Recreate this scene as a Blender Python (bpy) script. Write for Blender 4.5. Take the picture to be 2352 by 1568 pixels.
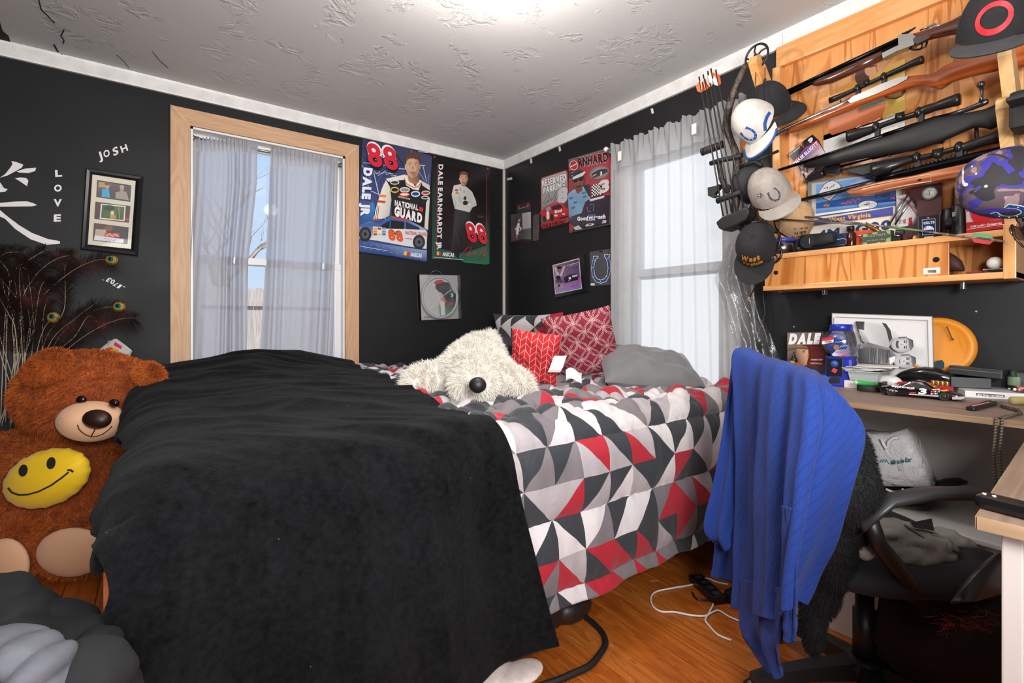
import bpy,bmesh,math,random
import numpy as np
from mathutils import Vector,Matrix,noise
for _o in list(bpy.data.objects):
 bpy.data.objects.remove(_o)
SC = bpy.context.scene
COL = SC.collection
PI = math.pi
rnd = random.Random(7)
# ------------------------------------------------------------------ camera
FPX,CX,HY = 1119.0,1176.0,740.0
CAM = Vector((-2.380,-3.364,1.05))
FW = Vector((0.5906,0.8070,0.0)).normalized()
RT = Vector((FW.y,-FW.x,0.0))
UPV = Vector((0,0,1))
cd = bpy.data.cameras.new('camera')
cam = bpy.data.objects.new('camera',cd)
COL.objects.link(cam)
cam.location = CAM
cam.rotation_euler = (PI / 2,0,-math.atan2(FW.x,FW.y))
cd.sensor_width = 36.0
cd.lens = FPX / 2352.0 * 36.0
cd.shift_y = (HY - 784.0) / 2352.0
cd.clip_start = 0.02
SC.camera = cam
# ------------------------------------------------------------------ light
w = bpy.data.worlds.new('sky')
SC.world = w
w.use_nodes = True
wn = w.node_tree.nodes
wl = w.node_tree.links
wn.clear()
wo = wn.new('ShaderNodeOutputWorld')
bg = wn.new('ShaderNodeBackground')
tc = wn.new('ShaderNodeTexCoord')
sx = wn.new('ShaderNodeSeparateXYZ')
rp = wn.new('ShaderNodeValToRGB')
rp.color_ramp.elements[0].position = 0.0
rp.color_ramp.elements[0].color = (0.62,0.77,0.95,1)
rp.color_ramp.elements[1].position = 0.8
rp.color_ramp.elements[1].color = (0.26,0.48,0.92,1)
wl.new(tc.outputs['Generated'],sx.inputs[0])
wl.new(sx.outputs['Z'],rp.inputs[0])
wl.new(rp.outputs[0],bg.inputs[0])
bg.inputs[1].default_value = 1.0
wl.new(bg.outputs[0],wo.inputs[0])
def light(name,kind,loc,energy,color=(1,1,1),size=0.2,aim=None,**kw):
 ld = bpy.data.lights.new(name,kind)
 ld.energy = energy
 ld.color = color
 if kind == 'AREA':
  ld.shape = 'DISK'
  ld.size = size
 elif kind == 'SUN':
  ld.angle = size
 else:
  ld.shadow_soft_size = size
 o = bpy.data.objects.new(name,ld)
 COL.objects.link(o)
 o.location = loc
 if aim is not None:
  o.rotation_euler = (Vector(aim) - Vector(loc)).to_track_quat('-Z','Y').to_euler()
 return o
light('sun','SUN',(-6,-6,8),6.5,(1.0,0.96,0.9),0.02,(0,0,0))
# the ceiling lamp of the room, just above the top edge of the picture
light('ceiling_lamp_light','POINT',(-1.42,-1.95,2.20),33,(1.0,0.93,0.85),0.06)
# unseen area light added behind the camera as general fill
light('rear_fill_light','AREA',(-2.6,-4.5,1.4),48,(0.97,0.98,1.0),1.4,(-1.0,-1.6,0.7))
light('ceiling_fill_light','AREA',(-2.25,-3.75,1.35),60,(1.0,0.98,0.96),0.5,(-1.75,-2.2,2.41))  # added uplight that brightens the ceiling and softly fills the room
SC.view_settings.view_transform = 'Standard'
SC.view_settings.look = 'None'
SC.view_settings.exposure = 0.08
SC.view_settings.gamma = 1.0
SC.view_settings.use_curve_mapping = False
SC.cycles.max_bounces = 7
SC.cycles.diffuse_bounces = 3
SC.cycles.glossy_bounces = 3
SC.cycles.transmission_bounces = 5
SC.cycles.transparent_max_bounces = 10
SC.cycles.caustics_reflective = False
SC.cycles.caustics_refractive = False
SC.cycles.sample_clamp_indirect = 4.0
# ------------------------------------------------------------------ pixel -> place
def ray(px,py):
 return FW + RT * ((px - CX) / FPX) + UPV * ((HY - py) / FPX)
def onA(px,py,off=0.0):
 d = ray(px,py)
 return CAM + d * ((-off - CAM.y) / d.y)
def onB(px,py,off=0.0):
 d = ray(px,py)
 return CAM + d * ((-off - CAM.x) / d.x)
def onZ(px,py,z):
 d = ray(px,py)
 return CAM + d * ((z - CAM.z) / d.z)
def onD(px,py,t):
 return CAM + ray(px,py) * t
def cs(a,b,c):
 return RT * a + UPV * b - FW * c
# ------------------------------------------------------------------ colours and materials
def lin(c):
 if isinstance(c,str):
  c = c.lstrip('#')
  c = [int(c[i:i + 2],16) / 255.0 for i in (0,2,4)]
  c = [x / 12.92 if x <= 0.04045 else ((x + 0.055) / 1.055) ** 2.4 for x in c]
 return (c[0],c[1],c[2],1.0)
MATS = {}
def P(name,col='#808080',rough=0.6,metal=0.0,**kw):
 if name in MATS:
  return MATS[name]
 m = bpy.data.materials.new(name)
 m.use_nodes = True
 b = m.node_tree.nodes['Principled BSDF']
 b.inputs['Base Color'].default_value = lin(col)
 b.inputs['Roughness'].default_value = rough
 b.inputs['Metallic'].default_value = metal
 for k,v in kw.items():
  b.inputs[k.replace('_',' ')].default_value = v
 MATS[name] = m
 return m
class E:
 def __init__(s,nt,sock):
  s.nt,s.k = nt,sock
 def _op(s,op,*a,clamp=False):
  n = s.nt.nodes.new('ShaderNodeMath')
  n.operation = op
  n.use_clamp = clamp
  for i,x in enumerate((s,) + a):
   if isinstance(x,E):
    s.nt.links.new(x.k,n.inputs[i])
   else:
    n.inputs[i].default_value = x
  return E(s.nt,n.outputs[0])
 def __add__(s,o): return s._op('ADD',o)
 def __radd__(s,o): return s._op('ADD',o)
 def __sub__(s,o): return s._op('SUBTRACT',o)
 def __rsub__(s,o): return (s * -1.0)._op('ADD',o)
 def __mul__(s,o): return s._op('MULTIPLY',o)
 def __rmul__(s,o): return s._op('MULTIPLY',o)
 def __truediv__(s,o): return s._op('DIVIDE',o)
 def abs(s): return s._op('ABSOLUTE')
 def frac(s): return s._op('FRACT')
 def floor(s): return s._op('FLOOR')
 def sin(s): return s._op('SINE')
 def sqrt(s): return s._op('SQRT')
 def lt(s,o): return s._op('LESS_THAN',o)
 def gt(s,o): return s._op('GREATER_THAN',o)
 def min(s,o): return s._op('MINIMUM',o)
 def max(s,o): return s._op('MAXIMUM',o)
 def clamp(s): return s._op('ADD',0.0,clamp=True)
class N:
 def __init__(s,name,rough=0.6,**kw):
  s.m = P(name,'#808080',rough,**kw)
  s.nt = s.m.node_tree
  s.b = s.nt.nodes['Principled BSDF']
 def new(s,t,**kw):
  n = s.nt.nodes.new(t)
  for k,v in kw.items():
   setattr(n,k,v)
  return n
 def link(s,a,b):
  s.nt.links.new(a.k if isinstance(a,E) else a,b)
 def coord(s,which='Object',scale=(1,1,1),rot=(0,0,0)):
  t = s.new('ShaderNodeTexCoord')
  mp = s.new('ShaderNodeMapping')
  mp.inputs['Scale'].default_value = scale
  mp.inputs['Rotation'].default_value = rot
  s.link(t.outputs[which],mp.inputs[0])
  return mp.outputs[0]
 def xyz(s,v):
  n = s.new('ShaderNodeSeparateXYZ')
  s.link(v,n.inputs[0])
  return [E(s.nt,o) for o in n.outputs]
 def noise(s,v,scale=5,detail=3,rough=0.5,dist=0.0):
  n = s.new('ShaderNodeTexNoise')
  n.inputs['Scale'].default_value = scale
  n.inputs['Detail'].default_value = detail
  n.inputs['Roughness'].default_value = rough
  n.inputs['Distortion'].default_value = dist
  s.link(v,n.inputs['Vector'])
  return E(s.nt,n.outputs[0])
 def voro(s,v,scale=5,out='Distance',feature='F1'):
  n = s.new('ShaderNodeTexVoronoi')
  n.feature = feature
  n.inputs['Scale'].default_value = scale
  s.link(v,n.inputs['Vector'])
  return E(s.nt,n.outputs[out])
 def ramp(s,fac,stops,interp='LINEAR'):
  n = s.new('ShaderNodeValToRGB')
  n.color_ramp.interpolation = interp
  el = n.color_ramp.elements
  while len(el) > 1:
   el.remove(el[-1])
  for i,(p,c) in enumerate(stops):
   e = el[0] if i == 0 else el.new(p)
   e.position = p
   e.color = lin(c)
  s.link(fac,n.inputs[0])
  return n.outputs[0]
 def mix(s,fac,a,b,mode='MIX'):
  n = s.new('ShaderNodeMixRGB',blend_type=mode)
  for i,x in enumerate((fac,a,b)):
   if isinstance(x,E) or hasattr(x,'is_output'):
    s.link(x,n.inputs[i])
   elif i == 0:
    n.inputs[0].default_value = x
   else:
    n.inputs[i].default_value = lin(x)
  return n.outputs[0]
 def base(s,c):
  s.link(c,s.b.inputs['Base Color'])
  return s
 def rough(s,c):
  s.link(c,s.b.inputs['Roughness'])
  return s
 def bump(s,h,strength=0.3,dist=0.01):
  n = s.new('ShaderNodeBump')
  n.inputs['Strength'].default_value = strength
  n.inputs['Distance'].default_value = dist
  s.link(h,n.inputs['Height'])
  s.link(n.outputs[0],s.b.inputs['Normal'])
  return s
def combine(n,x,y,z=0.0):
 c = n.new('ShaderNodeCombineXYZ')
 for i,v in enumerate((x,y,z)):
  if isinstance(v,E):
   n.link(v,c.inputs[i])
  else:
   c.inputs[i].default_value = v
 return c.outputs[0]
# printed surfaces: flat ink colours are stored per vertex of the print mesh
def printmat(name,rough):
 n = N(name,rough)
 a = n.new('ShaderNodeAttribute',attribute_name='ink')
 n.base(a.outputs['Color'])
 return n.m
INK = printmat('printed_ink',0.45)
INKG = printmat('glossy_printed_ink',0.22)
# ------------------------------------------------------------------ mesh builder
def basis(O,X,Y,Z):
 return Matrix(((X.x,Y.x,Z.x,O.x),(X.y,Y.y,Z.y,O.y),(X.z,Y.z,Z.z,O.z),(0,0,0,1)))
def frame(O,Z,hint=(0,0,1)):
 Z = Vector(Z).normalized()
 h = Vector(hint)
 if abs(h.normalized().dot(Z)) > 0.98:
  h = Vector((1,0,0)) if abs(Z.x) < 0.9 else Vector((0,1,0))
 X = h.cross(Z).normalized()
 Y = Z.cross(X)
 return basis(Vector(O),X,Y,Z)
class MB:
 def __init__(s,M=None):
  s.v,s.f,s.mi,s.sm,s.mats,s.ink,s.uv = [],[],[],[],[],[],[]
  s.M = M or Matrix.Identity(4)
  s.hasink = s.hasuv = False
 def _m(s,mat):
  if mat not in s.mats:
   s.mats.append(mat)
  return s.mats.index(mat)
 def add(s,verts,faces,mat,smooth=False,ink=None,M=None,uv=None):
  T = s.M @ M if M is not None else s.M
  o = len(s.v)
  for p in verts:
   s.v.append(T @ Vector(p))
  k = s._m(mat)
  for fc in faces:
   s.f.append([i + o for i in fc])
   s.mi.append(k)
   s.sm.append(smooth)
  if ink is not None:
   s.hasink = True
   if len(ink) == len(verts) and not isinstance(ink[0],(int,float)):
    s.ink += list(ink)
   else:
    s.ink += [ink] * len(verts)
  else:
   s.ink += [(0.5,0.5,0.5,1)] * len(verts)
  if uv is not None:
   s.hasuv = True
   s.uv += uv
  else:
   s.uv += [(0,0)] * len(verts)
  return s
 def box(s,c,size,mat,bev=0.0,M=None):
  hx,hy,hz = [q / 2.0 for q in size]
  b = min(bev,hx * .9,hy * .9,hz * .9)
  cx,cy,cz = c
  if b <= 0:
   vs = [(cx + i * hx,cy + j * hy,cz + k * hz) for i in (-1,1) for j in (-1,1) for k in (-1,1)]
   fs = [(0,1,3,2),(4,6,7,5),(0,4,5,1),(2,3,7,6),(0,2,6,4),(1,5,7,3)]
   return s.add(vs,fs,mat,False,M=M)
  bm = bmesh.new()
  bmesh.ops.create_cube(bm,size=1.0)
  for q in bm.verts:
   q.co = Vector((q.co.x * 2 * hx + cx,q.co.y * 2 * hy + cy,q.co.z * 2 * hz + cz))
  bmesh.ops.bevel(bm,geom=list(bm.edges),offset=b,segments=2,profile=0.6,affect='EDGES')
  bm.verts.index_update()
  vs = [q.co.copy() for q in bm.verts]
  fs = [[q.index for q in fc.verts] for fc in bm.faces]
  bm.free()
  return s.add(vs,fs,mat,False,M=M)
 def tube(s,pts,r,mat,n=8,caps=True,smooth=True,M=None,closed=False):
  pts = [Vector(p) for p in pts]
  m = len(pts)
  rs = r if isinstance(r,(list,tuple)) else [r] * m
  vs,fs = [],[]
  t0 = (pts[1] - pts[0]).normalized()
  u = t0.orthogonal().normalized()
  for i,p in enumerate(pts):
   if closed:
    t = (pts[(i + 1) % m] - pts[i - 1])
   else:
    t = pts[min(i + 1,m - 1)] - pts[max(i - 1,0)]
   t = t.normalized() if t.length > 1e-9 else t0
   u = (u - t * u.dot(t))
   u = u.normalized() if u.length > 1e-6 else t.orthogonal().normalized()
   w2 = t.cross(u)
   for k in range(n):
    a = 2 * PI * k / n
    vs.append(p + (u * math.cos(a) + w2 * math.sin(a)) * rs[i])
  for i in range(m if closed else m - 1):
   j = (i + 1) % m
   for k in range(n):
    l = (k + 1) % n
    fs.append((i * n + k,i * n + l,j * n + l,j * n + k))
  if caps and not closed:
   fs.append(list(range(n))[::-1])
   fs.append([(m - 1) * n + k for k in range(n)])
  return s.add(vs,fs,mat,smooth,M=M)
 def cyl(s,p0,p1,r0,mat,r1=None,n=16,smooth=True,M=None):
  return s.tube([p0,p1],[r0,r0 if r1 is None else r1],mat,n,True,smooth,M)
 def lathe(s,prof,mat,M=None,n=24,smooth=True,caps=True):
  vs,fs = [],[]
  for r,h in prof:
   for k in range(n):
    a = 2 * PI * k / n
    vs.append((r * math.cos(a),r * math.sin(a),h))
  for i in range(len(prof) - 1):
   for k in range(n):
    l = (k + 1) % n
    fs.append((i * n + k,i * n + l,(i + 1) * n + l,(i + 1) * n + k))
  if caps:
   if prof[0][0] > 1e-5:
    fs.append(list(range(n))[::-1])
   if prof[-1][0] > 1e-5:
    fs.append([(len(prof) - 1) * n + k for k in range(n)])
  return s.add(vs,fs,mat,smooth,M=M)
 def ell(s,c,r,mat,M=None,nu=20,nv=12,v0=-90,v1=90):
  vs,fs = [],[]
  for j in range(nv + 1):
   b = math.radians(v0 + (v1 - v0) * j / nv)
   for i in range(nu):
    a = 2 * PI * i / nu
    vs.append((c[0] + r[0] * math.cos(b) * math.cos(a),c[1] + r[1] * math.cos(b) * math.sin(a),c[2] + r[2] * math.sin(b)))
  for j in range(nv):
   for i in range(nu):
    k = (i + 1) % nu
    fs.append((j * nu + i,j * nu + k,(j + 1) * nu + k,(j + 1) * nu + i))
  return s.add(vs,fs,mat,True,M=M)
 def prism(s,poly,d0,d1,mat,M=None,smooth=False):
  n = len(poly)
  vs = [(p[0],p[1],d0) for p in poly] + [(p[0],p[1],d1) for p in poly]
  fs = [list(range(n))[::-1],[n + i for i in range(n)]]
  for i in range(n):
   j = (i + 1) % n
   fs.append((i,j,n + j,n + i))
  return s.add(vs,fs,mat,smooth,M=M)
 def loft(s,rings,mat,smooth=True,caps=True,M=None):
  n = len(rings[0])
  vs = [p for rg in rings for p in rg]
  fs = []
  for i in range(len(rings) - 1):
   for k in range(n):
    l = (k + 1) % n
    fs.append((i * n + k,i * n + l,(i + 1) * n + l,(i + 1) * n + k))
  if caps:
   fs.append(list(range(n))[::-1])
   fs.append([(len(rings) - 1) * n + k for k in range(n)])
  return s.add(vs,fs,mat,smooth,M=M)
 def grid(s,fn,nu,nv,mat,smooth=True,M=None,uvf=None,closed=False):
  vs,uv,fs = [],[],[]
  for j in range(nv + 1):
   for i in range(nu + 1):
    a,b = i / nu,j / nv
    vs.append(fn(a,b))
    uv.append(uvf(a,b) if uvf else (a,b))
  for j in range(nv):
   for i in range(nu):
    q = j * (nu + 1) + i
    fs.append((q,q + 1,q + nu + 2,q + nu + 1))
  return s.add(vs,fs,mat,smooth,M=M,uv=uv)
 def mesh(s,name):
  me = bpy.data.meshes.new(name)
  me.from_pydata([tuple(p) for p in s.v],[],s.f)
  for m in s.mats:
   me.materials.append(m)
  me.polygons.foreach_set('material_index',s.mi)
  me.polygons.foreach_set('use_smooth',s.sm)
  if s.hasink:
   at = me.attributes.new('ink','FLOAT_COLOR','POINT')
   at.data.foreach_set('color',np.array(s.ink,dtype=np.float32).ravel())
  if s.hasuv:
   ul = me.uv_layers.new(name='UVMap')
   li = np.empty(len(me.loops),dtype=np.int32)
   me.loops.foreach_get('vertex_index',li)
   ul.data.foreach_set('uv',np.array(s.uv,dtype=np.float32)[li].ravel())
  me.update()
  return me
def setp(o,label=None,cat=None,group=None,kind=None):
 if label: o['label'] = label
 if cat: o['category'] = cat
 if group: o['group'] = group
 if kind: o['kind'] = kind
 return o
def link(me,name):
 o = bpy.data.objects.new(name,me)
 COL.objects.link(o)
 return o
def solo(mb,name,label=None,cat=None,group=None,kind=None):
 return setp(link(mb.mesh(name),name),label,cat,group,kind)
class Thing:
 def __init__(s,name,label,cat,group=None,kind=None):
  s.e = bpy.data.objects.new(name,None)
  s.e.empty_display_size = 0.05
  COL.objects.link(s.e)
  setp(s.e,label,cat,group,kind)
  s.parts = []
 def part(s,mb,name,under=None,label=None,kind=None):
  o = link(mb.mesh(name) if isinstance(mb,MB) else mb,name)
  setp(o,label,None,None,kind)
  s.parts.append((o,under))
  return o
 def done(s):
  lo = Vector((1e9,) * 3)
  hi = -lo
  for o,u in s.parts:
   co = np.empty(len(o.data.vertices) * 3,dtype=np.float32)
   o.data.vertices.foreach_get('co',co)
   co = co.reshape(-1,3)
   if len(co):
    a,b = co.min(0),co.max(0)
    for i in range(3):
     lo[i] = min(lo[i],a[i])
     hi[i] = max(hi[i],b[i])
  s.e.location = ((lo.x + hi.x) / 2,(lo.y + hi.y) / 2,lo.z)
  for o,u in s.parts:
   if u is None:
    o.parent = s.e
    o.matrix_parent_inverse = Matrix.Translation(-s.e.location)
   else:
    o.parent = u
  return s.e
def solidify(o,t,offset=0.0):
 m = o.modifiers.new('thickness','SOLIDIFY')
 m.thickness = t
 m.offset = offset
 return o
def subsurf(o,n=1):
 m = o.modifiers.new('smooth','SUBSURF')
 m.levels = n
 m.render_levels = n
 return o
# ------------------------------------------------------------------ lettering
GL = {}
def glyph(ch,bold=0.0,shear=0.0):
 k = (ch,bold)
 if k in GL:
  return GL[k]
 cu = bpy.data.curves.new('glyph','FONT')
 cu.body = ch
 cu.size = 1.0
 cu.offset = bold
 cu.resolution_u = 5
 ob = bpy.data.objects.new('glyph',cu)
 COL.objects.link(ob)
 dg = bpy.context.evaluated_depsgraph_get()
 me = bpy.data.meshes.new_from_object(ob.evaluated_get(dg))
 vs = [v.co.copy() for v in me.vertices]
 fs = [list(p.vertices) for p in me.polygons]
 bpy.data.objects.remove(ob)
 bpy.data.curves.remove(cu)
 bpy.data.meshes.remove(me)
 if vs:
  x0 = min(v.x for v in vs)
  x1 = max(v.x for v in vs)
  vs = [(v.x - x0,v.y / 0.73) for v in vs]
  adv = x1 - x0
 else:
  adv = 0.28
 GL[k] = (vs,fs,adv)
 return GL[k]
def textgeo(s,bold=0.0,gap=0.07):
 x,out = 0.0,[]
 for ch in s:
  if ch == ' ':
   x += 0.3
   continue
  vs,fs,adv = glyph(ch,bold)
  out.append(([(a + x,b) for a,b in vs],fs))
  x += adv + gap
 return out,max(x - gap,1e-3)
for _c in 'ABCDEFGHIJKLMNOPRSTUVWXYabcdefghiklmnoprstuvwxyz0123456789.-\'"&':
 for _b in (0.0,0.025):
  glyph(_c,_b)
# ------------------------------------------------------------------ a flat face in the room that can be printed on
class Face:
 def __init__(s,O,R,U):
  s.O,s.R,s.U = Vector(O),Vector(R).normalized(),Vector(U).normalized()
  s.N = s.R.cross(s.U).normalized()
  s.U = s.N.cross(s.R)
 def px(s,x,y):
  d = ray(x,y)
  t = (s.O - CAM).dot(s.N) / d.dot(s.N)
  p = CAM + d * t - s.O
  return (p.dot(s.R),p.dot(s.U))
 def W(s,a,b,c=0.0):
  return s.O + s.R * a + s.U * b + s.N * c
 def mat(s,a=0,b=0,c=0):
  return basis(s.W(a,b,c),s.R,s.U,s.N)
def faceA(off=0.0):
 return Face((0,-off,0),(1,0,0),(0,0,1))
def faceB(off=0.0):
 return Face((-off,0,0),(0,-1,0),(0,0,1))
class Print:
 def __init__(s,face,crop=(0,0,1.0),lift=0.0006,mat=None):
  s.F,s.mb,s.c,s.z,s.mat = face,MB(),crop,lift,mat or INK
  s.step = 0.00012
 def q(s,p):
  return s.F.px(s.c[0] + p[0] / s.c[2],s.c[1] + p[1] / s.c[2])
 def _flat(s,ab,faces,ink):
  s.mb.add([s.F.W(a,b,s.z) for a,b in ab],faces,s.mat,False,ink)
  s.z += s.step
 def poly(s,pts,col):
  ab = [s.q(p) for p in pts]
  ar = sum(ab[i][0] * ab[(i + 1) % len(ab)][1] - ab[(i + 1) % len(ab)][0] * ab[i][1] for i in range(len(ab)))
  if ar < 0:
   ab = ab[::-1]
   if isinstance(col,list):
    col = col[::-1]
  ink = [lin(k) for k in col] if isinstance(col,list) else lin(col)
  s._flat(ab,[list(range(len(ab)))],ink)
  return s
 def rect(s,x0,y0,x1,y1,col):
  return s.poly([(x0,y0),(x1,y0),(x1,y1),(x0,y1)],col)
 def ell(s,cx,cy,rx,ry,col,rot=0,n=22,rim=None):
  c,q = math.cos(math.radians(rot)),math.sin(math.radians(rot))
  pts = [(cx + rx * math.cos(t) * c - ry * math.sin(t) * q,cy + rx * math.cos(t) * q + ry * math.sin(t) * c)
    for t in [2 * PI * i / n for i in range(n)]]
  if rim is None:
   return s.poly(pts,col)
  ab = [s.q((cx,cy))] + [s.q(p) for p in pts][::-1]
  s._flat(ab,[(0,i + 1,(i + 1) % n + 1) for i in range(n)],[lin(col)] + [lin(rim)] * n)
  return s
 def line(s,pts,wid,col):
  ab = [s.q(p) for p in pts]
  n = len(ab)
  L,Rr = [],[]
  for i in range(n):
   a,b = ab[max(i - 1,0)],ab[min(i + 1,n - 1)]
   d = Vector((b[0] - a[0],b[1] - a[1]))
   d = d.normalized() if d.length > 1e-9 else Vector((1,0))
   o = Vector((-d.y,d.x)) * wid / 2
   L.append((ab[i][0] + o.x,ab[i][1] + o.y))
   Rr.append((ab[i][0] - o.x,ab[i][1] - o.y))
  vs = L + Rr
  s._flat(vs,[(i,n + i,n + i + 1,i + 1) for i in range(n - 1)],lin(col))
  return s
 def text(s,txt,p0,p1,pt,col,bold=0.025,outline=None,ow=0.05):
  for colr,bo,in (([(outline,bold + ow)] if outline else []) + [(col,bold)]):
   geo,W = textgeo(txt,bo,0.07 + 2 * (bold - bo))
   a0,a1,a2 = s.q(p0),s.q(p1),s.q(pt)
   for vs,fs in geo:
    ab = [(a0[0] + (a1[0] - a0[0]) * x / W + (a2[0] - a0[0]) * y,
      a0[1] + (a1[1] - a0[1]) * x / W + (a2[1] - a0[1]) * y) for x,y in vs]
    s.mb.add([s.F.W(a,b,s.z) for a,b in ab],fs,s.mat,False,lin(colr))
   s.z += s.step
  return s
def sheet_from(face,crop,corners,th,mat,bev=0.0,mb=None):
 mb = mb or MB()
 pts = [face.px(crop[0] + p[0] / crop[2],crop[1] + p[1] / crop[2]) for p in corners]
 ar = sum(pts[i][0] * pts[(i + 1) % len(pts)][1] - pts[(i + 1) % len(pts)][0] * pts[i][1] for i in range(len(pts)))
 if ar < 0:
  pts = pts[::-1]
 mb.prism(pts,-th,0.0,mat,M=face.mat())
 return mb
# ------------------------------------------------------------------ numpy noise for cloth
_pg = np.random.RandomState(3)
_perm = _pg.permutation(256)
_perm = np.concatenate([_perm,_perm])
_gr = _pg.rand(256,2) * 2 - 1
_gr /= np.linalg.norm(_gr,axis=1)[:,None]
def pn(x,y):
 x,y = np.asarray(x,float),np.asarray(y,float)
 xi,yi = np.floor(x).astype(int),np.floor(y).astype(int)
 xf,yf = x - xi,y - yi
 def g(a,b):
  h = _perm[(_perm[a & 255] + b) & 255]
  gv = _gr[h]
  return gv[...,0] * (xf - (a - xi)) + gv[...,1] * (yf - (b - yi))
 f = lambda t: t * t * t * (t * (t * 6 - 15) + 10)
 u,v = f(xf),f(yf)
 return (g(xi,yi) * (1 - u) + g(xi + 1,yi) * u) * (1 - v) + (g(xi,yi + 1) * (1 - u) + g(xi + 1,yi + 1) * u) * v
def npgrid(V,mat,name,uv=None,flip=False):
 m,n = V.shape[:2]
 me = bpy.data.meshes.new(name)
 idx = np.arange(m * n).reshape(m,n)
 q = np.stack([idx[:-1,:-1],idx[:-1,1:],idx[1:,1:],idx[1:,:-1]],-1).reshape(-1,4)
 if flip:
  q = q[:,::-1]
 fillmesh(me,V.reshape(-1,3),q)
 me.materials.append(mat)
 if uv is not None:
  ul = me.uv_layers.new(name='UVMap')
  ul.data.foreach_set('uv',uv.reshape(-1,2)[q.ravel()].astype(np.float32).ravel())
 return me
def fillmesh(me,V,q,smooth=True):
 k = q.shape[1]
 me.vertices.add(len(V))
 me.vertices.foreach_set('co',np.ascontiguousarray(V,dtype=np.float32).ravel())
 me.loops.add(q.size)
 me.loops.foreach_set('vertex_index',np.ascontiguousarray(q,dtype=np.int32).ravel())
 me.polygons.add(len(q))
 me.polygons.foreach_set('loop_start',np.arange(0,q.size,k,dtype=np.int32))
 me.polygons.foreach_set('loop_total',np.full(len(q),k,dtype=np.int32))
 me.polygons.foreach_set('use_smooth',np.full(len(q),smooth))
 me.update(calc_edges=True)
 me.validate()
 return me
def blob(ells,voxel,smooth=4):
 mb = MB()
 mt = P('plain_grey')
 for c,r,R in ells:
  M = Matrix.Translation(Vector(c)) @ (R.to_4x4() if R is not None else Matrix.Identity(4))
  mb.ell((0,0,0),r,mt,M=M,nu=28,nv=18)
 o = link(mb.mesh('blob'),'blob')
 r = o.modifiers.new('r','REMESH')
 r.mode = 'VOXEL'
 r.voxel_size = voxel
 sm = o.modifiers.new('s','SMOOTH')
 sm.factor = 0.5
 sm.iterations = smooth
 dg = bpy.context.evaluated_depsgraph_get()
 me = bpy.data.meshes.new_from_object(o.evaluated_get(dg))
 bpy.data.objects.remove(o)
 me.materials.clear()
 me.polygons.foreach_set('use_smooth',np.full(len(me.polygons),True))
 return me
def fur(me,count,length,width,mat,name,comb=(0,0,-0.4),jit=0.5,seed=1,mask=None,clump=0.0):
 rs = np.random.RandomState(seed)
 me.calc_loop_triangles()
 nt = len(me.loop_triangles)
 tri = np.empty(nt * 3,dtype=np.int32)
 me.loop_triangles.foreach_get('vertices',tri)
 tri = tri.reshape(-1,3)
 co = np.empty(len(me.vertices) * 3,dtype=np.float32)
 me.vertices.foreach_get('co',co)
 co = co.reshape(-1,3)
 a,b,c = co[tri[:,0]],co[tri[:,1]],co[tri[:,2]]
 cr = np.cross(b - a,c - a)
 ar = np.linalg.norm(cr,axis=1)
 nr = cr / np.maximum(ar,1e-12)[:,None]
 k = rs.choice(nt,count,p=ar / ar.sum())
 r1,r2 = np.sqrt(rs.rand(count)),rs.rand(count)
 p = a[k] * (1 - r1)[:,None] + b[k] * (r1 * (1 - r2))[:,None] + c[k] * (r1 * r2)[:,None]
 n = nr[k]
 if mask is not None:
  ok = mask(p)
  p,n = p[ok],n[ok]
 m = len(p)
 d = n + rs.randn(m,3) * jit * 0.5 + np.array(comb)
 if clump > 0:
  cell = np.floor(p / clump).astype(int)
  h = (cell[:,0] * 73856093 ^ cell[:,1] * 19349663 ^ cell[:,2] * 83492791) % 997
  tab = np.random.RandomState(5).randn(997,3)
  d += tab[h] * 0.45
 d /= np.linalg.norm(d,axis=1)[:,None]
 d += n * 0.15
 L = length * (0.6 + 0.6 * rs.rand(m))[:,None]
 side = np.cross(d,rs.randn(m,3))
 side /= np.linalg.norm(side,axis=1)[:,None]
 w2 = side * width * 0.5
 mid = p + d * L * 0.55
 bend = np.array([0,0,-1.0]) * L * 0.18
 tip = p + d * L + bend + rs.randn(m,3) * length * 0.06
 p0 = p - n * length * 0.05
 V = np.stack([p0 - w2,p0 + w2,mid - w2 * .7,mid + w2 * .7,tip],1).reshape(-1,3)
 base = np.arange(m)[:,None] * 5
 T = np.concatenate([base + np.array([0,1,3]),base + np.array([0,3,2]),base + np.array([2,3,4])],0)
 out = bpy.data.meshes.new(name)
 fillmesh(out,V,T)
 out.materials.append(mat)
 return out
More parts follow.
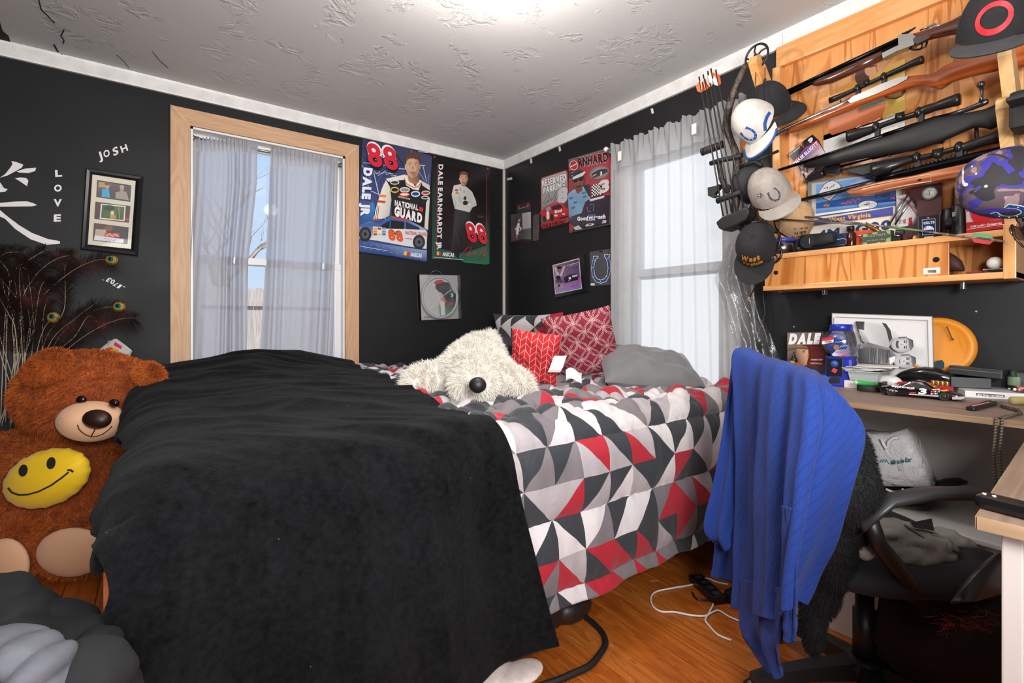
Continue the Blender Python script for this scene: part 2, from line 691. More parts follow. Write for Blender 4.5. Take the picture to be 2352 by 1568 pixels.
# ================================================================== materials of the room
def paint_black():
 n = N('black_wall_paint',0.42)
 v = n.coord('Object')
 x,y,z = n.xyz(v)
 big = n.noise(v,1.6,4,0.6)
 c = n.ramp(big,[(0.3,(0.0055,0.0059,0.0074)),(0.7,(0.0105,0.0109,0.0128))])
 sp = n.voro(v,9.0)
 rare = n.noise(v,3.1,1,0.5)
 speck = sp.lt(0.028) * rare.gt(0.56)
 c = n.mix(speck,c,'#b9b4b0')
 n.base(c)
 n.bump(n.noise(v,260,2,0.6),0.08,0.002)
 n.rough(n.noise(v,2.2,3,0.6) * 0.25 + 0.42)
 n.b.inputs['Specular IOR Level'].default_value = 0.3
 return n.m
WALLP = paint_black()
def paint_right():
 n = N('black_over_grey_wall_paint',0.45)
 v = n.coord('Object')
 x,y,z = n.xyz(v)
 big = n.noise(v,1.6,4,0.6)
 c = n.ramp(big,[(0.3,(0.0055,0.0059,0.0074)),(0.7,(0.0105,0.0109,0.0128))])
 sp = n.voro(v,9.0)
 speck = sp.lt(0.028) * n.noise(v,3.1,1,0.5).gt(0.56)
 c = n.mix(speck,c,'#b9b4b0')
 g = n.ramp(n.noise(v,3.0,3),[(0.3,'#a39d99'),(0.7,'#b4aeaa')])
 c = n.mix(z.lt(0.782),c,g)
 n.base(c)
 n.bump(n.noise(v,260,2,0.6),0.08,0.002)
 return n.m
WALLR = paint_right()
def ceil_mat():
 n = N('knockdown_ceiling_plaster',0.75)
 v = n.coord('Object')
 a = n.noise(v,8.0,5,0.6,1.1)
 b = n.noise(v,30.0,3,0.6,1.2)
 r = (a - 0.5).abs() * 9.0
 ridge = (1.0 - r.min(1.0)) * n.noise(v,5.0,3).gt(0.55)
 h = ridge * 0.7 + (b.gt(0.64)) * 0.3 + a * 0.25
 n.base(n.ramp(n.noise(v,0.9,3),[(0.3,'#c2c2c2'),(0.7,'#cecdcc')]))
 n.bump(h,0.5,0.007)
 return n.m
CEIL = ceil_mat()
def white_trim():
 n = N('white_painted_trim',0.45)
 v = n.coord('Object')
 c = n.ramp(n.noise(v,14,4,0.6),[(0.35,'#dcdad8'),(0.7,'#efeeed')])
 scuff = n.noise(v,60,2,0.5).gt(0.72)
 n.base(n.mix(scuff * 0.35,c,'#8d8984'))
 n.bump(n.noise(v,90,2),0.05,0.002)
 return n.m
TRIM = white_trim()
WHITE = P('white_paint','#e9e7e4',0.4)
def wood(name,c0,c1,c2,axis='z',rough=0.45,freq=1.0,knots=True,coat=0.0):
 n = N(name,rough)
 sc = {'x': (0.7,9,9),'y': (9,0.7,9),'z': (9,9,0.7)}[axis]
 v = n.coord('Object',tuple(q * freq for q in sc))
 a = n.noise(v,1.0,3,0.55,0.6)
 rings = (a * 11.0).frac()
 tri = (rings - 0.5).abs() * 2.0
 fine = n.noise(n.coord('Object',tuple(q * freq * 8 for q in sc)),1.0,3,0.6)
 f = tri * 0.55 + fine * 0.5
 n.base(n.ramp(f,[(0.12,c0),(0.45,c1),(0.85,c2)]))
 n.bump(fine,0.06,0.002)
 if coat:
  n.b.inputs['Coat Weight'].default_value = coat
  n.b.inputs['Coat Roughness'].default_value = 0.12
 return n.m
CASING = wood('bare_birch_board','#bd916d','#c79d79','#cfa884','z',0.5)
CASINGX = wood('bare_birch_board_level','#bd916d','#c79d79','#cfa884','x',0.5)
def ply(name,axis='z',strong=1.0):
 n = N(name,0.33)
 sc = {'z': (5.0,5.0,0.62),'y': (5.0,0.62,5.0)}[axis]
 v = n.coord('Object',sc)
 a = n.noise(v,1.35,2,0.45,0.9)
 r = (a * 8.0).frac()
 band = n.ramp(r,[(0.0,'#dd9a58'),(0.40,'#e0a363'),(0.50,'#b96f30'),(0.66,'#c98140'),(0.80,'#de9f5d'),(1.0,'#dd9a58')])
 fine = n.noise(n.coord('Object',tuple(q * 7 for q in sc)),1.5,3,0.6)
 c = n.mix(fine * 0.35,band,'#c98a4c','MULTIPLY')
 n.base(c)
 n.bump(fine,0.04,0.001)
 n.b.inputs['Coat Weight'].default_value = 0.25
 n.b.inputs['Coat Roughness'].default_value = 0.2
 return n.m
PLY = ply('varnished_pine_plywood')
PINE = wood('varnished_pine_board','#cf8a47','#dfa064','#e6ad75','y',0.35,0.8,coat=0.25)
PINEZ = wood('varnished_pine_upright','#cd8845','#db9c5f','#e4aa70','z',0.35,0.8,coat=0.25)
PINEX = wood('pale_pine_arm','#d3a160','#dfb27a','#e6bd88','x',0.4,0.8)
BLACKP = P('black_plastic','#121213',0.35)
BLACKM = P('matt_black_plastic','#17171a',0.6)
DARKM = P('dark_steel','#26272a',0.32,0.85)
STEEL = P('brushed_steel','#b9b9bb',0.25,1.0)
GLASS = P('window_glass','#ffffff',0.02,0.0,Transmission_Weight=1.0,IOR=1.02,Alpha=1.0)
def clear(name,fac=0.1,rough=0.05,tint='#ffffff',bumps=0.0,scale=14):
 m = bpy.data.materials.new(name)
 m.use_nodes = True
 nt = m.node_tree
 nt.nodes.clear()
 o = nt.nodes.new('ShaderNodeOutputMaterial')
 mx = nt.nodes.new('ShaderNodeMixShader')
 t = nt.nodes.new('ShaderNodeBsdfTransparent')
 g = nt.nodes.new('ShaderNodeBsdfGlossy')
 t.inputs[0].default_value = lin(tint)
 g.inputs['Roughness'].default_value = rough
 mx.inputs[0].default_value = fac
 if bumps:
  tcn = nt.nodes.new('ShaderNodeTexCoord')
  nz = nt.nodes.new('ShaderNodeTexNoise')
  nz.inputs['Scale'].default_value = scale
  nz.inputs['Detail'].default_value = 4
  nz.inputs['Distortion'].default_value = 2.0
  bp = nt.nodes.new('ShaderNodeBump')
  bp.inputs['Strength'].default_value = bumps
  bp.inputs['Distance'].default_value = 0.03
  nt.links.new(tcn.outputs['Object'],nz.inputs['Vector'])
  nt.links.new(nz.outputs[0],bp.inputs['Height'])
  nt.links.new(bp.outputs[0],g.inputs['Normal'])
 nt.links.new(t.outputs[0],mx.inputs[1])
 nt.links.new(g.outputs[0],mx.inputs[2])
 nt.links.new(mx.outputs[0],o.inputs[0])
 return m
PANE = clear('clear_pane',0.03,0.02)
PICG = clear('picture_glass',0.015,0.03)
FILM = clear('crinkled_clear_film',0.22,0.34,'#f4f6f6',0.6,12)
BLIS = clear('clear_blister_plastic',0.16,0.08,'#f6f6f6',0.25,30)
def sheer(name,alpha,hem,col,uvhem=(0.035,0.965,0.925)):
 m = bpy.data.materials.new(name)
 m.use_nodes = True
 nt = m.node_tree
 nt.nodes.clear()
 k = N.__new__(N)
 k.m,k.nt = m,nt
 o = nt.nodes.new('ShaderNodeOutputMaterial')
 mx = nt.nodes.new('ShaderNodeMixShader')
 t = nt.nodes.new('ShaderNodeBsdfTransparent')
 d = nt.nodes.new('ShaderNodeBsdfDiffuse')
 tr = nt.nodes.new('ShaderNodeBsdfTranslucent')
 m2 = nt.nodes.new('ShaderNodeMixShader')
 d.inputs[0].default_value = lin(col)
 tr.inputs[0].default_value = lin(col)
 m2.inputs[0].default_value = 0.5
 tcn = nt.nodes.new('ShaderNodeTexCoord')
 u,v,_ = k.xyz(tcn.outputs['UV'])
 h = u.lt(uvhem[0]).max(u.gt(uvhem[1])).max(v.gt(uvhem[2]))
 a = h * (hem - alpha) + alpha
 nt.links.new(a.k,mx.inputs[0])
 nt.links.new(t.outputs[0],mx.inputs[1])
 nt.links.new(d.outputs[0],m2.inputs[1])
 nt.links.new(tr.outputs[0],m2.inputs[2])
 nt.links.new(m2.outputs[0],mx.inputs[2])
 nt.links.new(mx.outputs[0],o.inputs[0])
 return m
SHEERA = sheer('grey_sheer_voile',0.87,0.97,'#d2d2d9')
SHEERB = sheer('grey_sheer_voile_right',0.52,0.97,'#bdbdbf',(0.02,0.985,0.915))
# ================================================================== shell of the room
XL,YF,ZC,TH = -3.75,-4.75,2.41,0.14
W1 = (-2.217,-1.339,0.66,2.177)
W2 = (-1.98,-1.33,0.62,2.06)
mb = MB()
mb.box(((XL + W1[0]) / 2 - TH / 2,TH / 2,ZC / 2),(W1[0] - XL + TH,TH,ZC),WALLP)
mb.box(((W1[1] + TH) / 2,TH / 2,ZC / 2),(TH - W1[1],TH,ZC),WALLP)
mb.box(((W1[0] + W1[1]) / 2,TH / 2,W1[2] / 2),(W1[1] - W1[0],TH,W1[2]),WALLP)
mb.box(((W1[0] + W1[1]) / 2,TH / 2,(W1[3] + ZC) / 2),(W1[1] - W1[0],TH,ZC - W1[3]),WALLP)
solo(mb,'wall_back',kind='structure')
mb = MB()
mb.box((TH / 2,W2[1] / 2,ZC / 2),(TH,-W2[1],ZC),WALLR)
mb.box((TH / 2,(W2[0] + YF) / 2,ZC / 2),(TH,W2[0] - YF,ZC),WALLR)
mb.box((TH / 2,(W2[0] + W2[1]) / 2,W2[2] / 2),(TH,W2[1] - W2[0],W2[2]),WALLR)
mb.box((TH / 2,(W2[0] + W2[1]) / 2,(W2[3] + ZC) / 2),(TH,W2[1] - W2[0],ZC - W2[3]),WALLR)
solo(mb,'wall_right',kind='structure')
mb = MB()
mb.box((XL - TH / 2,YF / 2,ZC / 2),(TH,-YF,ZC),WALLP)
solo(mb,'wall_left',kind='structure')
mb = MB()
mb.box((XL / 2,YF - TH / 2,ZC / 2),(-XL + 2 * TH,TH,ZC),P('pale_wall_paint','#b8b4af',0.6))
solo(mb,'wall_front',kind='structure')
ceil = MB()
ceil.box((XL / 2,YF / 2,ZC + 0.06),(-XL + 2 * TH,-YF + 2 * TH,0.12),CEIL)
ceiling = solo(ceil,'ceiling',kind='structure')
DARK = P('dark_void','#0a0a0b',0.9)
mb = MB()
def cz(px,py,d=0.0015):
 p = onZ(px,py,ZC)
 p.z -= d
 return p
hole = [(-20,30),(0,50),(6,70),(20,82),(24,96),(27,108),(-20,98)]
hp = [cz(*p) for p in hole][::-1]
mb.add(hp,[list(range(len(hp)))],DARK)
crk = MB()
for pts,wd in (([(87,-8),(95,22),(108,34),(125,52)],.003),([(147,68),(140,82),(147,92),(145,100)],.003),
    ([(124,102),(133,118)],.005),([(142,124),(148,136)],.004),([(27,108),(50,114)],.006),
    ([(268,126),(284,140),(296,156)],.002),([(350,118),(366,138),(386,156)],.002)):
 crk.tube([cz(*p,0.0) for p in pts],wd,DARK,4)
o = link(crk.mesh('crack'),'crack'); o.parent = ceiling
o = link(mb.mesh('plaster_hole'),'plaster_hole'); o.parent = ceiling
def floor_mat(i):
 n = N('orange_varnished_fir_%d' % i,0.3)
 v = n.coord('Object',(9,0.8,9))
 ox = n.coord('Object',(1,1,1))
 a = n.noise(v,1.6 + i * .2,4,0.6,0.8)
 r = (a * 7.0).frac()
 cols = (('#8c4312','#a85a1f','#b96a2a'),('#81390d','#9d501a','#b06225'),('#924a17','#ad6126','#bd7232'))[i]
 c = n.ramp(r * 0.5 + n.noise(v,6,3) * 0.5,[(0.2,cols[0]),(0.55,cols[1]),(0.9,cols[2])])
 worn = n.noise(ox,11,5,0.7,0.8)
 c = n.mix(worn.gt(0.685) * 0.75,c,'#d9a982')
 n.base(c)
 n.rough(n.noise(ox,5,3) * 0.3 + 0.18)
 return n.m
FLM = [floor_mat(i) for i in range(3)]
fl = MB()
fl.box((XL / 2,YF / 2,-0.06),(-XL + 2 * TH,-YF + 2 * TH,0.08),P('dark_subfloor','#1c0f08',0.8))
floor = solo(fl,'floor',kind='structure')
pw = 0.108
meshes = {}
k = 0
x = XL
while x < 0:
 cuts = [YF,YF + 1.1 + 1.9 * ((k * 37) % 10) / 10.0,0.0]
 for a,b in zip(cuts,cuts[1:]):
  m = MB()
  m.box((x + pw / 2,(a + b) / 2,-0.01),(pw - 0.0022,b - a - 0.003,0.02 + 0.0006 * ((k * 7) % 3)),FLM[(k * 5 + (a > YF)) % 3],0.0015)
  o = link(m.mesh('plank'),'plank')
  o.parent = floor
 x += pw
 k += 1
# mouldings
def prof_run(name,pts,axis,a,b,mat,cuts=()):
 e = [a] + list(cuts) + [b]
 root = None
 for i in range(len(e) - 1):
  m = MB()
  g = 0.0012 if i else 0.0
  rings = []
  for t in (e[i] + g,e[i + 1]):
   rings.append([Vector((t,-p[0],p[1])) if axis == 'x' else Vector((-p[0],t,p[1])) for p in pts])
  m.loft(rings,mat,False)
  o = link(m.mesh(name if i == 0 else 'moulding_length'),name if i == 0 else 'moulding_length')
  if root is None:
   root = o
   o['kind'] = 'structure'
  else:
   o.parent = root
 return root
CR = [(0,2.336),(0.016,2.336),(0.018,2.345),(0.018,2.398),(0.022,ZC),(0,ZC)]
prof_run('trim_1',CR,'x',0.0,XL,TRIM,(onA(779,300,.02).x,))
prof_run('trim_2',CR,'y',-0.018,YF,TRIM,(onB(1797,90,.02).y,))
mb = MB()
mb.box((-0.009,-0.009,1.2),(0.018,0.018,2.27),P('cream_corner_strip','#d9cfc6',0.5),0.003)
solo(mb,'trim_3',kind='structure')
mb = MB()
mb.box((XL / 2,-0.008,0.05),(-XL,0.016,0.10),TRIM,0.003)
solo(mb,'baseboard_back',kind='structure')
mb = MB()
mb.box((-0.008,YF / 2 - .02,0.05),(0.016,-YF - .04,0.10),TRIM,0.003)
solo(mb,'baseboard_right',kind='structure')
# ------------------------------------------------------------------ window in the back wall
VINYL = P('white_vinyl_sash','#e4e4e6',0.35)
t = Thing('window_1',None,None,None,'structure')
cw,ct = 0.095,0.02
x0,x1,z0,z1 = W1
def board(poly,mat):
 m = MB()
 m.prism([(p[0],p[1]) for p in poly],0.0,ct,mat,M=basis(Vector((0,-0.0005,0)),Vector((1,0,0)),Vector((0,0,1)),Vector((0,-1,0))))
 return m
g = 0.0012
t.part(board([(x0 - cw,z0 - cw),(x0 - .002,z0),(x0 - .002,z1 + g),(x0 - cw,z1 + cw)],CASING),'casing_board')
t.part(board([(x1 + .002,z0),(x1 + cw,z0 - cw),(x1 + cw,z1 + cw),(x1 + .002,z1 + g)],CASING),'casing_board')
t.part(board([(x0 - cw + g,z1 + cw),(x0 + g,z1 + .002),(x1 - g,z1 + .002),(x1 + cw - g,z1 + cw)],CASINGX),'casing_board')
t.part(board([(x0 - cw + g,z0 - cw),(x1 + cw - g,z0 - cw),(x1 - g,z0 - .002),(x0 + g,z0 - .002)],CASINGX),'casing_board')
m = MB()
for (a,b),(c,d) in (((x0 - cw,z1 + cw),(x0,z1)),((x1 + cw,z1 + cw),(x1,z1))):
 m.tube([(a,-.0205,b),(c,-.0205,d)],0.0028,P('pale_filler','#e3cfae',0.7),4)
t.part(m,'mitre_filler')
m = MB()
for a in (x0,x1):
 m.box((a + (0.006 if a == x0 else -0.006),0.055,(z0 + z1) / 2),(0.012,0.13,z1 - z0),WHITE)
m.box(((x0 + x1) / 2,0.055,z1 - 0.006),(x1 - x0,0.13,0.012),WHITE)
m.box(((x0 + x1) / 2,0.055,z0 + 0.006),(x1 - x0,0.13,0.012),WHITE)
t.part(m,'jamb_liner')
zm = 1.427
def sash(a0,a1,b0,b1,y,th,fr):
 m = MB()
 m.box(((a0 + a1) / 2,y,b1 - fr / 2),(a1 - a0,th,fr),VINYL,.003)
 m.box(((a0 + a1) / 2,y,b0 + fr / 2),(a1 - a0,th,fr),VINYL,.003)
 for a in (a0 + fr / 2,a1 - fr / 2):
  m.box((a,y,(b0 + b1) / 2),(fr,th,b1 - b0 - 2 * fr),VINYL,.003)
 return m
so = t.part(sash(x0 + .012,x1 - .012,zm - .022,z1 - .012,0.085,0.03,0.042),'sash')
m = MB(); m.box(((x0 + x1) / 2,0.085,(zm + z1) / 2),(x1 - x0 - .1,0.004,z1 - zm - .07),PANE)
t.part(m,'pane',so)
so = t.part(sash(x0 + .012,x1 - .012,z0 + .012,zm + .022,0.05,0.03,0.042),'sash')
m = MB(); m.box(((x0 + x1) / 2,0.05,(zm + z0) / 2),(x1 - x0 - .1,0.004,zm - z0 - .07),PANE)
t.part(m,'pane',so)
t.done()
# ------------------------------------------------------------------ window in the right wall
t = Thing('window_2',None,None,None,'structure')
y0,y1,z0,z1 = W2
for a,b,sz in ((y0 - .045,(z0 + z1) / 2,(0.09,z1 - z0)),(y1 + .045,(z0 + z1) / 2,(0.09,z1 - z0)),
     ((y0 + y1) / 2,z1 + .045,(y1 - y0 + .18,0.09)),((y0 + y1) / 2,z0 - .045,(y1 - y0 + .18,0.09))):
 m = MB(); m.box((-0.010,a,b),(0.018,sz[0] - .001,sz[1] - .001),TRIM,.003)
 t.part(m,'casing_board')
m = MB()
for a in (y0,y1):
 m.box((0.06,a + (0.006 if a == y0 else -0.006),(z0 + z1) / 2),(0.13,0.012,z1 - z0),WHITE)
m.box((0.06,(y0 + y1) / 2,z1 - .006),(0.13,y1 - y0,0.012),WHITE)
m.box((0.06,(y0 + y1) / 2,z0 + .006),(0.13,y1 - y0,0.012),WHITE)
t.part(m,'jamb_liner')
zm = 1.345
def sashy(a0,a1,b0,b1,x,th,fr):
 m = MB()
 m.box((x,(a0 + a1) / 2,b1 - fr / 2),(th,a1 - a0,fr),VINYL,.003)
 m.box((x,(a0 + a1) / 2,b0 + fr / 2),(th,a1 - a0,fr),VINYL,.003)
 for a in (a0 + fr / 2,a1 - fr / 2):
  m.box((x,a,(b0 + b1) / 2),(th,fr,b1 - b0 - 2 * fr),VINYL,.003)
 return m
so = t.part(sashy(y0 + .012,y1 - .012,zm - .03,z1 - .012,0.085,.03,.045),'sash')
m = MB(); m.box((0.085,(y0 + y1) / 2,(zm + z1) / 2),(.004,y1 - y0 - .1,z1 - zm - .08),PANE)
t.part(m,'pane',so)
so = t.part(sashy(y0 + .012,y1 - .012,z0 + .012,zm + .03,0.05,.03,.045),'sash')
m = MB(); m.box((0.05,(y0 + y1) / 2,(zm + z0) / 2),(.004,y1 - y0 - .1,zm - z0 - .08),PANE)
t.part(m,'pane',so)
t.done()
# ------------------------------------------------------------------ outside
m = MB()
m.box((0,9,-0.35),(40,17.5,0.1),P('dry_winter_lawn','#8b8468',0.9))
solo(m,'ground_outside',kind='structure')
FNC = wood('weathered_fence_board','#8f8683','#a79d99','#b9afaa','z',0.8)
t = Thing('wooden_fence','weathered grey board fence beyond the back window','fence')
yy = 4.6
zt = CAM.z + (740 - 662) * ((yy - CAM.y) / ray(600,660).y) / FPX
for i in range(46):
 xx = -4.2 + i * 0.145
 h = zt + 0.012 * math.sin(i * 2.7)
 m = MB()
 m.prism([(xx - .069,-0.3),(xx + .069,-0.3),(xx + .069,h - .03),(xx + .045,h),(xx - .045,h),(xx - .069,h - .03)],0,0.018,FNC,
   M=basis(Vector((0,yy,0)),Vector((1,0,0)),Vector((0,0,1)),Vector((0,-1,0))))
 t.part(m,'board')
for z in (0.3,zt - .22):
 m = MB(); m.box((-0.9,yy - .04,z),(6.7,0.04,0.09),FNC)
 t.part(m,'fence_rail')
t.done()
BARK = P('pale_bark','#9a8a7e',0.9)
t = Thing('bare_tree','bare leafless tree seen between the curtains above the fence','tree')
m = MB()
tw = MB()
rt = random.Random(11)
def limb(p,d,L,r,k):
 pts,q = [p],p
 dd = d.copy()
 for i in range(4):
  dd = (dd + Vector((rt.uniform(-.22,.22),rt.uniform(-.2,.2),rt.uniform(-.12,.2)))).normalized()
  q = q + dd * L / 4
  pts.append(q)
 (m if k < 2 else tw).tube(pts,[r * (1 - .45 * i / 4) for i in range(5)],BARK,5 if k < 2 else 3,False)
 if k < 5:
  for j in range(3 if k < 3 else 2):
   a = pts[rt.randint(2,4)]
   nd = (dd + Vector((rt.uniform(-.9,.9),rt.uniform(-.7,.7),rt.uniform(-.2,.6)))).normalized()
   limb(a,nd,L * rt.uniform(.55,.8),r * .52,k + 1)
limb(Vector((-1.05,7.4,-0.3)),Vector((-.12,0,1)),2.6,0.13,0)
t.part(m,'trunk')
t.part(tw,'branches')
t.done()
t = Thing('window_backdrop','white wall added outside the right window to brighten the view through it','backdrop')  # added sunlit wall that turns the view behind the right curtain white
m = MB(); m.box((2.75,-2,2.2),(.2,14,5.0),P('backdrop_white','#f1f1ef',0.8)); t.part(m,'backdrop_wall')
m = MB(); m.box((2.62,-2,-.1),(.06,14,.4),P('grey_plinth','#a9a7a4',0.8)); t.part(m,'plinth')
t.done()
# ------------------------------------------------------------------ curtains
def curtain(name,label,rows,plane,mat,folds,amp,header,rodr=0.012,seed=0,group=None,wob=1.0):
 rows = sorted(rows,reverse=True)
 nu,nv = folds * 26,60
 V = np.zeros((nv + 1,nu + 1,3))
 U = np.zeros((nv + 1,nu + 1,2))
 pys = [r[0] for r in rows]
 hi = len(rows) - 1
 L = [plane(r[1],r[0]) for r in rows]
 Rr = [plane(r[2],r[0]) for r in rows]
 for j in range(nv + 1):
  v = j / nv
  f = v * hi
  i0 = min(int(f),hi - 1)
  ff = f - i0
  a = L[i0].lerp(L[i0 + 1],ff)
  b = Rr[i0].lerp(Rr[i0 + 1],ff)
  for i in range(nu + 1):
   u = i / nu
   p = a.lerp(b,u)
   n = Vector((0,-1,0)) if name.endswith('_a') else Vector((-1,0,0))
   ph = u * folds * 2 * PI + 1.3 * math.sin(u * 9 + seed) * wob + 0.8 * math.sin(v * 3 + u * 5 + seed)
   sharp = math.sin(ph)
   sharp = math.copysign(abs(sharp) ** 0.75,sharp)
   am = amp * (0.55 + 0.45 * math.sin(u * 7.3 + seed * 2)) * (0.75 + 0.35 * (1 - v))
   d = sharp * am
   if v > header:
    k = (v - header) / (1 - header)
    ruf = 0.012 * math.sin(u * 32 * PI + seed) + 0.006 * math.sin(u * 63 * PI + 2 * seed)
    d = d * (1 - k) * .6 + ruf * (0.4 + 0.6 * k)
    p = p + Vector((0,0,0.010 * k * math.sin(u * 40 * PI + seed * 3)))
   V[j,i] = p + n * d
   U[j,i] = (u,v)
 me = npgrid(V,mat,'panel',U)
 return me
def pA(px,py): return onA(px,py,-0.012)
def pB(px,py): return onB(px,py,0.075)
ROD = P('silver_rod','#8f8c8a',0.35,1.0)
CLBL = 'grey sheer curtain panel at the back window'
t = Thing('curtain','left grey sheer curtain panel in the birch-framed window','curtain','sheer curtains of the back window')
me = curtain('panel_a','',[(318,445,592),(420,444,590),(600,436,570),(760,430,568),(900,424,566)],pA,SHEERA,6,0.030,0.93,seed=1)
t.part(me,'panel'); t.done()
t = Thing('curtain','right grey sheer curtain panel in the birch-framed window','curtain','sheer curtains of the back window')
me = curtain('panel_a','',[(340,622,778),(480,618,774),(660,608,768),(800,599,764),(900,594,762)],pA,SHEERA,6,0.030,0.93,seed=4)
t.part(me,'panel'); t.done()
t = Thing('curtain_rod','silver tension rod across the top of the birch-framed window','curtain rod')
m = MB()
zr = pA(443,312).z - .004
m.cyl((W1[0] + .014,0.031,zr),(W1[1] - .014,0.031,zr),0.007,ROD)
t.part(m,'rod')
for xx,s in ((W1[0] + .012,1),(W1[1] - .012,-1)):
 m = MB()
 m.lathe([(0.017,0),(0.017,.006),(.011,.010),(.012,.03),(.008,.034)],ROD,M=frame((xx,0.031,zr),(s,0,0)))
 t.part(m,'end_cap')
t.done()
t = Thing('curtain','wide grey sheer curtain hanging over the window of the right wall','curtain')
me = curtain('panel_b','',[(336,1402,1500),(700,1403,1500)],pB,SHEERB,6,0.02,0.9)
# one wide gathered panel, its top edge rising to the right along the rod
top = [(1404,336),(1500,298),(1600,262),(1720,222)]
bot = [(1405,900),(1500,905),(1620,915),(1790,930)]
nu,nv = 170,70
V = np.zeros((nv + 1,nu + 1,3)); U = np.zeros((nv + 1,nu + 1,2))
ya,yb = onB(1404,336,.075).y,onB(1712,222,.075).y
zt = onB(1500,298,.075).z
for j in range(nv + 1):
 v = j / nv
 for i in range(nu + 1):
  u = i / nu
  # cloth spread: gathered at the top, fanning out a little below
  y = ya + (yb - ya) * u - 0.24 * (1 - v) ** 0.8 * max(0,u - .55) ** 1.2
  z = 0.32 + (zt - 0.32) * v
  ph = u * 9 * 2 * PI + 2.4 * math.sin(u * 8 + 1) + 0.6 * math.sin(v * 3 + u * 6)
  s = math.sin(ph); s = math.copysign(abs(s) ** .95,s)
  d = s * (0.012 + 0.014 * abs(math.sin(u * 4.4 + .6))) * (0.4 + 0.6 * min(1,u * 2.4)) * (0.8 + 0.3 * (1 - v))
  if v > .93:
   k = (v - .93) / .07
   d = d * (1 - k) + k * (0.010 * math.sin(u * 150) + 0.006 * math.sin(u * 263))
   z += 0.010 * k * math.sin(u * 52 + 1) + .005 * k * math.sin(u * 118)
  V[j,i] = (-0.075 - d,y,z)
  U[j,i] = (u,v)
t.part(npgrid(V,SHEERB,'panel',U,flip=True),'panel')
TAGW = P('white_cloth_label','#ecebe8',0.8)
for px,py in ((1423,358),(1594,296)):
 m = MB()
 p = onB(px,py,0.105)
 m.box((p.x,p.y,p.z),(0.0015,0.028,0.055),TAGW)
 t.part(m,'care_label')
t.done()
t = Thing('curtain_rod','white curtain rod with a ball end over the right wall window','curtain rod')
m = MB(); m.cyl((-0.052,ya + .03,zt - .045),(-0.052,yb - .02,zt - .045),0.008,ROD)
t.part(m,'rod')
m = MB(); p = onB(1392,343,.075); m.ell(p,(.016,.016,.016),P('pearl_white','#e3dfd8',0.25))
m.cyl(p,(-.075,ya,zt - .045),.006,ROD)
t.part(m,'ball_finial')
for yq in (ya + .02,yb - .05):
 m = MB(); m.box((-.04,yq,zt - .045),(.08,.012,.02),ROD)
 t.part(m,'rod_bracket')
t.done()
bpy.data.meshes.remove(me)
# loose clear film hanging beside the curtain
rows = [(560,1672,1705),(640,1640,1722),(720,1668,1752),(790,1690,1778),(850,1690,1800),(900,1690,1812)]
V = np.zeros((41,31,3))
for j in range(41):
 f = j / 40 * (len(rows) - 1); i0 = min(int(f),len(rows) - 2); ff = f - i0
 py = rows[i0][0] * (1 - ff) + rows[i0 + 1][0] * ff
 xl = rows[i0][1] * (1 - ff) + rows[i0 + 1][1] * ff
 xr = rows[i0][2] * (1 - ff) + rows[i0 + 1][2] * ff
 for i in range(31):
  u = i / 30
  dd = 0.135 + 0.02 * math.sin(u * 21 + j * .12) + 0.014 * math.sin(u * 9 - j * .3) + .008 * math.sin(u * 37 + j * .9)
  V[j,i] = onB(xl + (xr - xl) * u,py,dd)
o = link(npgrid(V,FILM,'plastic_film'),'plastic_film')
setp(o,'crinkled clear plastic film hanging beside the right window curtain','plastic sheet')
# ================================================================== things on the back wall
C1 = (0,300,3.4091)
CP = (800,300,3.4079)
CW = (1140,320,4.1267)
DECAL = P('white_vinyl_decal','#e6e4e4',0.5)
def decal(face,crop,pts,th=0.0008):
 return sheet_from(face,crop,pts,th,DECAL)
fa = faceA(0.0012)
t = Thing('wall_decal','large white brushstroke character decal on the black back wall','decal')
for s in ([(0,368),(40,340),(80,290),(98,262),(88,238),(130,246),(183,266),(170,290),(120,318),(60,350)],
   [(130,318),(200,296),(283,290),(275,316),(220,332),(150,328)],
   [(116,372),(160,366),(205,370),(222,390),(212,434),(190,420),(150,392)],
   [(-60,330),(0,405),(18,430),(30,450),(60,458),(40,478),(0,482),(-60,475)],
   [(-80,560),(0,565),(120,555),(210,553),(255,565),(291,582),(250,592),(100,594),(-80,596)],
   [(-70,565),(0,622),(60,672),(150,740),(250,800),(380,850),(440,858),(470,868),(468,884),(365,894),(240,850),(120,770),(40,690),(-70,640)]):
 t.part(decal(fa,C1,s),'brush_stroke')
t.done()
def letters(name,label,items,crop,face,bold=0.02,col=None):
 t = Thing(name,label,'letters')
 for ch,p0,p1,pt in items:
  pr = Print(face,crop,0.0)
  pr.text(ch,p0,p1,pt,'#e9e6e6',bold)
  t.part(pr.mb,'letter')
 t.done()
letters('wall_letters','white LOVE letters stuck one below another on the black wall',
  [('L',(433,360),(487,356),(430,308)),('O',(424,474),(483,472),(424,424)),('V',(420,590),(484,590),(420,535)),('E',(420,710),(476,707),(422,656))],C1,fa,0.045)
letters('wall_letters','four white letters in an arc above the three-photo frame',
  [('J',(775,228),(806,220),(757,168)),('O',(815,210),(862,195),(806,158)),('S',(890,198),(930,178),(878,138)),('H',(955,172),(1004,152),(938,122))],C1,fa,0.03)
CF = (0,500,5.2275)
letters('wall_letters','small upside-down white number letters between the feathers and the birch casing',
  [('1',(1468,812),(1440,800),(1424,850)),('7',(1425,790),(1392,772),(1382,826)),('0',(1388,752),(1345,738),(1358,800)),('3',(1345,735),(1310,715),(1296,778)),
   ('-',(1512,826),(1480,815),(1496,850)),('-',(1252,740),(1226,732),(1244,768))],CF,fa,0.03)
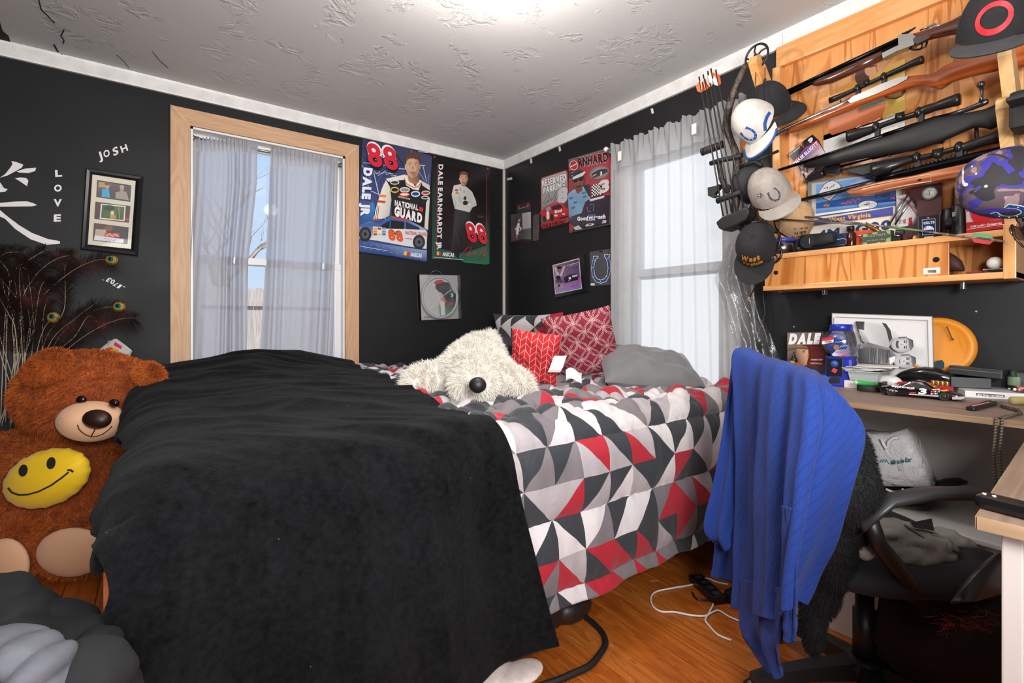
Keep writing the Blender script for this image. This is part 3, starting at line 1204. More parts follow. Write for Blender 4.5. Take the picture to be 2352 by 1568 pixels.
# ------------------------------------------------------------------ frame with three photographs
FRM = P('satin_black_frame','#17181a',0.3)
f0 = faceA(0.026)
t = Thing('photo_frame','black picture frame with three small photographs in a cream mat','picture frame')
oc = [(672,288),(1123,357),(1080,982),(628,928)]
ic = [(722,338),(1062,390),(1025,925),(685,890)]
O4 = [f0.px(C1[0] + p[0] / C1[2],C1[1] + p[1] / C1[2]) for p in oc]
I4 = [f0.px(C1[0] + p[0] / C1[2],C1[1] + p[1] / C1[2]) for p in ic]
for i in range(4):
 j = (i + 1) % 4
 m = MB()
 rings = []
 for o_,i_ in ((O4[i],I4[i]),(O4[j],I4[j])):
  o_,i_ = Vector(o_),Vector(i_)
  rg = []
  for k,c in ((0,-.0255),(0,-.004),(.18,0),(.6,-.004),(1,-.012),(1,-.0255)):
   q = o_.lerp(i_,k)
   rg.append(f0.W(q.x,q.y,c))
  rings.append(rg)
 m.loft(rings,FRM,False)
 t.part(m,'frame_rail')
fm = faceA(0.013)
matb = sheet_from(fm,C1,ic,0.003,P('cream_mat','#dfd9c6',0.8))
mo = t.part(matb,'mat')
def photo(quad,fn):
 pr = Print(fm,C1,0.0004)
 pr.poly(quad,'#1c1918')
 fn(pr)
 t.part(pr.mb,'photograph',mo)
def ph1(p):
 p.poly([(765,395),(1025,435),(1017,555),(757,520)],['#6b5a52','#4a3f42','#2c2629','#3a3032'])
 p.poly([(775,400),(850,412),(848,450),(770,440)],'#b89468')
 p.ell(840,432,17,24,'#c79a7d')
 p.ell(838,415,18,14,'#5b4632')
 p.poly([(800,455),(852,455),(862,526),(795,518)],'#2f9fd6')
 p.ell(955,455,16,20,'#b58d77')
 p.ell(955,438,18,12,'#b7a893')
 p.poly([(905,485),(950,470),(990,480),(1010,545),(905,530)],'#9d8f86')
def ph2(p):
 p.poly([(752,562),(1020,592),(1008,720),(742,688)],['#4c3438','#3c2a2e','#7a2430','#4a3034'])
 p.poly([(790,572),(985,590),(975,708),(780,690)],'#e5e2d6')
 p.poly([(800,580),(975,598),(966,700),(790,682)],['#3d5a33','#4f6b40','#33512c','#41632f'])
 p.ell(855,605,40,22,'#28401f')
 p.ell(880,645,15,18,'#d8cfae')
 p.poly([(860,660),(905,660),(910,690),(862,688)],'#b59a3e')
 p.line([(930,600),(935,690)],.0012,'#ddd8c8')
 p.line([(965,690),(985,680),(990,700),(1005,690)],.0012,'#e8dede')
def ph3(p):
 p.poly([(740,725),(1005,760),(995,885),(730,858)],['#5b3c2c','#2f2726','#1d1a1a','#3a3230'])
 p.ell(850,765,34,24,'#7c4a30')
 p.poly([(750,770),(830,775),(830,830),(742,825)],'#b9a894')
 p.poly([(820,800),(930,805),(940,835),(815,830)],'#d1503a')
 p.line([(835,825),(860,805),(880,828),(905,808),(925,832)],.0025,'#f1e4dc')
 p.poly([(742,820),(970,848),(965,880),(735,855)],'#dfdde6')
 p.line([(812,850),(825,838),(838,862),(850,842),(862,866),(875,846),(888,868),(905,850)],.0022,'#2a2426')
photo([(760,386),(1028,428),(1020,558),(753,520)],ph1)
photo([(748,556),(1022,590),(1010,722),(738,690)],ph2)
photo([(736,722),(1008,757),(998,888),(726,860)],ph3)
m = sheet_from(faceA(0.017),C1,ic,0.001,PICG)
t.part(m,'glass')
t.done()
# ------------------------------------------------------------------ poster of a driver in a black and white suit
def number88(p,a,b,top,col,out='#f2eeee',ow=.10,und=None):
 if und:
  p.text('88',(a[0] + 6,a[1] + 6),(b[0] + 6,b[1] + 6),(top[0] + 6,top[1] + 6),und,.09)
 p.text('88',a,b,top,col,.035,out,ow * .65)
def person_head(p,cx,cy,rx,ry,skin,hair,dark,ears=True):
 p.ell(cx,cy - ry * .35,rx * 1.12,ry * .85,hair)
 if ears:
  p.ell(cx - rx * 1.0,cy + ry * .05,rx * .16,ry * .22,skin)
  p.ell(cx + rx * 1.0,cy + ry * .05,rx * .16,ry * .22,dark)
 p.ell(cx,cy + ry * .05,rx,ry * .96,skin)
 p.poly([(cx + rx * .3,cy - ry * .7),(cx + rx * .9,cy - ry * .5),(cx + rx * .93,cy + ry * .4),(cx + rx * .4,cy + ry * .93),(cx + rx * .4,cy + ry * .2)],[skin,dark,dark,dark,skin])
 p.poly([(cx - rx * 1.0,cy - ry * .25),(cx - rx * .8,cy - ry * .62),(cx,cy - ry * .68),(cx + rx * .8,cy - ry * .55),(cx + rx * 1.02,cy - ry * .2),(cx + rx * 1.0,cy - ry * .95),(cx,cy - ry * 1.2),(cx - rx * .95,cy - ry * 1.0)],hair)
 for i in range(12):
  u = -1 + 2 * i / 11
  p.line([(cx + rx * u * .98,cy - ry * (.62 - .25 * u * u)),(cx + rx * (u * .9 + .12),cy - ry * (.9 - .12 * u * u)),(cx + rx * (u * .75 + .2),cy - ry * (1.12 - .25 * u * u))],.0016 * rx / 50,['#8a6a4a','#3f2d21','#6d5038'][i % 3])
 p.poly([(cx - rx * .85,cy + ry * .35),(cx - rx * .3,cy + ry * .5),(cx + rx * .5,cy + ry * .5),(cx + rx * .3,cy + ry * .98),(cx - rx * .3,cy + ry * .96)],[skin,dark,dark,dark,skin])
 p.poly([(cx - rx * .75,cy + ry * .0),(cx - rx * .35,cy - ry * .02),(cx - rx * .3,cy + ry * .28),(cx - rx * .65,cy + ry * .25)],['#d9b096',skin,skin,'#d9b096'])
 for sx_ in (-.42,.42):
  p.line([(cx + rx * (sx_ - .24),cy - ry * .26),(cx + rx * (sx_ + .24),cy - ry * .27)],.0032 * rx / 50,'#3b2a22')
  p.ell(cx + rx * sx_,cy - ry * .12,rx * .17,ry * .06,'#e9ded6')
  p.ell(cx + rx * sx_,cy - ry * .12,rx * .08,ry * .06,'#2b211d')
 p.poly([(cx - rx * .03,cy - ry * .1),(cx + rx * .16,cy + ry * .26),(cx - rx * .14,cy + ry * .26)],dark)
 p.line([(cx - rx * .3,cy + ry * .52),(cx,cy + ry * .5),(cx + rx * .32,cy + ry * .53)],.0028 * rx / 50,'#8a4a42')
fp = faceA(0.006)
t = Thing('driver_poster','poster of a race driver in black and white suit above blue number 88 car','poster')
cor = [(112,66),(380,118),(640,192),(655,205),(630,620),(608,1022),(600,1030),(340,985),(78,948),(90,500)]
m = sheet_from(fp,CP,cor,0.002,P('poster_card','#40466a',0.4))
sh = t.part(m,'sheet')
p = Print(fp,CP,.0005,INKG)
p.poly([(112,66),(380,118),(655,204),(630,620),(606,1028),(340,984),(79,947),(92,500)],['#343a5e','#353552','#4a4a66','#3c4e86','#2c3c6c','#38508c','#4a68a6','#4c62a0'])
rp_ = random.Random(4)
for i in range(60):
 a = (rp_.uniform(95,640),rp_.uniform(120,640))
 d = rp_.choice([(90,40),(70,110),(30,130),(-60,90),(120,10)])
 q1,q2 = (a[0],a[1]),(min(max(a[0] + d[0],95),622),a[1] + d[1])
 p.line([q1,q2],rp_.uniform(.002,.008),rp_.choice(['#aeb8d8','#d9dce8','#5d78b8','#8691b8','#23284a']))
p.poly([(100,600),(190,560),(240,700),(84,760)],['#2f63a8','#3f86c8','#2d5a9c','#25457e'])
# suit
p.poly([(292,384),(430,352),(452,420),(520,462),(560,440),(565,392),(636,430),(632,600),(596,760),(340,690),(330,540)],['#1c1d22','#232429','#1a1b1f','#1a1b1f','#1a1b1f','#26272c','#202126','#1b1c20','#151619','#17181c','#1e1f24'])
p.poly([(292,388),(322,440),(334,545),(318,668),(268,690),(188,698),(232,545),(262,450)],['#e8e4da','#d9d4c8','#cfc9bb','#bfb8a8','#d8d2c4','#efebe2','#efebe2','#efebe2'])
p.poly([(606,560),(634,520),(620,780),(592,760)],'#ddd8cb')
p.poly([(290,378),(440,345),(470,400),(440,385),(310,402)],'#e6e2dc')
p.poly([(566,392),(632,428),(634,470),(575,430)],'#d6d2cc')
for i in range(3):
 p.line([(213 + i * 12,585 + i * 2),(196 + i * 14,690)],.004,'#24262b')
p.poly([(240,500),(295,505),(288,525),(240,520)],'#e38b3c')
p.poly([(225,545),(290,552),(284,570),(224,562)],'#c8402f')
p.poly([(190,690),(235,688),(236,702),(190,704)],'#d24a3a')
p.poly([(428,360),(455,350),(520,440),(555,385),(572,400),(545,470),(500,460),(450,430)],'#ece7e0')
p.line([(434,372),(452,418),(505,446),(545,440),(566,405)],.008,'#d8662f')
p.poly([(455,340),(548,345),(552,400),(520,425),(470,402)],['#a87860','#7c5442','#8a5c49','#a87860','#b58468'])
person_head(p,500,280,54,90,'#d3a98e','#5a4232','#a5785f')
for (cx,cy,rx,ry,c,c2) in ((358,408,36,18,'#d8d4cc','#2a2b30'),(358,466,34,24,'#d8b84a','#1b1b1f'),(436,466,40,22,'#d5d2cc','#8d8c90'),(434,502,42,18,'#d0392e','#f0e4e0'),
        (520,498,36,24,'#dfe4ea','#26437c'),(600,490,34,18,'#d8d2cc','#c03a30'),(594,526,30,14,'#e8e6e2','#2a2b2e')):
 p.ell(cx,cy,rx,ry,c)
 p.ell(cx,cy,rx * .78,ry * .55,c2)
p.text('GOODYEAR',(384,525),(478,545),(386,512),'#e6d9a8',.03)
p.text('NATIONAL',(357,588),(540,625),(358,545),'#eceaea',.05)
p.poly([(548,600),(580,606),(578,638),(546,632)],'#c8333a')
p.text('GUARD',(353,662),(568,722),(358,592),'#f2f0f0',.07)
# car
p.poly([(80,742),(160,712),(232,728),(322,676),(440,690),(520,728),(596,772),(612,800),(606,930),(440,905),(190,858),(80,846)],['#49629c','#5d7cb8','#2f5aa0','#3868b0','#3b68ae','#2c4f8e','#aab4c6','#c2c8d2','#9ca3b0','#d6d9de','#dfe1e6','#b7c0d4'])
p.poly([(185,752),(600,782),(606,925),(440,900),(190,852)],'#d9dbe0')
p.poly([(330,668),(478,698),(470,712),(330,686)],'#b8423c')
p.poly([(250,745),(325,702),(432,716),(430,772),(262,768)],'#1c1f28')
p.poly([(445,716),(548,760),(552,778),(440,772)],'#23324e')
p.line([(322,704),(318,768)],.006,'#3b68ae')
for i in range(9):
 p.rect(190 + (i % 3) * 34,762 + (i // 3) * 22,218 + (i % 3) * 34,778 + (i // 3) * 22,['#c9b43c','#c24034','#8fa0c0','#d08a3a','#e8e6e2','#6b86b8','#b7372f','#e1c868','#4c6cae'][i])
p.text('88',(310,852),(425,868),(300,778),'#e2592e',.06,'#33231e',.05)
p.text('NATIONAL GUARD',(440,812),(604,826),(440,786),'#c94b48',.05)
p.line([(440,846),(490,851)],.006,'#c94b48')
for cx,cy in ((126,812),(545,874)):
 p.ell(cx,cy,48,56,'#2a2a2e')
 p.ell(cx,cy,30,36,'#55565b')
 p.ell(cx,cy,12,14,'#1b1b1d')
p.poly([(80,862),(606,940),(606,1026),(340,984),(79,946)],['#3a5690','#8fa3c8','#31426e','#2c4680','#36528c'])
for i in range(20):
 x = 110 + (i % 10) * 50
 y = 880 + (i % 10) * 7.6 + (i // 10) * 34
 p.line([(x,y + 16),(x + 26,y)] if i % 2 else [(x,y),(x + 26,y + 16)],.003,'#7d93c0')
p.line([(80,905),(295,942)],.003,'#dfe3ec')
p.poly([(430,945),(476,952),(468,982),(424,975)],'#d8c24a')
p.poly([(452,949),(476,952),(468,982),(446,979)],'#c8372f')
p.text('NASCAR',(478,984),(564,996),(484,954),'#f3f3f5',.04)
number88(p,(152,268),(386,312),(124,92),'#d2293f',ow=.09,und='#16161a')
p.text('DALE JR',(118,294),(92,672),(180,300),'#e9ecf4',.07,'#3a4d86',.05)
p.line([(190,318),(215,345),(238,322),(222,360),(262,335),(280,318),(290,352),(318,338),(330,360),(362,356)],.003,'#e8eef8')
p.line([(185,340),(300,335),(345,345)],.002,'#e8eef8')
t.part(p.mb,'print',sh)
t.done()
# ------------------------------------------------------------------ dark poster with a standing driver
t = Thing('driver_poster','dark poster of a standing driver with folded arms and red number 88','poster')
fp = faceA(0.004)
cor = [(658,193),(885,244),(1112,292),(1108,700),(1104,1040),(1078,1048),(905,1030),(880,1008),(655,1004),(655,600)]
m = sheet_from(fp,CP,cor,.002,P('black_poster_card','#1a1517',0.3))
sh = t.part(m,'sheet')
p = Print(fp,CP,.0005,INKG)
p.poly(cor,['#15151a','#1b1719','#20201f','#241a1c','#2f6b52','#2d7a58','#2f7f5e','#2a5f4a','#2f4a42','#242427'])
p.poly([(700,250),(1080,335),(1078,900),(900,960),(694,920)],['#191013','#161014','#1c1215','#251c1e','#191114'])
p.line([(700,256),(697,600),(692,905)],.004,'#b3283a')
p.line([(1078,338),(1080,700),(1080,960)],.004,'#b3283a')
p.ell(675,206,7,7,'#d0303c'); p.ell(1090,298,7,7,'#d0303c')
p.text('DALE EARNHARDT JR',(708,264),(695,932),(742,264),'#e6e3e4',.045)
p.poly([(832,618),(952,636),(955,720),(905,800),(862,1002),(800,940),(815,820)],['#3a393c','#2d2c2f','#232225','#1d1c1f','#1a191b','#2a292c','#333235'])
p.line([(850,640),(838,780),(870,900)],.003,'#4d4c50')
p.poly([(826,428),(880,420),(925,440),(968,478),(998,548),(1004,585),(970,602),(950,640),(832,612),(808,500)],['#d8d8d2','#e2e2dc','#c9c9c4','#bfc0bb','#d3d3cd','#c4c4bf','#bdbdb8','#a9a9a6','#c4c4c0','#dededa'])
p.poly([(826,560),(870,555),(960,600),(945,636),(832,612)],'#c9cac6')
p.line([(846,508),(905,560),(960,588)],.012,'#e4e4df')
p.line([(985,560),(930,580),(880,545)],.012,'#d5d5d0')
p.line([(815,500),(840,560),(836,612)],.0025,'#8b8c88'); p.line([(850,470),(870,520),(930,560),(1000,572)],.003,'#9a9b97'); p.line([(930,470),(975,520),(985,545)],.0025,'#9a9b97')
for i in range(3):
 p.line([(846 + i * 10,512 + i * 3),(880 + i * 12,560 + i * 3)],.002,'#3c3d40')
p.ell(912,528,12,15,'#38413f'); p.ell(915,566,20,18,'#2d2f30')
p.ell(846,466,14,8,'#b83a34'); p.ell(850,488,14,8,'#d8883a')
p.ell(905,478,10,9,'#a8a9a6'); p.line([(870,440),(884,470)],.004,'#3a3b3e')
p.poly([(882,405),(920,410),(918,438),(885,432)],'#94604f')
person_head(p,900,378,31,50,'#cf9f88','#6d5238','#a06f5c')
number88(p,(935,862),(1092,884),(905,714),'#d02134',ow=.09)
p.line([(890,960),(930,915),(960,905),(940,960),(905,985),(1000,950),(985,975),(1010,955),(1020,975),(1050,930),(1068,925),(1045,990),(1020,1005),(1085,960)],.005,'#cf3346')
p.poly([(690,945),(708,947),(706,976),(688,974)],'#d8b23c'); p.poly([(706,947),(722,949),(720,978),(704,976)],'#c23a32')
p.text('NASCAR',(734,980),(824,988),(738,950),'#f0eeee',.04)
p.line([(665,990),(895,1012)],.004,'#d9dbe0')
p.poly([(1000,660),(1060,668),(1050,690),(1005,684)],'#3c3032')
t.part(p.mb,'print',sh)
t.done()
# ------------------------------------------------------------------ wall clock still in its clear package
t = Thing('packaged_clock','round wall clock in its clear retail package hung below the posters','clock')
fo = faceA(0.052)
front = [(556,1124),(876,1130),(886,1470),(572,1484)]
a = [fo.px(CP[0] + q[0] / CP[2],CP[1] + q[1] / CP[2]) for q in front]
m = MB()
BOXK = P('black_package_card','#161617',0.35)
for i in (3,):
 j = 0
 m.add([fo.W(*a[i],0),fo.W(*a[j],0),fo.W(*a[j],-.051),fo.W(*a[i],-.051)],[(0,1,2,3),(3,2,1,0)],BOXK)
m.add([fo.W(*q,-.044) for q in a] + [fo.W(*q,-.051) for q in a],[(3,2,1,0),(4,5,6,7),(0,1,5,4),(1,2,6,5),(2,3,7,6),(3,0,4,7)],P('grey_package_card','#b9b9b8',0.5))
t.part(m,'backing_card')
fc = faceA(0.020)
def ringm(face,crop,c,rx,ry,w0,th,mat,n=36):
 m = MB()
 cc = face.px(crop[0] + c[0] / crop[2],crop[1] + c[1] / crop[2])
 e = face.px(crop[0] + (c[0] + rx) / crop[2],crop[1] + c[1] / crop[2])
 f = face.px(crop[0] + c[0] / crop[2],crop[1] + (c[1] - ry) / crop[2])
 A,B = e[0] - cc[0],f[1] - cc[1]
 pts = [face.W(cc[0] + A * math.cos(k * 2 * PI / n),cc[1] + B * math.sin(k * 2 * PI / n),0) for k in range(n)]
 m.tube(pts,w0,mat,8,closed=True)
 return m
m = ringm(faceA(0.03),CP,(718,1303),134,160,.011,0,P('pale_grey_clock_rim','#c3c5c8',0.3))
rim = t.part(m,'clock_rim')
p = Print(fc,CP,.001)
p.ell(718,1303,132,158,'#cfd1d0')
p.poly([(690,1170),(790,1190),(842,1290),(838,1380),(790,1440),(720,1458),(700,1380),(745,1310),(680,1230)],['#3d4144','#33363a','#2e3236','#2a6450','#2f7057','#86a89a','#b3c2ba','#3c4044','#454a4d'])
p.ell(708,1184,38,16,'#c0333a',-12)
p.poly([(668,1245),(730,1270),(770,1340),(722,1372),(698,1300)],['#e2e2e0','#cfcfcd','#c5403e','#e5e5e3','#d7d7d5'])
p.poly([(720,1330),(752,1340),(758,1440),(726,1448)],'#e8e8e6')
p.line([(640,1395),(716,1310),(812,1240)],.004,'#e8e9e8')
p.line([(716,1310),(690,1270)],.006,'#e8e9e8')
p.poly([(770,1290),(840,1270),(838,1310),(772,1320)],'#222427')
p.text('3',(800,1304),(822,1300),(800,1276),'#e6e6e6',.05)
p.poly([(760,1352),(822,1340),(820,1362),(770,1372)],'#b83a36')
t.part(p.mb,'clock_face',rim)
p = Print(faceA(0.008),CP,.0005)
p.poly([(560,1128),(620,1128),(600,1300),(640,1440),(575,1480)],'#c9cac9')
p.text('WALL CLOCK',(592,1466),(680,1460),(592,1454),'#3c3d3f',.03)
p.line([(622,1449),(655,1447)],.002,'#3c3d3f')
t.part(p.mb,'package_print')
m = MB()
m.add([fo.W(*q,0) for q in a],[(3,2,1,0)],BLIS)
m.add([fo.W(*a[1],0),fo.W(*a[2],0),fo.W(*a[2],-.044),fo.W(*a[1],-.044)],[(0,1,2,3)],BLIS)
m.add([fo.W(*a[0],0),fo.W(*a[1],0),fo.W(*a[1],-.044),fo.W(*a[0],-.044)],[(3,2,1,0)],BLIS)
t.part(m,'clear_cover')
m = MB()
q = [onA(CP[0] + x / CP[2],CP[1] + y / CP[2],.02) for x,y in ((640,1130),(652,1105),(690,1094),(722,1106),(735,1132))]
m.tube(q,.006,BLIS,6)
t.part(m,'hang_tab')
t.done()
# ================================================================== things on the right wall near the corner
fb = faceB(0.010)
t = Thing('parking_sign','grey and red reserved parking sign on the right wall','sign')
cor = [(420,385),(432,362),(650,291),(668,292),(676,310),(690,760),(680,785),(440,846),(424,828)]
m = sheet_from(fb,CW,cor,.003,P('sign_red','#b2353b',0.35))
sh = t.part(m,'sign_plate')
m = sheet_from(faceB(0.006),CW,[(412,352),(680,276),(694,800),(424,876)],.004,BLACKP)
t.part(m,'backing_board')
p = Print(fb,CW,.0005,INKG)
p.poly([(428,390),(438,370),(650,301),(662,304),(668,330),(676,560),(430,640)],['#b7b5b6','#c0bebf','#b3b1b2','#adabac','#aba9aa','#8f8d8e','#9a9899'])
p.poly([(429,640),(676,560),(682,738),(426,800)],['#8b898b','#4a484a','#3a383a','#5b595b'])
p.text('RESERVED',(437,448),(664,384),(432,388),'#efecec',.05,'#4a484a',.05)
p.text('PARKING',(448,514),(648,452),(448,456),'#efecec',.05,'#4a484a',.05)
p.text('8',(580,605),(676,582),(584,470),'#c9c7c8',.07,'#777577',.05)
p.line([(440,622),(452,590),(480,540),(500,520),(508,545),(485,590),(450,618),(500,580),(530,560),(520,585),(545,555),(560,500),(572,495),(560,560),(538,600),(580,560)],.003,'#232224')
p.poly([(414,690),(450,660),(470,640),(540,602),(625,600),(650,640),(686,660),(686,740),(600,765),(520,782),(430,750)],['#c62d33','#b8262c','#c8383d','#d04348','#c3333a','#c9343b','#b8272e','#a51f27','#b4252d','#a7222a','#b3262e'])
p.poly([(522,640),(600,612),(622,630),(632,655),(530,670)],'#3a2a2e')
p.poly([(470,650),(512,632),(518,668),(478,684)],'#8a9cb8')
p.text('8',(478,752),(506,748),(476,686),'#f0e8e8',.08)
p.text('Bud',(556,700),(622,684),(556,672),'#f3ecec',.05)
p.ell(566,722,18,10,'#d9d4d0'); p.ell(640,708,14,8,'#d9d4d0')
p.ell(458,752,14,26,'#262427'); p.ell(530,740,16,34,'#262427'); p.poly([(600,742),(684,720),(684,735),(600,758)],'#2a2628')
p.text('DALE JR FANS ONLY',(440,836),(664,788),(438,808),'#2c1a1c',.04)
t.part(p.mb,'print',sh)
t.done()
t = Thing('driver_sign','red tin sign of a driver in cap and sunglasses beside a race car','sign')
fb = faceB(0.016)
cor = [(684,190),(1086,72),(1078,806),(694,886)]
m = sheet_from(fb,CW,cor,.010,P('tin_sign_edge','#8d8a8c',0.35,0.5))
sh = t.part(m,'sign_plate')
p = Print(fb,CW,.0005,INKG)
p.poly([(690,215),(1082,92),(1080,545),(694,640)],['#a8353c','#b8383f','#a3333a','#7e4a4e'])
p.poly([(684,190),(1086,72),(1085,92),(686,214)],'#6b686a')
p.text('E',(694,372),(726,362),(690,300),'#2b2526',.06,'#b9aeb0',.04)
p.text('RNHARD',(782,258),(1062,205),(776,178),'#2b2526',.05,'#c0a8aa',.05)
p.ell(735,246,40,46,'#d8d0d0'); p.ell(735,246,34,40,'#b32f36')
p.text('Winston',(708,268),(764,236),(704,252),'#efe6e6',.04)
p.ell(978,314,98,62,'#b4b1b2',-16,rim='#75696b')
p.poly([(905,330),(930,310),(970,288),(1010,280),(1055,282),(1058,305),(1000,340),(915,368)],'#3c3a3d')
p.text('3',(985,340),(1005,336),(985,308),'#e0dede',.06)
p.line([(915,350),(950,330)],.006,'#c9c7c8')
# chequered flag and numeral
n_ = 8
for i in range(n_):
 for j in range(n_):
  x0,x1 = 905 + i * 14,905 + (i + 1) * 14
  y0,y1 = 432 + j * 14 - i * 3,432 + (j + 1) * 14 - i * 3
  p.poly([(x0,y0),(x1,y0 - 3),(x1,y1 - 3),(x0,y1)],'#e4e0dd' if (i + j) % 2 else '#2a2728')
p.text('3',(990,510),(1082,486),(988,400),'#cfc9c6',.05,'#8d7b7c',.05)
# race car
p.poly([(700,760),(800,700),(880,580),(930,540),(1080,530),(1076,800),(700,880)],['#4a4654','#3c3746','#2c2736','#38323f','#2a2432','#1f1b26','#2a2530'])
p.poly([(890,570),(1035,535),(1030,555),(900,590)],'#cfccd2')
p.line([(868,640),(880,690),(905,680)],.004,'#8d8798'); p.line([(895,622),(935,618),(928,680)],.004,'#8d8798')
p.text('GoodWrench',(778,772),(1045,748),(778,736),'#efedf0',.05)
p.text('Service Plus',(862,775),(948,768),(862,760),'#dcd9de',.03)
p.poly([(880,715),(950,708),(950,730),(882,736)],'#3f5f8e')
p.poly([(855,815),(875,802),(930,798),(938,808),(912,822),(860,826)],'#d8d6d8')
p.poly([(868,814),(885,807),(920,804),(905,817)],'#3a3542')
p.text('3',(1012,796),(1055,790),(1012,772),'#c8c5ca',.05)
p.poly([(740,835),(790,815),(826,850),(760,862)],'#bdb9be')
p.poly([(700,800),(745,820),(735,870),(702,880)],'#9c3a40')
# driver
p.poly([(690,520),(740,480),(820,455),(890,430),(902,470),(900,560),(850,600),(820,700),(700,740)],['#7fa6c4','#8fb4d0','#a9c6dc','#9dbdd6','#7b9fbe','#8fb2cc','#6f93b2','#7ea3c0','#6b8fae'])
p.poly([(830,440),(895,425),(905,540),(890,545)],'#2e3540')
for cx,cy in ((720,560),(760,600),(850,545),(840,510),(740,650)):
 p.ell(cx,cy,22,10,'#4d6c8c',-15)
p.poly([(756,470),(830,440),(828,490),(780,520)],'#7d4d42')
p.poly([(735,370),(835,345),(840,410),(825,462),(790,492),(748,450)],['#8a5a4c','#9c6a58','#80503f','#70463a','#6a4236','#7b4f42'])
p.poly([(735,372),(842,348),(840,378),(770,392),(738,395)],'#2f2a30')
p.ell(762,398,22,13,'#1d1a1e',-10); p.ell(815,386,20,13,'#1d1a1e',-10)
p.poly([(770,448),(822,436),(818,450),(776,460)],'#3c241d')
p.poly([(734,372),(738,320),(785,285),(825,300),(835,350)],['#262b34','#3a414c','#4c5561','#2e333c','#23272f'])
p.poly([(735,362),(800,330),(855,305),(858,318),(830,350),(740,385)],'#d8d6d6')
t.part(p.mb,'print',sh)
t.done()
t = Thing('blister_pack','small toy figure in a clear blister pack near the room corner','toy')
fb = faceB(0.004)
m = sheet_from(fb,CW,[(186,624),(200,612),(318,579),(328,588),(334,960),(325,972),(196,978),(190,700)],.002,P('dark_card','#2a2426',0.4))
sh = t.part(m,'backing_card')
p = Print(fb,CW,.0005,INKG)
p.poly([(192,628),(322,590),(325,660),(192,695)],['#3a3436','#2c2628','#4b4446','#353032'])
p.line([(205,662),(250,648),(300,635)],.0022,'#d9d4d6')
p.ell(300,620,16,14,'#a8323a'); p.ell(215,640,12,10,'#a8323a')
p.poly([(245,700),(328,685),(330,840),(250,850)],['#cfcaca','#b9b4b5','#a8a3a4','#c4bfc0'])
p.poly([(250,850),(330,840),(330,945),(250,950)],['#3f5148','#49584f','#5b6a61','#37453d'])
t.part(p.mb,'print',sh)
fbub = faceB(0.062)
bq = [fbub.px(CW[0] + q[0] / CW[2],CW[1] + q[1] / CW[2]) for q in ((134,716),(248,690),(250,945),(142,970))]
m = MB()
fv = [fbub.W(*q,0) for q in bq] + [fbub.W(*q,-.055) for q in bq]
m.add(fv,[(3,2,1,0),(0,1,5,4),(1,2,6,5),(2,3,7,6),(3,0,4,7)],BLIS)
t.part(m,'bubble')
fi = faceB(0.030)
m = MB()
fig = lambda x,y: onB(CW[0] + x / CW[2],CW[1] + y / CW[2],.03)
WS = P('white_toy_suit','#dcd9da',0.5)
m.tube([fig(196,940),fig(198,880),fig(206,830),fig(212,790)],[.009,.012,.014,.008],WS,8)
m.ell(fig(216,768),(.010,.010,.013),P('toy_skin','#b98b78',0.5))
m.tube([fig(208,812),fig(180,850),fig(200,875)],.006,WS,6)
m.tube([fig(208,812),fig(236,850),fig(215,872)],.006,WS,6)
fo_ = t.part(m,'figure')
p = Print(faceB(0.058),CW,0)
p.text('RACING',(146,945),(240,925),(146,915),'#2b2750',.05)
t.part(p.mb,'package_print',sh)
t.done()
m = sheet_from(faceB(0.03),CW,[(350,715),(406,708),(400,952),(345,964)],.002,BLIS)  # thin clear plastic plate standing a little off the wall
solo(m,'clear_plate','thin clear plate between the toy pack and parking sign','card holder')
t = Thing('plaque','black plaque with a purple race picture low on the right wall','plaque')
fb = faceB(0.022)
m = sheet_from(fb,CW,[(520,1170),(824,1084),(851,1440),(552,1502)],.021,P('gloss_black_plaque','#151517',0.18))
sh = t.part(m,'board')
p = Print(fb,CW,.0006,INKG)
p.poly([(533,1192),(786,1124),(812,1415),(558,1467)],'#d9d0d4')
p.poly([(541,1199),(780,1134),(804,1410),(563,1459)],['#8d6f8e','#3d2f42','#7a5b9a','#9a86b0'])
p.poly([(555,1340),(800,1290),(804,1408),(563,1458)],['#6f5596','#a04a8a','#7d6bb4','#9a8cc0'])
p.poly([(545,1210),(575,1205),(600,1290),(640,1195),(655,1200),(620,1300),(575,1300)],'#cbb7c4')
p.ell(598,1238,22,26,'#8a6a60'); p.ell(596,1215,24,14,'#2b2429')
p.poly([(640,1310),(680,1285),(760,1268),(782,1290),(775,1330),(650,1362)],['#2c2530','#3a3240','#2f2836','#251f2a','#1f1a24','#2a2430'])
p.text('3',(688,1345),(712,1340),(686,1308),'#efeaf0',.08)
p.poly([(720,1290),(770,1280),(772,1296),(722,1308)],'#c8c2d0')
p.line([(672,1196),(776,1166)],.004,'#d6cfd8'); p.line([(690,1206),(770,1184)],.0016,'#d6cfd8')
p.ell(590,1310,22,22,'#2b2429'); p.poly([(570,1330),(615,1322),(640,1355),(575,1370)],'#51424f')
for k in range(9):
 a_ = k * 2 * PI / 9
 p.line([(598,1385),(598 + 44 * math.cos(a_),1385 + 36 * math.sin(a_))],.004,'#d8c48c')
p.ell(598,1385,14,13,'#3a2d2a')
p.line([(715,1400),(735,1375),(750,1395),(775,1365)],.004,'#b03a72')
t.part(p.mb,'print',sh)
t.done()
t = Thing('horseshoe_magnet','blue horseshoe magnet on a grey card beside the right curtain','magnet')
fb = faceB(0.006)
m = sheet_from(fb,CW,[(884,1066),(1130,1028),(1132,1375),(893,1391)],.002,P('grey_translucent_card','#4a4b4e',0.2))
t.part(m,'card')
U = [(944,1112),(922,1160),(914,1220),(922,1290),(950,1335),(992,1348),(1036,1332),(1062,1285),(1072,1220),(1066,1160),(1044,1105)]
p = Print(fb,CW,.001)
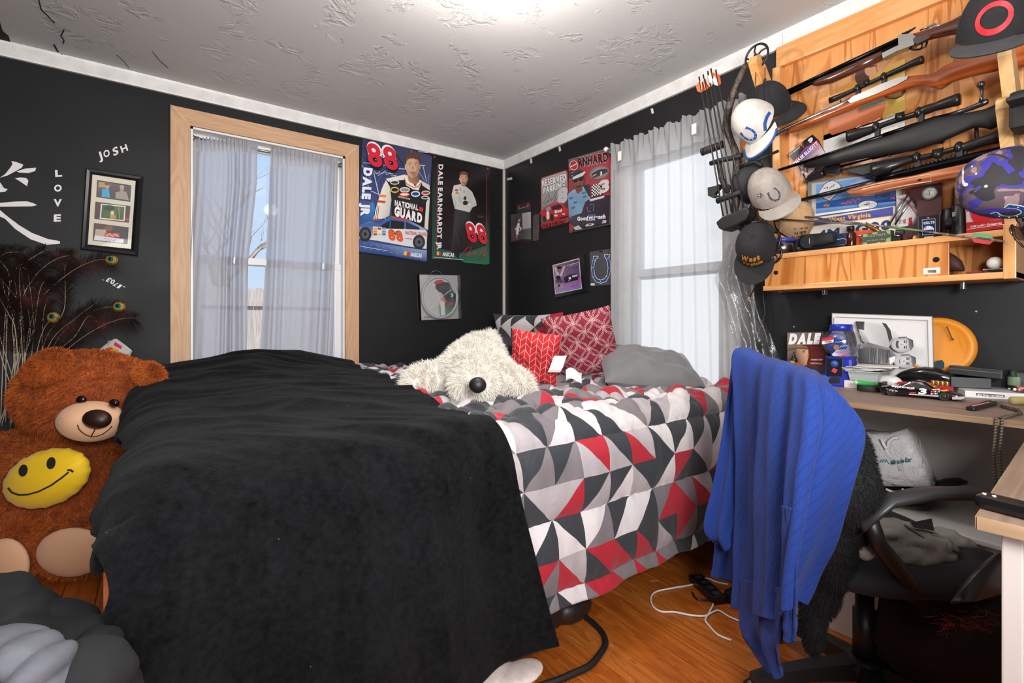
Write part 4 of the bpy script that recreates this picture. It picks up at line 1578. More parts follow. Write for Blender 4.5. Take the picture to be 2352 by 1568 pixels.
p.line(U,.026,'#e6e6e8'); p.rect(918,1105,968,1128,'#e6e6e8'); p.rect(1024,1090,1078,1116,'#e6e6e8')
p.line(U,.019,'#2b4a80'); p.rect(922,1109,964,1125,'#2b4a80'); p.rect(1028,1094,1074,1112,'#2b4a80')
for x,y in ((936,1145),(914,1215),(926,1300),(988,1345),(1050,1300),(1070,1220),(1054,1130)):
 p.ell(x,y,4,4,'#e6e6e8')
p.rect(897,1363,935,1384,'#d8d8d6')
p.ell(992,1062,18,8,'#161617')
t.part(p.mb,'emblem')
t.done()
TAPE = P('white_tape','#d3d0cc',0.6)
for i,(q,lb) in enumerate((([(100,368),(148,358),(150,380),(102,390)],'short strip of white tape next to the room corner strip'),
   ([(316,184),(336,178),(342,224),(322,230)],'white tape tab under the crown moulding above the toy pack'),
   ([(588,70),(606,64),(614,108),(594,114)],'white tape tab under the crown moulding above the parking sign'),
   ([(1462,-290),(1484,-296),(1494,-250),(1472,-242)],'white tape tab under the crown moulding above the right curtain'))):
 m = sheet_from(faceB(0.004),CW,q,.001,TAPE)
 solo(m,'tape_strip',lb,'tape')
# ================================================================== bed
BW = wood('red_brown_bed_wood','#7a3a22','#94492b','#a65a38','z',0.4)
t = Thing('bed','large bed with a red-brown wooden foot post under the black blanket','bed')
m = MB(); m.box((-1.24,-1.12,0.52),(2.26,1.94,0.28),P('mattress_ticking','#cfcac6',0.8),.05)
t.part(m,'mattress')
m = MB(); m.box((-1.24,-1.12,0.29),(2.26,1.94,0.17),P('dark_box_spring','#1b1a1b',0.8),.03)
t.part(m,'box_spring')
for y in (-2.10,-0.14):
 m = MB(); m.box((-1.24,y,0.25),(2.36,0.03,0.13),P('dark_bed_rail','#1a1614',0.5),.004)
 t.part(m,'side_rail')
for y in (-2.175,-0.16):
 m = MB(); m.box((-2.437,y,0.295),(0.042,0.05,0.59),BW,.004)
 t.part(m,'foot_post')
m = MB(); m.box((-2.43,-1.17,0.36),(0.025,1.94,0.42),BW,.004)
t.part(m,'footboard')
for x,y in ((-.1,-2.05),(-.1,-.2),(-1.2,-1.12)):
 m = MB(); m.box((x,y,0.10),(0.05,0.05,0.20),DARKM)
 t.part(m,'leg')
t.done()
def Htop(x,y):
 h = 0.715 + 0.13 * np.exp(-((x + 1.92) / .48) ** 2 - ((y + .42) / .42) ** 2)
 h = h + 0.05 * np.exp(-((x + 1.7) / .5) ** 2 - ((y + 1.3) / .5) ** 2)
 h = h + 0.015 * np.exp(-((x + .7) / .5) ** 2 - ((y + 1.6) / .5) ** 2)
 return h
def roll(e,R,flare=0.05):
 e = np.maximum(e,0)
 q = R * PI / 2
 an = np.minimum(e,q) / R
 ex = np.maximum(e - q,0)
 return R * np.sin(an) + flare * ex,R * (1 - np.cos(an)) + ex
def normals(V):
 du = np.gradient(V,axis=1)
 dv = np.gradient(V,axis=0)
 n = np.cross(du,dv)
 n /= np.maximum(np.linalg.norm(n,axis=2),1e-9)[:,:,None]
 return n
def blanket_edge(s):
 return np.interp(s,[0.1,.5,1.2,1.75,2.0,2.25,2.45,2.8],[-1.40,-1.46,-1.55,-1.60,-1.575,-1.54,-1.50,-1.43])
# ------------------------------------------------------------------ quilted comforter
PAL = [(0.0,'#cec7c8'),(0.27,'#a69ea1'),(0.43,'#716a6e'),(0.58,'#2a2e34'),(0.84,'#a61228')]
def tri_mat(name,k=1.0,rough=0.75):
 n = N(name,rough)
 tcn = n.new('ShaderNodeTexCoord')
 u,v,_ = n.xyz(tcn.outputs['UV'])
 u,v = u * k,v * k
 wob = n.noise(tcn.outputs['UV'],0.9,2) * 0.16
 u = u + wob - 0.08
 iu,iv = u.floor(),v.floor()
 fu,fv = u - iu,v - iv
 w1 = n.new('ShaderNodeTexWhiteNoise',noise_dimensions='3D')
 n.link(combine(n,iu,iv,3.7),w1.inputs['Vector'])
 flip = E(n.nt,w1.outputs['Value']).gt(0.42)
 fx = fu + flip * (1.0 - 2.0 * fu)
 tri = (fx + fv).gt(1.0)
 w2 = n.new('ShaderNodeTexWhiteNoise',noise_dimensions='3D')
 n.link(combine(n,iu,iv,1.3),w2.inputs['Vector'])
 w3 = n.new('ShaderNodeTexWhiteNoise',noise_dimensions='3D')
 n.link(combine(n,iu,iv,9.1),w3.inputs['Vector'])
 val = (E(n.nt,w2.outputs['Value']) + tri * (E(n.nt,w3.outputs['Value']) * .42 + .29)).frac()
 n.base(n.ramp(val,PAL,'CONSTANT'))
 n.bump(n.noise(n.coord('Object',(1,1.6,.8)),17,4,.6,1.2),0.35,0.012)
 n.b.inputs['Sheen Weight'].default_value = 0.15
 return n.m
TRI = tri_mat('triangle_patch_print')
na,nb = 300,420
A = np.linspace(-2.02,-0.06,na)
Bf = np.linspace(0,1,nb)
btot = 1.96 + 0.625
aa,bb = np.meshgrid(A,Bf * btot)
b = -0.12 - bb
EY = -2.08
ey = np.maximum(EY - b,0)
yy = np.maximum(b,EY)
dy,dz = roll(ey,0.12,0.06)
zz = Htop(aa,yy) + 0.0 - dz
hr = 1 / .224
e_seam = (b - (EY - 0.13))
seam = np.abs(((e_seam * hr + .5) % 1.0) - .5) / hr
pinch = np.exp(-(seam / 0.016) ** 2)
top = 1 / (1 + np.exp((ey - .05) * 40))
V = np.stack([aa,yy - dy,zz],-1)
nrm = normals(V)
nrm *= np.sign(nrm[10,10,2])
crum = 0.030 * pn(aa * 5.5 + 3,b * 6.5) + 0.018 * pn(aa * 12,b * 13 + 5) + 0.010 * pn(aa * 24 + 9,b * 22)
crum = np.abs(crum) * 2.3 - .014
side = 0.012 * pn(aa * 6 + 1.7,b * 3) + 0.007 * pn(aa * 16,b * 6) + 0.018 * pn(aa * 2.3 + .4,b * 1.2) * np.minimum(ey * 3,1)
puff = 0.014 * (1 - np.exp(-(seam / .045) ** 2))
puck = pinch * 0.007 * pn(aa * 34,b * 6)
d = crum * top + side * (1 - top) + puff * 1.0 - pinch * 0.006 + puck
cov = np.clip((blanket_edge(-b) + .0 - aa) / .07,0,1)
d = d * (1 - cov) - .055 * cov
V = V + nrm * d[:,:,None]
hem = ey > 0.58
V[:,:,2] += np.where(hem,0.016 * pn(aa * 7,aa * 0 + 2.2),0)
UV = np.stack([aa / .122 + .35,e_seam / .112 + 40],-1)
me = npgrid(V,TRI,'comforter',UV)
o = link(me,'comforter')
solidify(o,0.014,-1)
setp(o,'quilted comforter in red white and grey triangles hanging over the bed side','comforter')
rel = V - np.array(list(CAM))
dep = rel @ np.array(list(FW))
PX = CX + FPX * (rel @ np.array(list(RT))) / dep
PY = HY - FPX * rel[:,:,2] / dep
wob = 1 + .5 * pn(PX / 9,PY / 9)
for nm,cx,cy,rx,ry,col in (('stain',1440,1212,13,20,'#6f5c50'),('spill',1456,1232,9,30,'#c9c0b0')):
 m_ = (((PX - cx) / rx) ** 2 + ((PY - cy) / ry) ** 2) < wob
 qs = [(r,c) for r,c in zip(*np.nonzero(m_)) if r < nb - 1 and c < na - 1]
 mb = MB()
 for r,c in qs:
  mb.add([V[r,c] + nrm[r,c] * .0012,V[r,c + 1] + nrm[r,c + 1] * .0012,V[r + 1,c + 1] + nrm[r + 1,c + 1] * .0012,V[r + 1,c] + nrm[r + 1,c] * .0012],[(0,1,2,3)],P('cloth_' + nm,col,.8))
 if qs:
  so_ = link(mb.mesh(nm),nm); so_.parent = o; so_['kind'] = 'stuff'
# ------------------------------------------------------------------ black fleece blanket
def fleece():
 n = N('black_fleece',0.95)
 v = n.coord('Object')
 a = n.noise(v,60,4,0.7)
 b2 = n.noise(v,5,3,0.6)
 b3 = n.noise(n.coord('Object',(1,1,.3)),9,4,0.7,.6)
 c = n.ramp(a * 0.45 + b2 * 0.2 + b3 * .35,[(0.36,(0.0013,0.0014,0.0017)),(0.66,(0.0115,0.0120,0.0136))])
 lint = n.voro(v,16).lt(0.022) * n.noise(v,2.5,1).gt(0.55)
 n.base(n.mix(lint,c,'#8f8d8b'))
 n.bump(n.noise(v,180,3,0.7) + n.noise(v,45,2) * 0.6,0.7,0.004)
 n.b.inputs['Sheen Weight'].default_value = 0.035
 n.b.inputs['Sheen Roughness'].default_value = 0.5
 n.b.inputs['Specular IOR Level'].default_value = 0.06
 return n.m
FLEECE = fleece()
na,nb = 230,470
ua = np.linspace(0,1,na)
bf = np.linspace(0,1,nb)
U_,B_ = np.meshgrid(ua,bf)
flat = 2.0 + 0.705
b = -0.10 - B_ * flat
EY = -2.09
ey = np.maximum(EY - b,0)
s = -b
xr = blanket_edge(s) + 0.02 * pn(s * 2.6,s * 0 + .5)
FX0 = -2.335
exm = np.interp(s,[0.1,.6,1.2,1.5,1.85,2.05,2.2,2.32,2.45,2.8],[0.10,.24,.20,.13,.10,.18,.21,.15,0.0,0.0])
xl = FX0 - exm
wl = np.clip((s - 2.22) / .13,0,1)
xl = xl * (1 - wl) + (-2.375 - 0.076) * wl
a = xl + (xr - xl) * U_
exf = np.interp(s,[0,2.22,2.36,3],[1,1,0,0])
ex = np.maximum(FX0 - a,0) * exf
e = np.sqrt(ex ** 2 + ey ** 2)
dr,dz = roll(e,0.128,0.07)
en = np.maximum(e,1e-6)
X = np.where(exf > 0,np.maximum(a,FX0) * exf + a * (1 - exf),a) - dr * ex / en
Y = np.maximum(b,EY) - dr * ey / en
Z = Htop(np.maximum(a,FX0),np.maximum(b,EY)) + 0.028 - dz
V = np.stack([X,Y,Z],-1)
nrm = normals(V)
nrm *= np.sign(nrm[10,100,2])
P1 = a * .86 - b * .5
Q1 = a * .5 + b * .86
rid = lambda q: 1 - np.abs(q) * 2.6
warp = 0.35 * pn(a * 1.7,b * 1.7 + 4)
f1 = rid(pn(P1 * 1.5 + 2,Q1 * 6.0 + warp * 2))
f2 = rid(pn(P1 * 2.2 + 7,Q1 * 11 + 3 + warp * 3))
f3 = rid(pn(a * 3.0 + 1,b * 3.0 + 11))
topw = 1 / (1 + np.exp((ey - .10) * 25))
frontv = rid(pn(a * 2.7 + 5 + b * .5,b * .55 + 2)) * 0.070 + rid(pn(a * 5.5 + 1 - b * .5,b * 1.0)) * 0.012
d = topw * (0.020 * f1 + 0.009 * f2 + .012 * f3) + (1 - topw) * frontv * np.minimum(.35 + ey * 1.6,1)
d += 0.02 * np.exp(-((a + 2.38) / .1) ** 2 - ((b + 2.12) / .12) ** 2)
V = V + nrm * (d - .008)[:,:,None]
V[:,:,2] = np.maximum(V[:,:,2],0.018)
o = link(npgrid(V,FLEECE,'fleece_blanket'),'fleece_blanket')
solidify(o,0.010,-1)
setp(o,'black fleece blanket spread over the foot half of the bed','blanket')
# ------------------------------------------------------------------ cushions and pillows
def pillow_mb(c,X,Y,w,h,th,mat,seed=0,n=34,pinch=.10,wr=.006):
 X,Y = Vector(X).normalized(),Vector(Y)
 Y = (Y - X * Y.dot(X)).normalized()
 Zv = X.cross(Y)
 mb = MB(basis(Vector(c),X,Y,Zv))
 for sgn in (1,-1):
  def f(u,v,sgn=sgn):
   a,b = u * 2 - 1,v * 2 - 1
   k = max((1 - a ** 4) * (1 - b ** 4),0) ** .5
   dx = 1 - pinch * (1 - abs(b) ** 2.0) * abs(a) ** 3
   dy = 1 - pinch * (1 - abs(a) ** 2.0) * abs(b) ** 3
   z = sgn * th / 2 * k * (1 - .25 * (a * a + b * b) / 2)
   nz = noise.noise(Vector((a * 2.1 + seed,b * 2.1,sgn * 3.0 + seed))) * wr * 2 + noise.noise(Vector((a * 5 + seed,b * 4,sgn))) * wr
   return (a * w / 2 * dx,b * h / 2 * dy,z + nz * k)
  mb.grid((lambda u,v: f(u,v)) if sgn == 1 else (lambda u,v: f(1 - u,v)),n,n,mat,uvf=(lambda u,v: (u,v)) if sgn == 1 else (lambda u,v: (1 - u,v)))
 return mb
def chevron():
 n = N('red_chevron_fabric',0.8)
 tcn = n.new('ShaderNodeTexCoord')
 u,v,_ = n.xyz(tcn.outputs['UV'])
 w8 = u * 9.0
 fu = w8.frac()
 zig = ((w8 * 0.5).frac() - 0.5).abs() * 2.0
 l1 = ((v * 8.0 + zig * 0.85).frac() - 0.5).abs().lt(0.026)
 l2 = (fu - 0.5).abs().gt(0.476)
 n.base(n.mix(l1.max(l2),'#b00f22','#dcc9b0'))
 n.bump(n.noise(n.coord('Object'),500,2),0.15,0.002)
 return n.m
def rings():
 n = N('maroon_ring_embroidery',0.8)
 tcn = n.new('ShaderNodeTexCoord')
 u0,v0,_ = n.xyz(tcn.outputs['UV'])
 u,v = (u0 + v0) * .707,(u0 - v0) * .707 + 3.0
 k = 5.2
 tot = None
 import itertools
 for ox,oy in ((0,0),):
  x = (u * k + ox).frac() - 0.5
  y = (v * k + oy).frac() - 0.5
  for sxx,syy in ((1,0),(-1,0),(0,1),(0,-1),(0,0)):
   if ox and (sxx or syy):
    pass
   dx,dy = x - sxx,y - syy
   r = (dx * dx + dy * dy).sqrt()
   on = ((r - 0.68).abs() - 0.045).abs().lt(0.020)
   tot = on if tot is None else tot.max(on)
 dash = ((u * 61.0 + v * 23.0).frac().lt(0.74)) * ((v * 57.0 - u * 19.0).frac().lt(0.8))
 n.base(n.mix(tot * dash,'#7c1530','#d9bcb4'))
 n.bump(n.noise(n.coord('Object'),400,2),0.12,0.002)
 return n.m
CHEV,RINGS = chevron(),rings()
REDF = P('plain_red_cloth','#a81527',0.8)
TAG = P('white_care_tag','#e6e2de',0.7)
o = solo(pillow_mb((-0.26,-0.72,0.90),(0.15,-1,0.0),(-.38,0,1),.66,.46,.16,tri_mat('triangle_patch_sham',6.0),3),
   'pillow','triangle print pillow leaning on the wall behind the red cushion','pillow')
c = onD(1112,790,2.95)
o = solo(pillow_mb(c + Vector((0,0,-.03)),cs(1,.1,0),cs(-.1,1,.2),.16,.16,.08,REDF,8),'cushion','bit of red cushion showing behind the white plush dog','pillow')
c = onD(1150,812,2.55)
o = solo(pillow_mb(c,cs(1,-.12,.25),cs(.1,1,.45),.27,.20,.10,P('navy_cotton','#1b1e2c',0.75),5),
   'pillow','small navy pillow between the plush dog and the red cushion','pillow')
c = onD(1338,790,2.48)
t = Thing('cushion','maroon cushion with white interlocking ring embroidery','pillow')
ma = t.part(pillow_mb(c,cs(1,.20,.28),cs(-.06,1,.42),.35,.36,.14,RINGS,12,pinch=.06),'cover')
m = MB(); q = onD(1318,862,2.30)
m.grid(lambda u,v: q + cs((u - .5) * .075,(v - .5) * .05 + .012 * math.sin(u * 5),.01 * math.sin(v * 4 + u * 3)),6,6,TAG)
t.part(m,'care_tag'); t.done()
c = onD(1228,820,2.20)
t = Thing('cushion','small bright red cushion with thin white chevron lines','pillow')
t.part(pillow_mb(c,cs(1,-.14,.22),cs(.24,1,.35),.225,.245,.10,CHEV,21,pinch=.05),'cover')
m = MB(); q = onD(1272,836,2.10)
m.grid(lambda u,v: q + cs((u - .5) * .055 + v * .03,(v - .5) * .07,.012 * math.sin(v * 5)),6,8,TAG)
t.part(m,'care_tag'); t.done()
c = onD(1482,843,2.42)
GREYF = P('grey_cotton_pillowcase','#6d6d6e',0.75,Sheen_Weight=0.2)
o = solo(pillow_mb(c + Vector((.02,.0,-.012)),cs(1,-.11,-.05),cs(-.05,.42,-1),.50,.36,.17,GREYF,31,pinch=.06,wr=.010),
   'pillow','plain grey pillow lying on the bed below the right curtain','pillow')
# ------------------------------------------------------------------ white plush dog
O = onZ(1090,908,0.755)
def cf(a,b_,c_):
 return O + RT * a + FW * b_ + UPV * c_
R3 = Matrix((RT,FW,UPV)).transposed()
dog = [((0.0,.05,.085),(.115,.105,.085)),((.004,-.075,.055),(.088,.072,.06)),((-.02,.22,.105),(.125,.18,.105)),((.0,.33,.125),(.112,.12,.11)),
  ((-.18,.07,.06),(.11,.075,.06)),((-.24,.03,.045),(.055,.06,.045)),((-.11,.14,.075),(.09,.08,.06)),((.13,.05,.055),(.085,.07,.055)),((.185,.01,.042),(.05,.055,.042)),
  ((.09,.14,.07),(.08,.08,.058)),((.035,.42,.205),(.045,.045,.045)),((-.10,.06,.105),(.035,.05,.06)),((.10,.06,.10),(.035,.05,.06))]
me = blob([(cf(*c),r,R3) for c,r in dog],0.012,6)
PLUSH = P('white_plush_pile','#d9d2c6',0.9,Sheen_Weight=0.3)
me.materials.append(PLUSH)
t = Thing('plush_dog','shaggy white plush dog lying flat with a big black nose','stuffed toy')
bo = t.part(me,'body')
FURW = P('white_shaggy_fur','#ece6db',0.75,Sheen_Weight=0.2)
f = fur(me,52000,.029,.0020,FURW,'fur',(0,0,-.30),.75,2,clump=.018)
t.part(f,'fur',bo,kind='stuff')
m = MB()
m.ell((0,0,0),(.031,.026,.028),P('black_plush_nose','#131214',0.5),M=basis(onD(1097,884,1.705),RT,-FW,UPV))
t.part(m,'nose',label='large oval black nose')
t.done()
# ================================================================== giant brown plush bear
R3 = Matrix((RT,FW,UPV)).transposed()
def rotz(deg):
 a = math.radians(deg)
 X = RT * math.cos(a) + UPV * math.sin(a)
 Z = UPV * math.cos(a) - RT * math.sin(a)
 return Matrix((X,FW,Z)).transposed()
def B_(px,py,t,rx,ry,rz,deg=0):
 return (onD(px,py,t),(rx,ry,rz),rotz(deg))
bear = [B_(205,905,2.22,.275,.24,.195,-5),B_(150,935,2.2,.15,.16,.13),B_(112,845,2.12,.112,.05,.066,28),B_(338,862,2.18,.08,.05,.06,-20),
  B_(150,1120,2.26,.31,.25,.27),B_(120,1050,2.28,.28,.2,.17,8),B_(170,1200,2.22,.26,.22,.14),
  B_(-25,1070,2.2,.14,.14,.15,-40),B_(-15,1140,2.12,.12,.12,.14,15),B_(22,1188,2.05,.085,.09,.075),
  B_(60,1240,2.15,.12,.14,.10),B_(42,1272,2.05,.115,.07,.115,20),
  B_(245,1205,2.12,.17,.14,.09,25),B_(185,1262,2.04,.16,.085,.125,8)]
me = blob(bear,0.017,7)
PL = P('brown_plush_pile','#8a3f14',0.9,Sheen_Weight=0.15)
me.materials.append(PL)
t = Thing('plush_bear','giant orange-brown plush bear sitting on the floor at the foot of the bed','stuffed toy')
bo = t.part(me,'body')
FURB = N('orange_brown_fur',0.85)
vv = FURB.coord('Object')
FURB.base(FURB.ramp(FURB.noise(vv,9,3,.6),[(0.3,'#96430f'),(0.7,'#c9661f')]))
f = fur(me,90000,.020,.0030,FURB.m,'fur',(0,0,-.55),.8,3,clump=.03)
t.part(f,'fur',bo,kind='stuff')
for px_,py_,tt_,rx_,rz_,dg_ in ((108,842,1.985,.102,.062,32),(342,860,2.12,.066,.050,-24)):
 me = blob([B_(px_,py_,tt_,rx_,.035,rz_,dg_)],.012,4)
 me.materials.append(PL)
 eo_ = t.part(me,'ear')
 t.part(fur(me,9000,.016,.0028,FURB.m,'fur',(0,0,-.5),.8,4,clump=.03),'fur',eo_,kind='stuff')
BEIGE = P('beige_velour','#e8b68f',0.8,Sheen_Weight=0.2)
m = MB()
m.ell((0,0,0),(.122,.10,.082),BEIGE,M=basis(onD(211,967,2.02),rotz(-6).col[0],rotz(-6).col[1],rotz(-6).col[2]),nu=28,nv=18)
mu = t.part(m,'muzzle',label='beige velour muzzle')
m = MB()
m.ell((0,0,0),(.052,.035,.037),P('dark_brown_nose','#2a130c',0.45),M=basis(onD(223,962,1.915),rotz(-8).col[0],rotz(-8).col[1],rotz(-8).col[2]))
t.part(m,'nose',mu)
STITCH = P('brown_stitching','#4a2413',0.7)
def onell(px,py,c,r,deg):
 Rm = rotz(deg)
 o_ = Rm.transposed() @ (CAM - c)
 d_ = Rm.transposed() @ ray(px,py)
 o_ = Vector([o_[i] / r[i] for i in range(3)]); d_ = Vector([d_[i] / r[i] for i in range(3)])
 A_,Bq,C_ = d_.dot(d_),2 * o_.dot(d_),o_.dot(o_) - 1
 D = Bq * Bq - 4 * A_ * C_
 if D < 0: D = 0
 return CAM + ray(px,py) * ((-Bq - math.sqrt(D)) / (2 * A_)) - FW * .002
mc = onD(211,967,2.02)
m = MB()
m.tube([onell(x,y,mc,(.122,.10,.082),-6) for x,y in ((179,975),(182,985),(190,993),(200,999),(212,1003),(225,1001),(238,996),(252,985),(258,978))],.0022,STITCH,6)
m.tube([onell(x,y,mc,(.122,.10,.082),-6) for x,y in ((221,979),(217,990),(210,1002))],.0022,STITCH,6)
t.part(m,'mouth_stitch',mu)
for px,py in ((187,918),(262,926)):
 m = MB(); m.ell((0,0,0),(.020,.014,.018),P('glossy_brown_eye','#1a0e0a',0.08),M=basis(onD(px,py,2.005 if px < 200 else 2.02),RT,FW,UPV))
 t.part(m,'eye')
for c,r,d in ((B_(18,1292,1.965,.075,.03,.10,15)[0],(.085,.028,.10),15),(B_(165,1268,1.955,.14,.03,.10,6)[0],(.142,.032,.098),4)):
 m = MB(); m.ell((0,0,0),r,BEIGE,M=basis(c,rotz(d).col[0],rotz(d).col[1],rotz(d).col[2]),nu=28)
 t.part(m,'foot_pad',label='beige velour foot pad')
t.done()
# yellow smiling cushion on the bear's belly
t = Thing('smiling_cushion','yellow oval cushion with a smiling face held by the plush bear','pillow')
YEL = P('yellow_plush','#f3c70f',0.7,Sheen_Weight=0.2)
yc = onD(108,1098,1.965)
Ry = rotz(20)
def yel(u,v):
 a = u * 2 * PI
 return None
m = MB(basis(yc,Ry.col[0],Ry.col[1],Ry.col[2]))
nu,nv = 60,18
vs,fs = [],[]
for j in range(nv + 1):
 bq = -PI / 2 + PI * j / nv
 for i in range(nu):
  a = 2 * PI * i / nu
  k = 1 + .018 * math.sin(a * 17) * math.cos(bq) ** 6 + .01 * math.sin(a * 31 + 1) * math.cos(bq) ** 8
  vs.append((.176 * math.cos(bq) * math.cos(a) * k,.058 * math.sin(bq),.112 * math.cos(bq) * math.sin(a) * k))
for j in range(nv):
 for i in range(nu):
  k = (i + 1) % nu
  fs.append((j * nu + i,(j + 1) * nu + i,(j + 1) * nu + k,j * nu + k))
m.add(vs,fs,YEL,True)
t.part(m,'cushion_body')
BLKF = P('black_felt','#1a1714',0.8)
def onyel(px,py):
 Rm = Ry
 o_ = Rm.transposed() @ (CAM - yc); d_ = Rm.transposed() @ ray(px,py)
 r = (.176,.058,.112)
 o_ = Vector([o_[i] / r[i] for i in range(3)]); d_ = Vector([d_[i] / r[i] for i in range(3)])
 A_,Bq,C_ = d_.dot(d_),2 * o_.dot(d_),o_.dot(o_) - 1
 D = max(Bq * Bq - 4 * A_ * C_,0)
 return CAM + ray(px,py) * ((-Bq - math.sqrt(D)) / (2 * A_)) - FW * .0015
for cx,cy in ((54,1080),(118,1063)):
 m = MB()
 ring = [onyel(cx + 10.5 * math.cos(k * PI / 10) + 3 * math.sin(k * PI / 10) * -.6,cy + 14 * math.sin(k * PI / 10)) for k in range(20)]
 ctr = onyel(cx,cy)
 m.add([ctr] + ring,[(0,(i + 1) % 20 + 1,i + 1) for i in range(20)],BLKF)
 t.part(m,'felt_eye')
m = MB()
m.tube([onyel(x,y) for x,y in ((20,1120),(28,1130),(45,1136),(65,1135),(90,1128),(118,1114),(142,1097),(158,1084))],.0035,BLKF,6)
m.tube([onyel(x,y) for x,y in ((156,1079),(163,1079),(169,1083))],.004,BLKF,6)
t.part(m,'felt_mouth')
t.done()
# ------------------------------------------------------------------ peacock feathers
QUILL = P('ivory_quill','#ab9d88',0.5)
BARB = N('dark_feather_barb',0.5)
vv = BARB.coord('Object')
BARB.base(BARB.ramp(BARB.noise(vv,7,3,.6),[(0.35,'#171110'),(0.55,'#33211c'),(0.72,'#6b3430')]))
EYES = [P('feather_bronze','#8a6a2c',0.4),P('feather_gold','#b49a3a',0.35),P('feather_teal','#1f6a72',0.3),P('feather_navy','#141a3a',0.3)]
FE = []
def fq(pts,t0,t1,eye=0):
 FE.append(([(x / 5.2275,500 + y / 5.2275) for x,y in pts],t0,t1,eye))
fq([(560,2400),(700,1760),(830,1560),(1180,1320),(1450,1215),(1610,1205)],2.42,2.40,0)
fq([(430,2400),(520,1750),(650,1430),(900,1210),(1120,1045)],2.44,2.42,0)
fq([(330,2400),(390,1560),(440,1100),(480,870),(520,780),(552,770)],2.40,2.42,0)
fq([(300,2400),(380,1400),(515,990),(700,770),(950,590),(1180,505),(1340,508)],2.46,2.47,1)
fq([(150,2400),(170,1200),(240,700),(380,550),(560,420)],2.46,2.49,0)
fq([(200,2400),(300,1100),(430,750),(560,590),(700,490),(830,452)],2.45,2.47,0)
fq([(360,2400),(560,1500),(760,1150),(790,900),(785,650),(806,455)],2.48,2.49,0)
fq([(300,2400),(280,1300),(210,990),(100,830),(0,700),(-90,620)],2.38,2.36,0)
fq([(250,2400),(190,1400),(105,1160),(60,1080),(0,970),(-80,900)],2.36,2.33,0)
fq([(290,2400),(265,1560),(240,1100),(270,1030)],2.36,2.38,0)
fq([(480,2400),(510,1400),(525,1150),(552,1030)],2.40,2.42,0)
fq([(420,2400),(620,1600),(880,1250),(1200,1092),(1430,1068)],2.44,2.45,1)
fq([(370,2400),(430,1700),(520,1350),(640,1195)],2.39,2.38,1)
fq([(450,2400),(640,1700),(900,1420),(1060,1180),(1170,1255)],2.42,2.42,0)
fq([(60,2400),(70,1500),(40,1000),(60,620),(160,480),(300,450)],2.48,2.49,0)
fq([(100,2400),(140,1300),(190,760),(110,570),(20,480),(-60,440)],2.46,2.46,1)
rf = random.Random(9)
for i in range(10):
 x = rf.uniform(-40,420)
 y = rf.uniform(640,1100)
 fq([(rf.uniform(0,380),2450),(x * .6 + 80,1700),(x + rf.uniform(-40,40),1300),(x + rf.uniform(-90,90),y),(x + rf.uniform(-160,160),y - rf.uniform(30,120))],rf.uniform(2.36,2.48),rf.uniform(2.34,2.48),0)
def spline(P_,n):
 out = []
 m = len(P_)
 for i in range(m - 1):
  p0,p1,p2,p3 = P_[max(i - 1,0)],P_[i],P_[i + 1],P_[min(i + 2,m - 1)]
  for k in range(n):
   t_ = k / n
   out.append(0.5 * ((2 * p1) + (p2 - p0) * t_ + (2 * p0 - 5 * p1 + 4 * p2 - p3) * t_ ** 2 + (3 * p1 - p0 - 3 * p2 + p3) * t_ ** 3))
 out.append(P_[-1])
 return out
FLAB = {0: 'peacock feather lowest and farthest right of the bunch behind the bear',3: 'long arching peacock feather with an eye just below the three-photo frame',
  11: 'peacock feather whose gold and teal eye shows beside the small number letters'}
for fi_,(pp,t0,t1,eye) in enumerate(FE):
 P3 = [onD(x,y,t0 + (t1 - t0) * i / (len(pp) - 1)) for i,(x,y) in enumerate(pp)]
 for q in P3:
  q.y = min(q.y,-0.03)
 S = spline(P3,8)
 th = Thing('peacock_feather',FLAB.get(fi_,'brown peacock feather in the dense bunch standing behind the plush bear'),'feather','peacock feathers behind the bear')
 m = MB()
 n = len(S)
 m.tube(S,[0.0024 - 0.0017 * i / n for i in range(n)],QUILL,5)
 th.part(m,'quill')
 vs,fs = [],[]
 start = int(n * .30)
 for i in range(start,n):
  for rep in range(6):
   f_ = (i - start) / max(n - start,1)
   k = min(i,n - 2)
   p = S[k].lerp(S[k + 1],rf.random()) if i < n - 1 else S[-1].copy()
   tg = (S[k + 1] - S[k]).normalized()
   for sd in (-1,1):
    sv = (tg.cross(FW)).normalized() * sd
    L = (.065 + .05 * math.sin(f_ * PI)) * rf.uniform(.6,1.25)
    d0 = (tg * rf.uniform(.5,1.0) + sv * rf.uniform(.5,1.0) + FW * rf.uniform(-.35,.35)).normalized()
    q1 = p + d0 * L * .5
    q2 = q1 + (d0 + Vector((0,0,-1.0))).normalized() * L * .5
    if max(p.y,q1.y,q2.y) > -.012:
     q1.y = min(q1.y,-.012); q2.y = min(q2.y,-.012)
    wv = d0.cross(FW).normalized() * rf.uniform(.0005,.0011)
    o_ = len(vs)
    vs += [p - wv,p + wv,q1 - wv * .8,q1 + wv * .8,q2]
    fs += [(o_,o_ + 1,o_ + 3,o_ + 2),(o_ + 2,o_ + 3,o_ + 4)]
 m = MB(); m.add(vs,fs,BARB.m)
 th.part(m,'barbs',kind='stuff')
 if eye:
  for j,(rx,rz) in enumerate(((.034,.026),(.026,.020),(.016,.013),(.008,.007))):
   m = MB()
   c = S[-1] - FW * (.003 * j + .001) + Vector((0,0,0.002 * j))
   m.ell((0,0,0),(rx,.003,rz),EYES[j],M=basis(c,RT,FW,UPV),nu=18,nv=8)
   if j == 0:
    eo = th.part(m,'eye_spot')
   else:
    th.part(m,'eye_ring',eo)
 th.done()
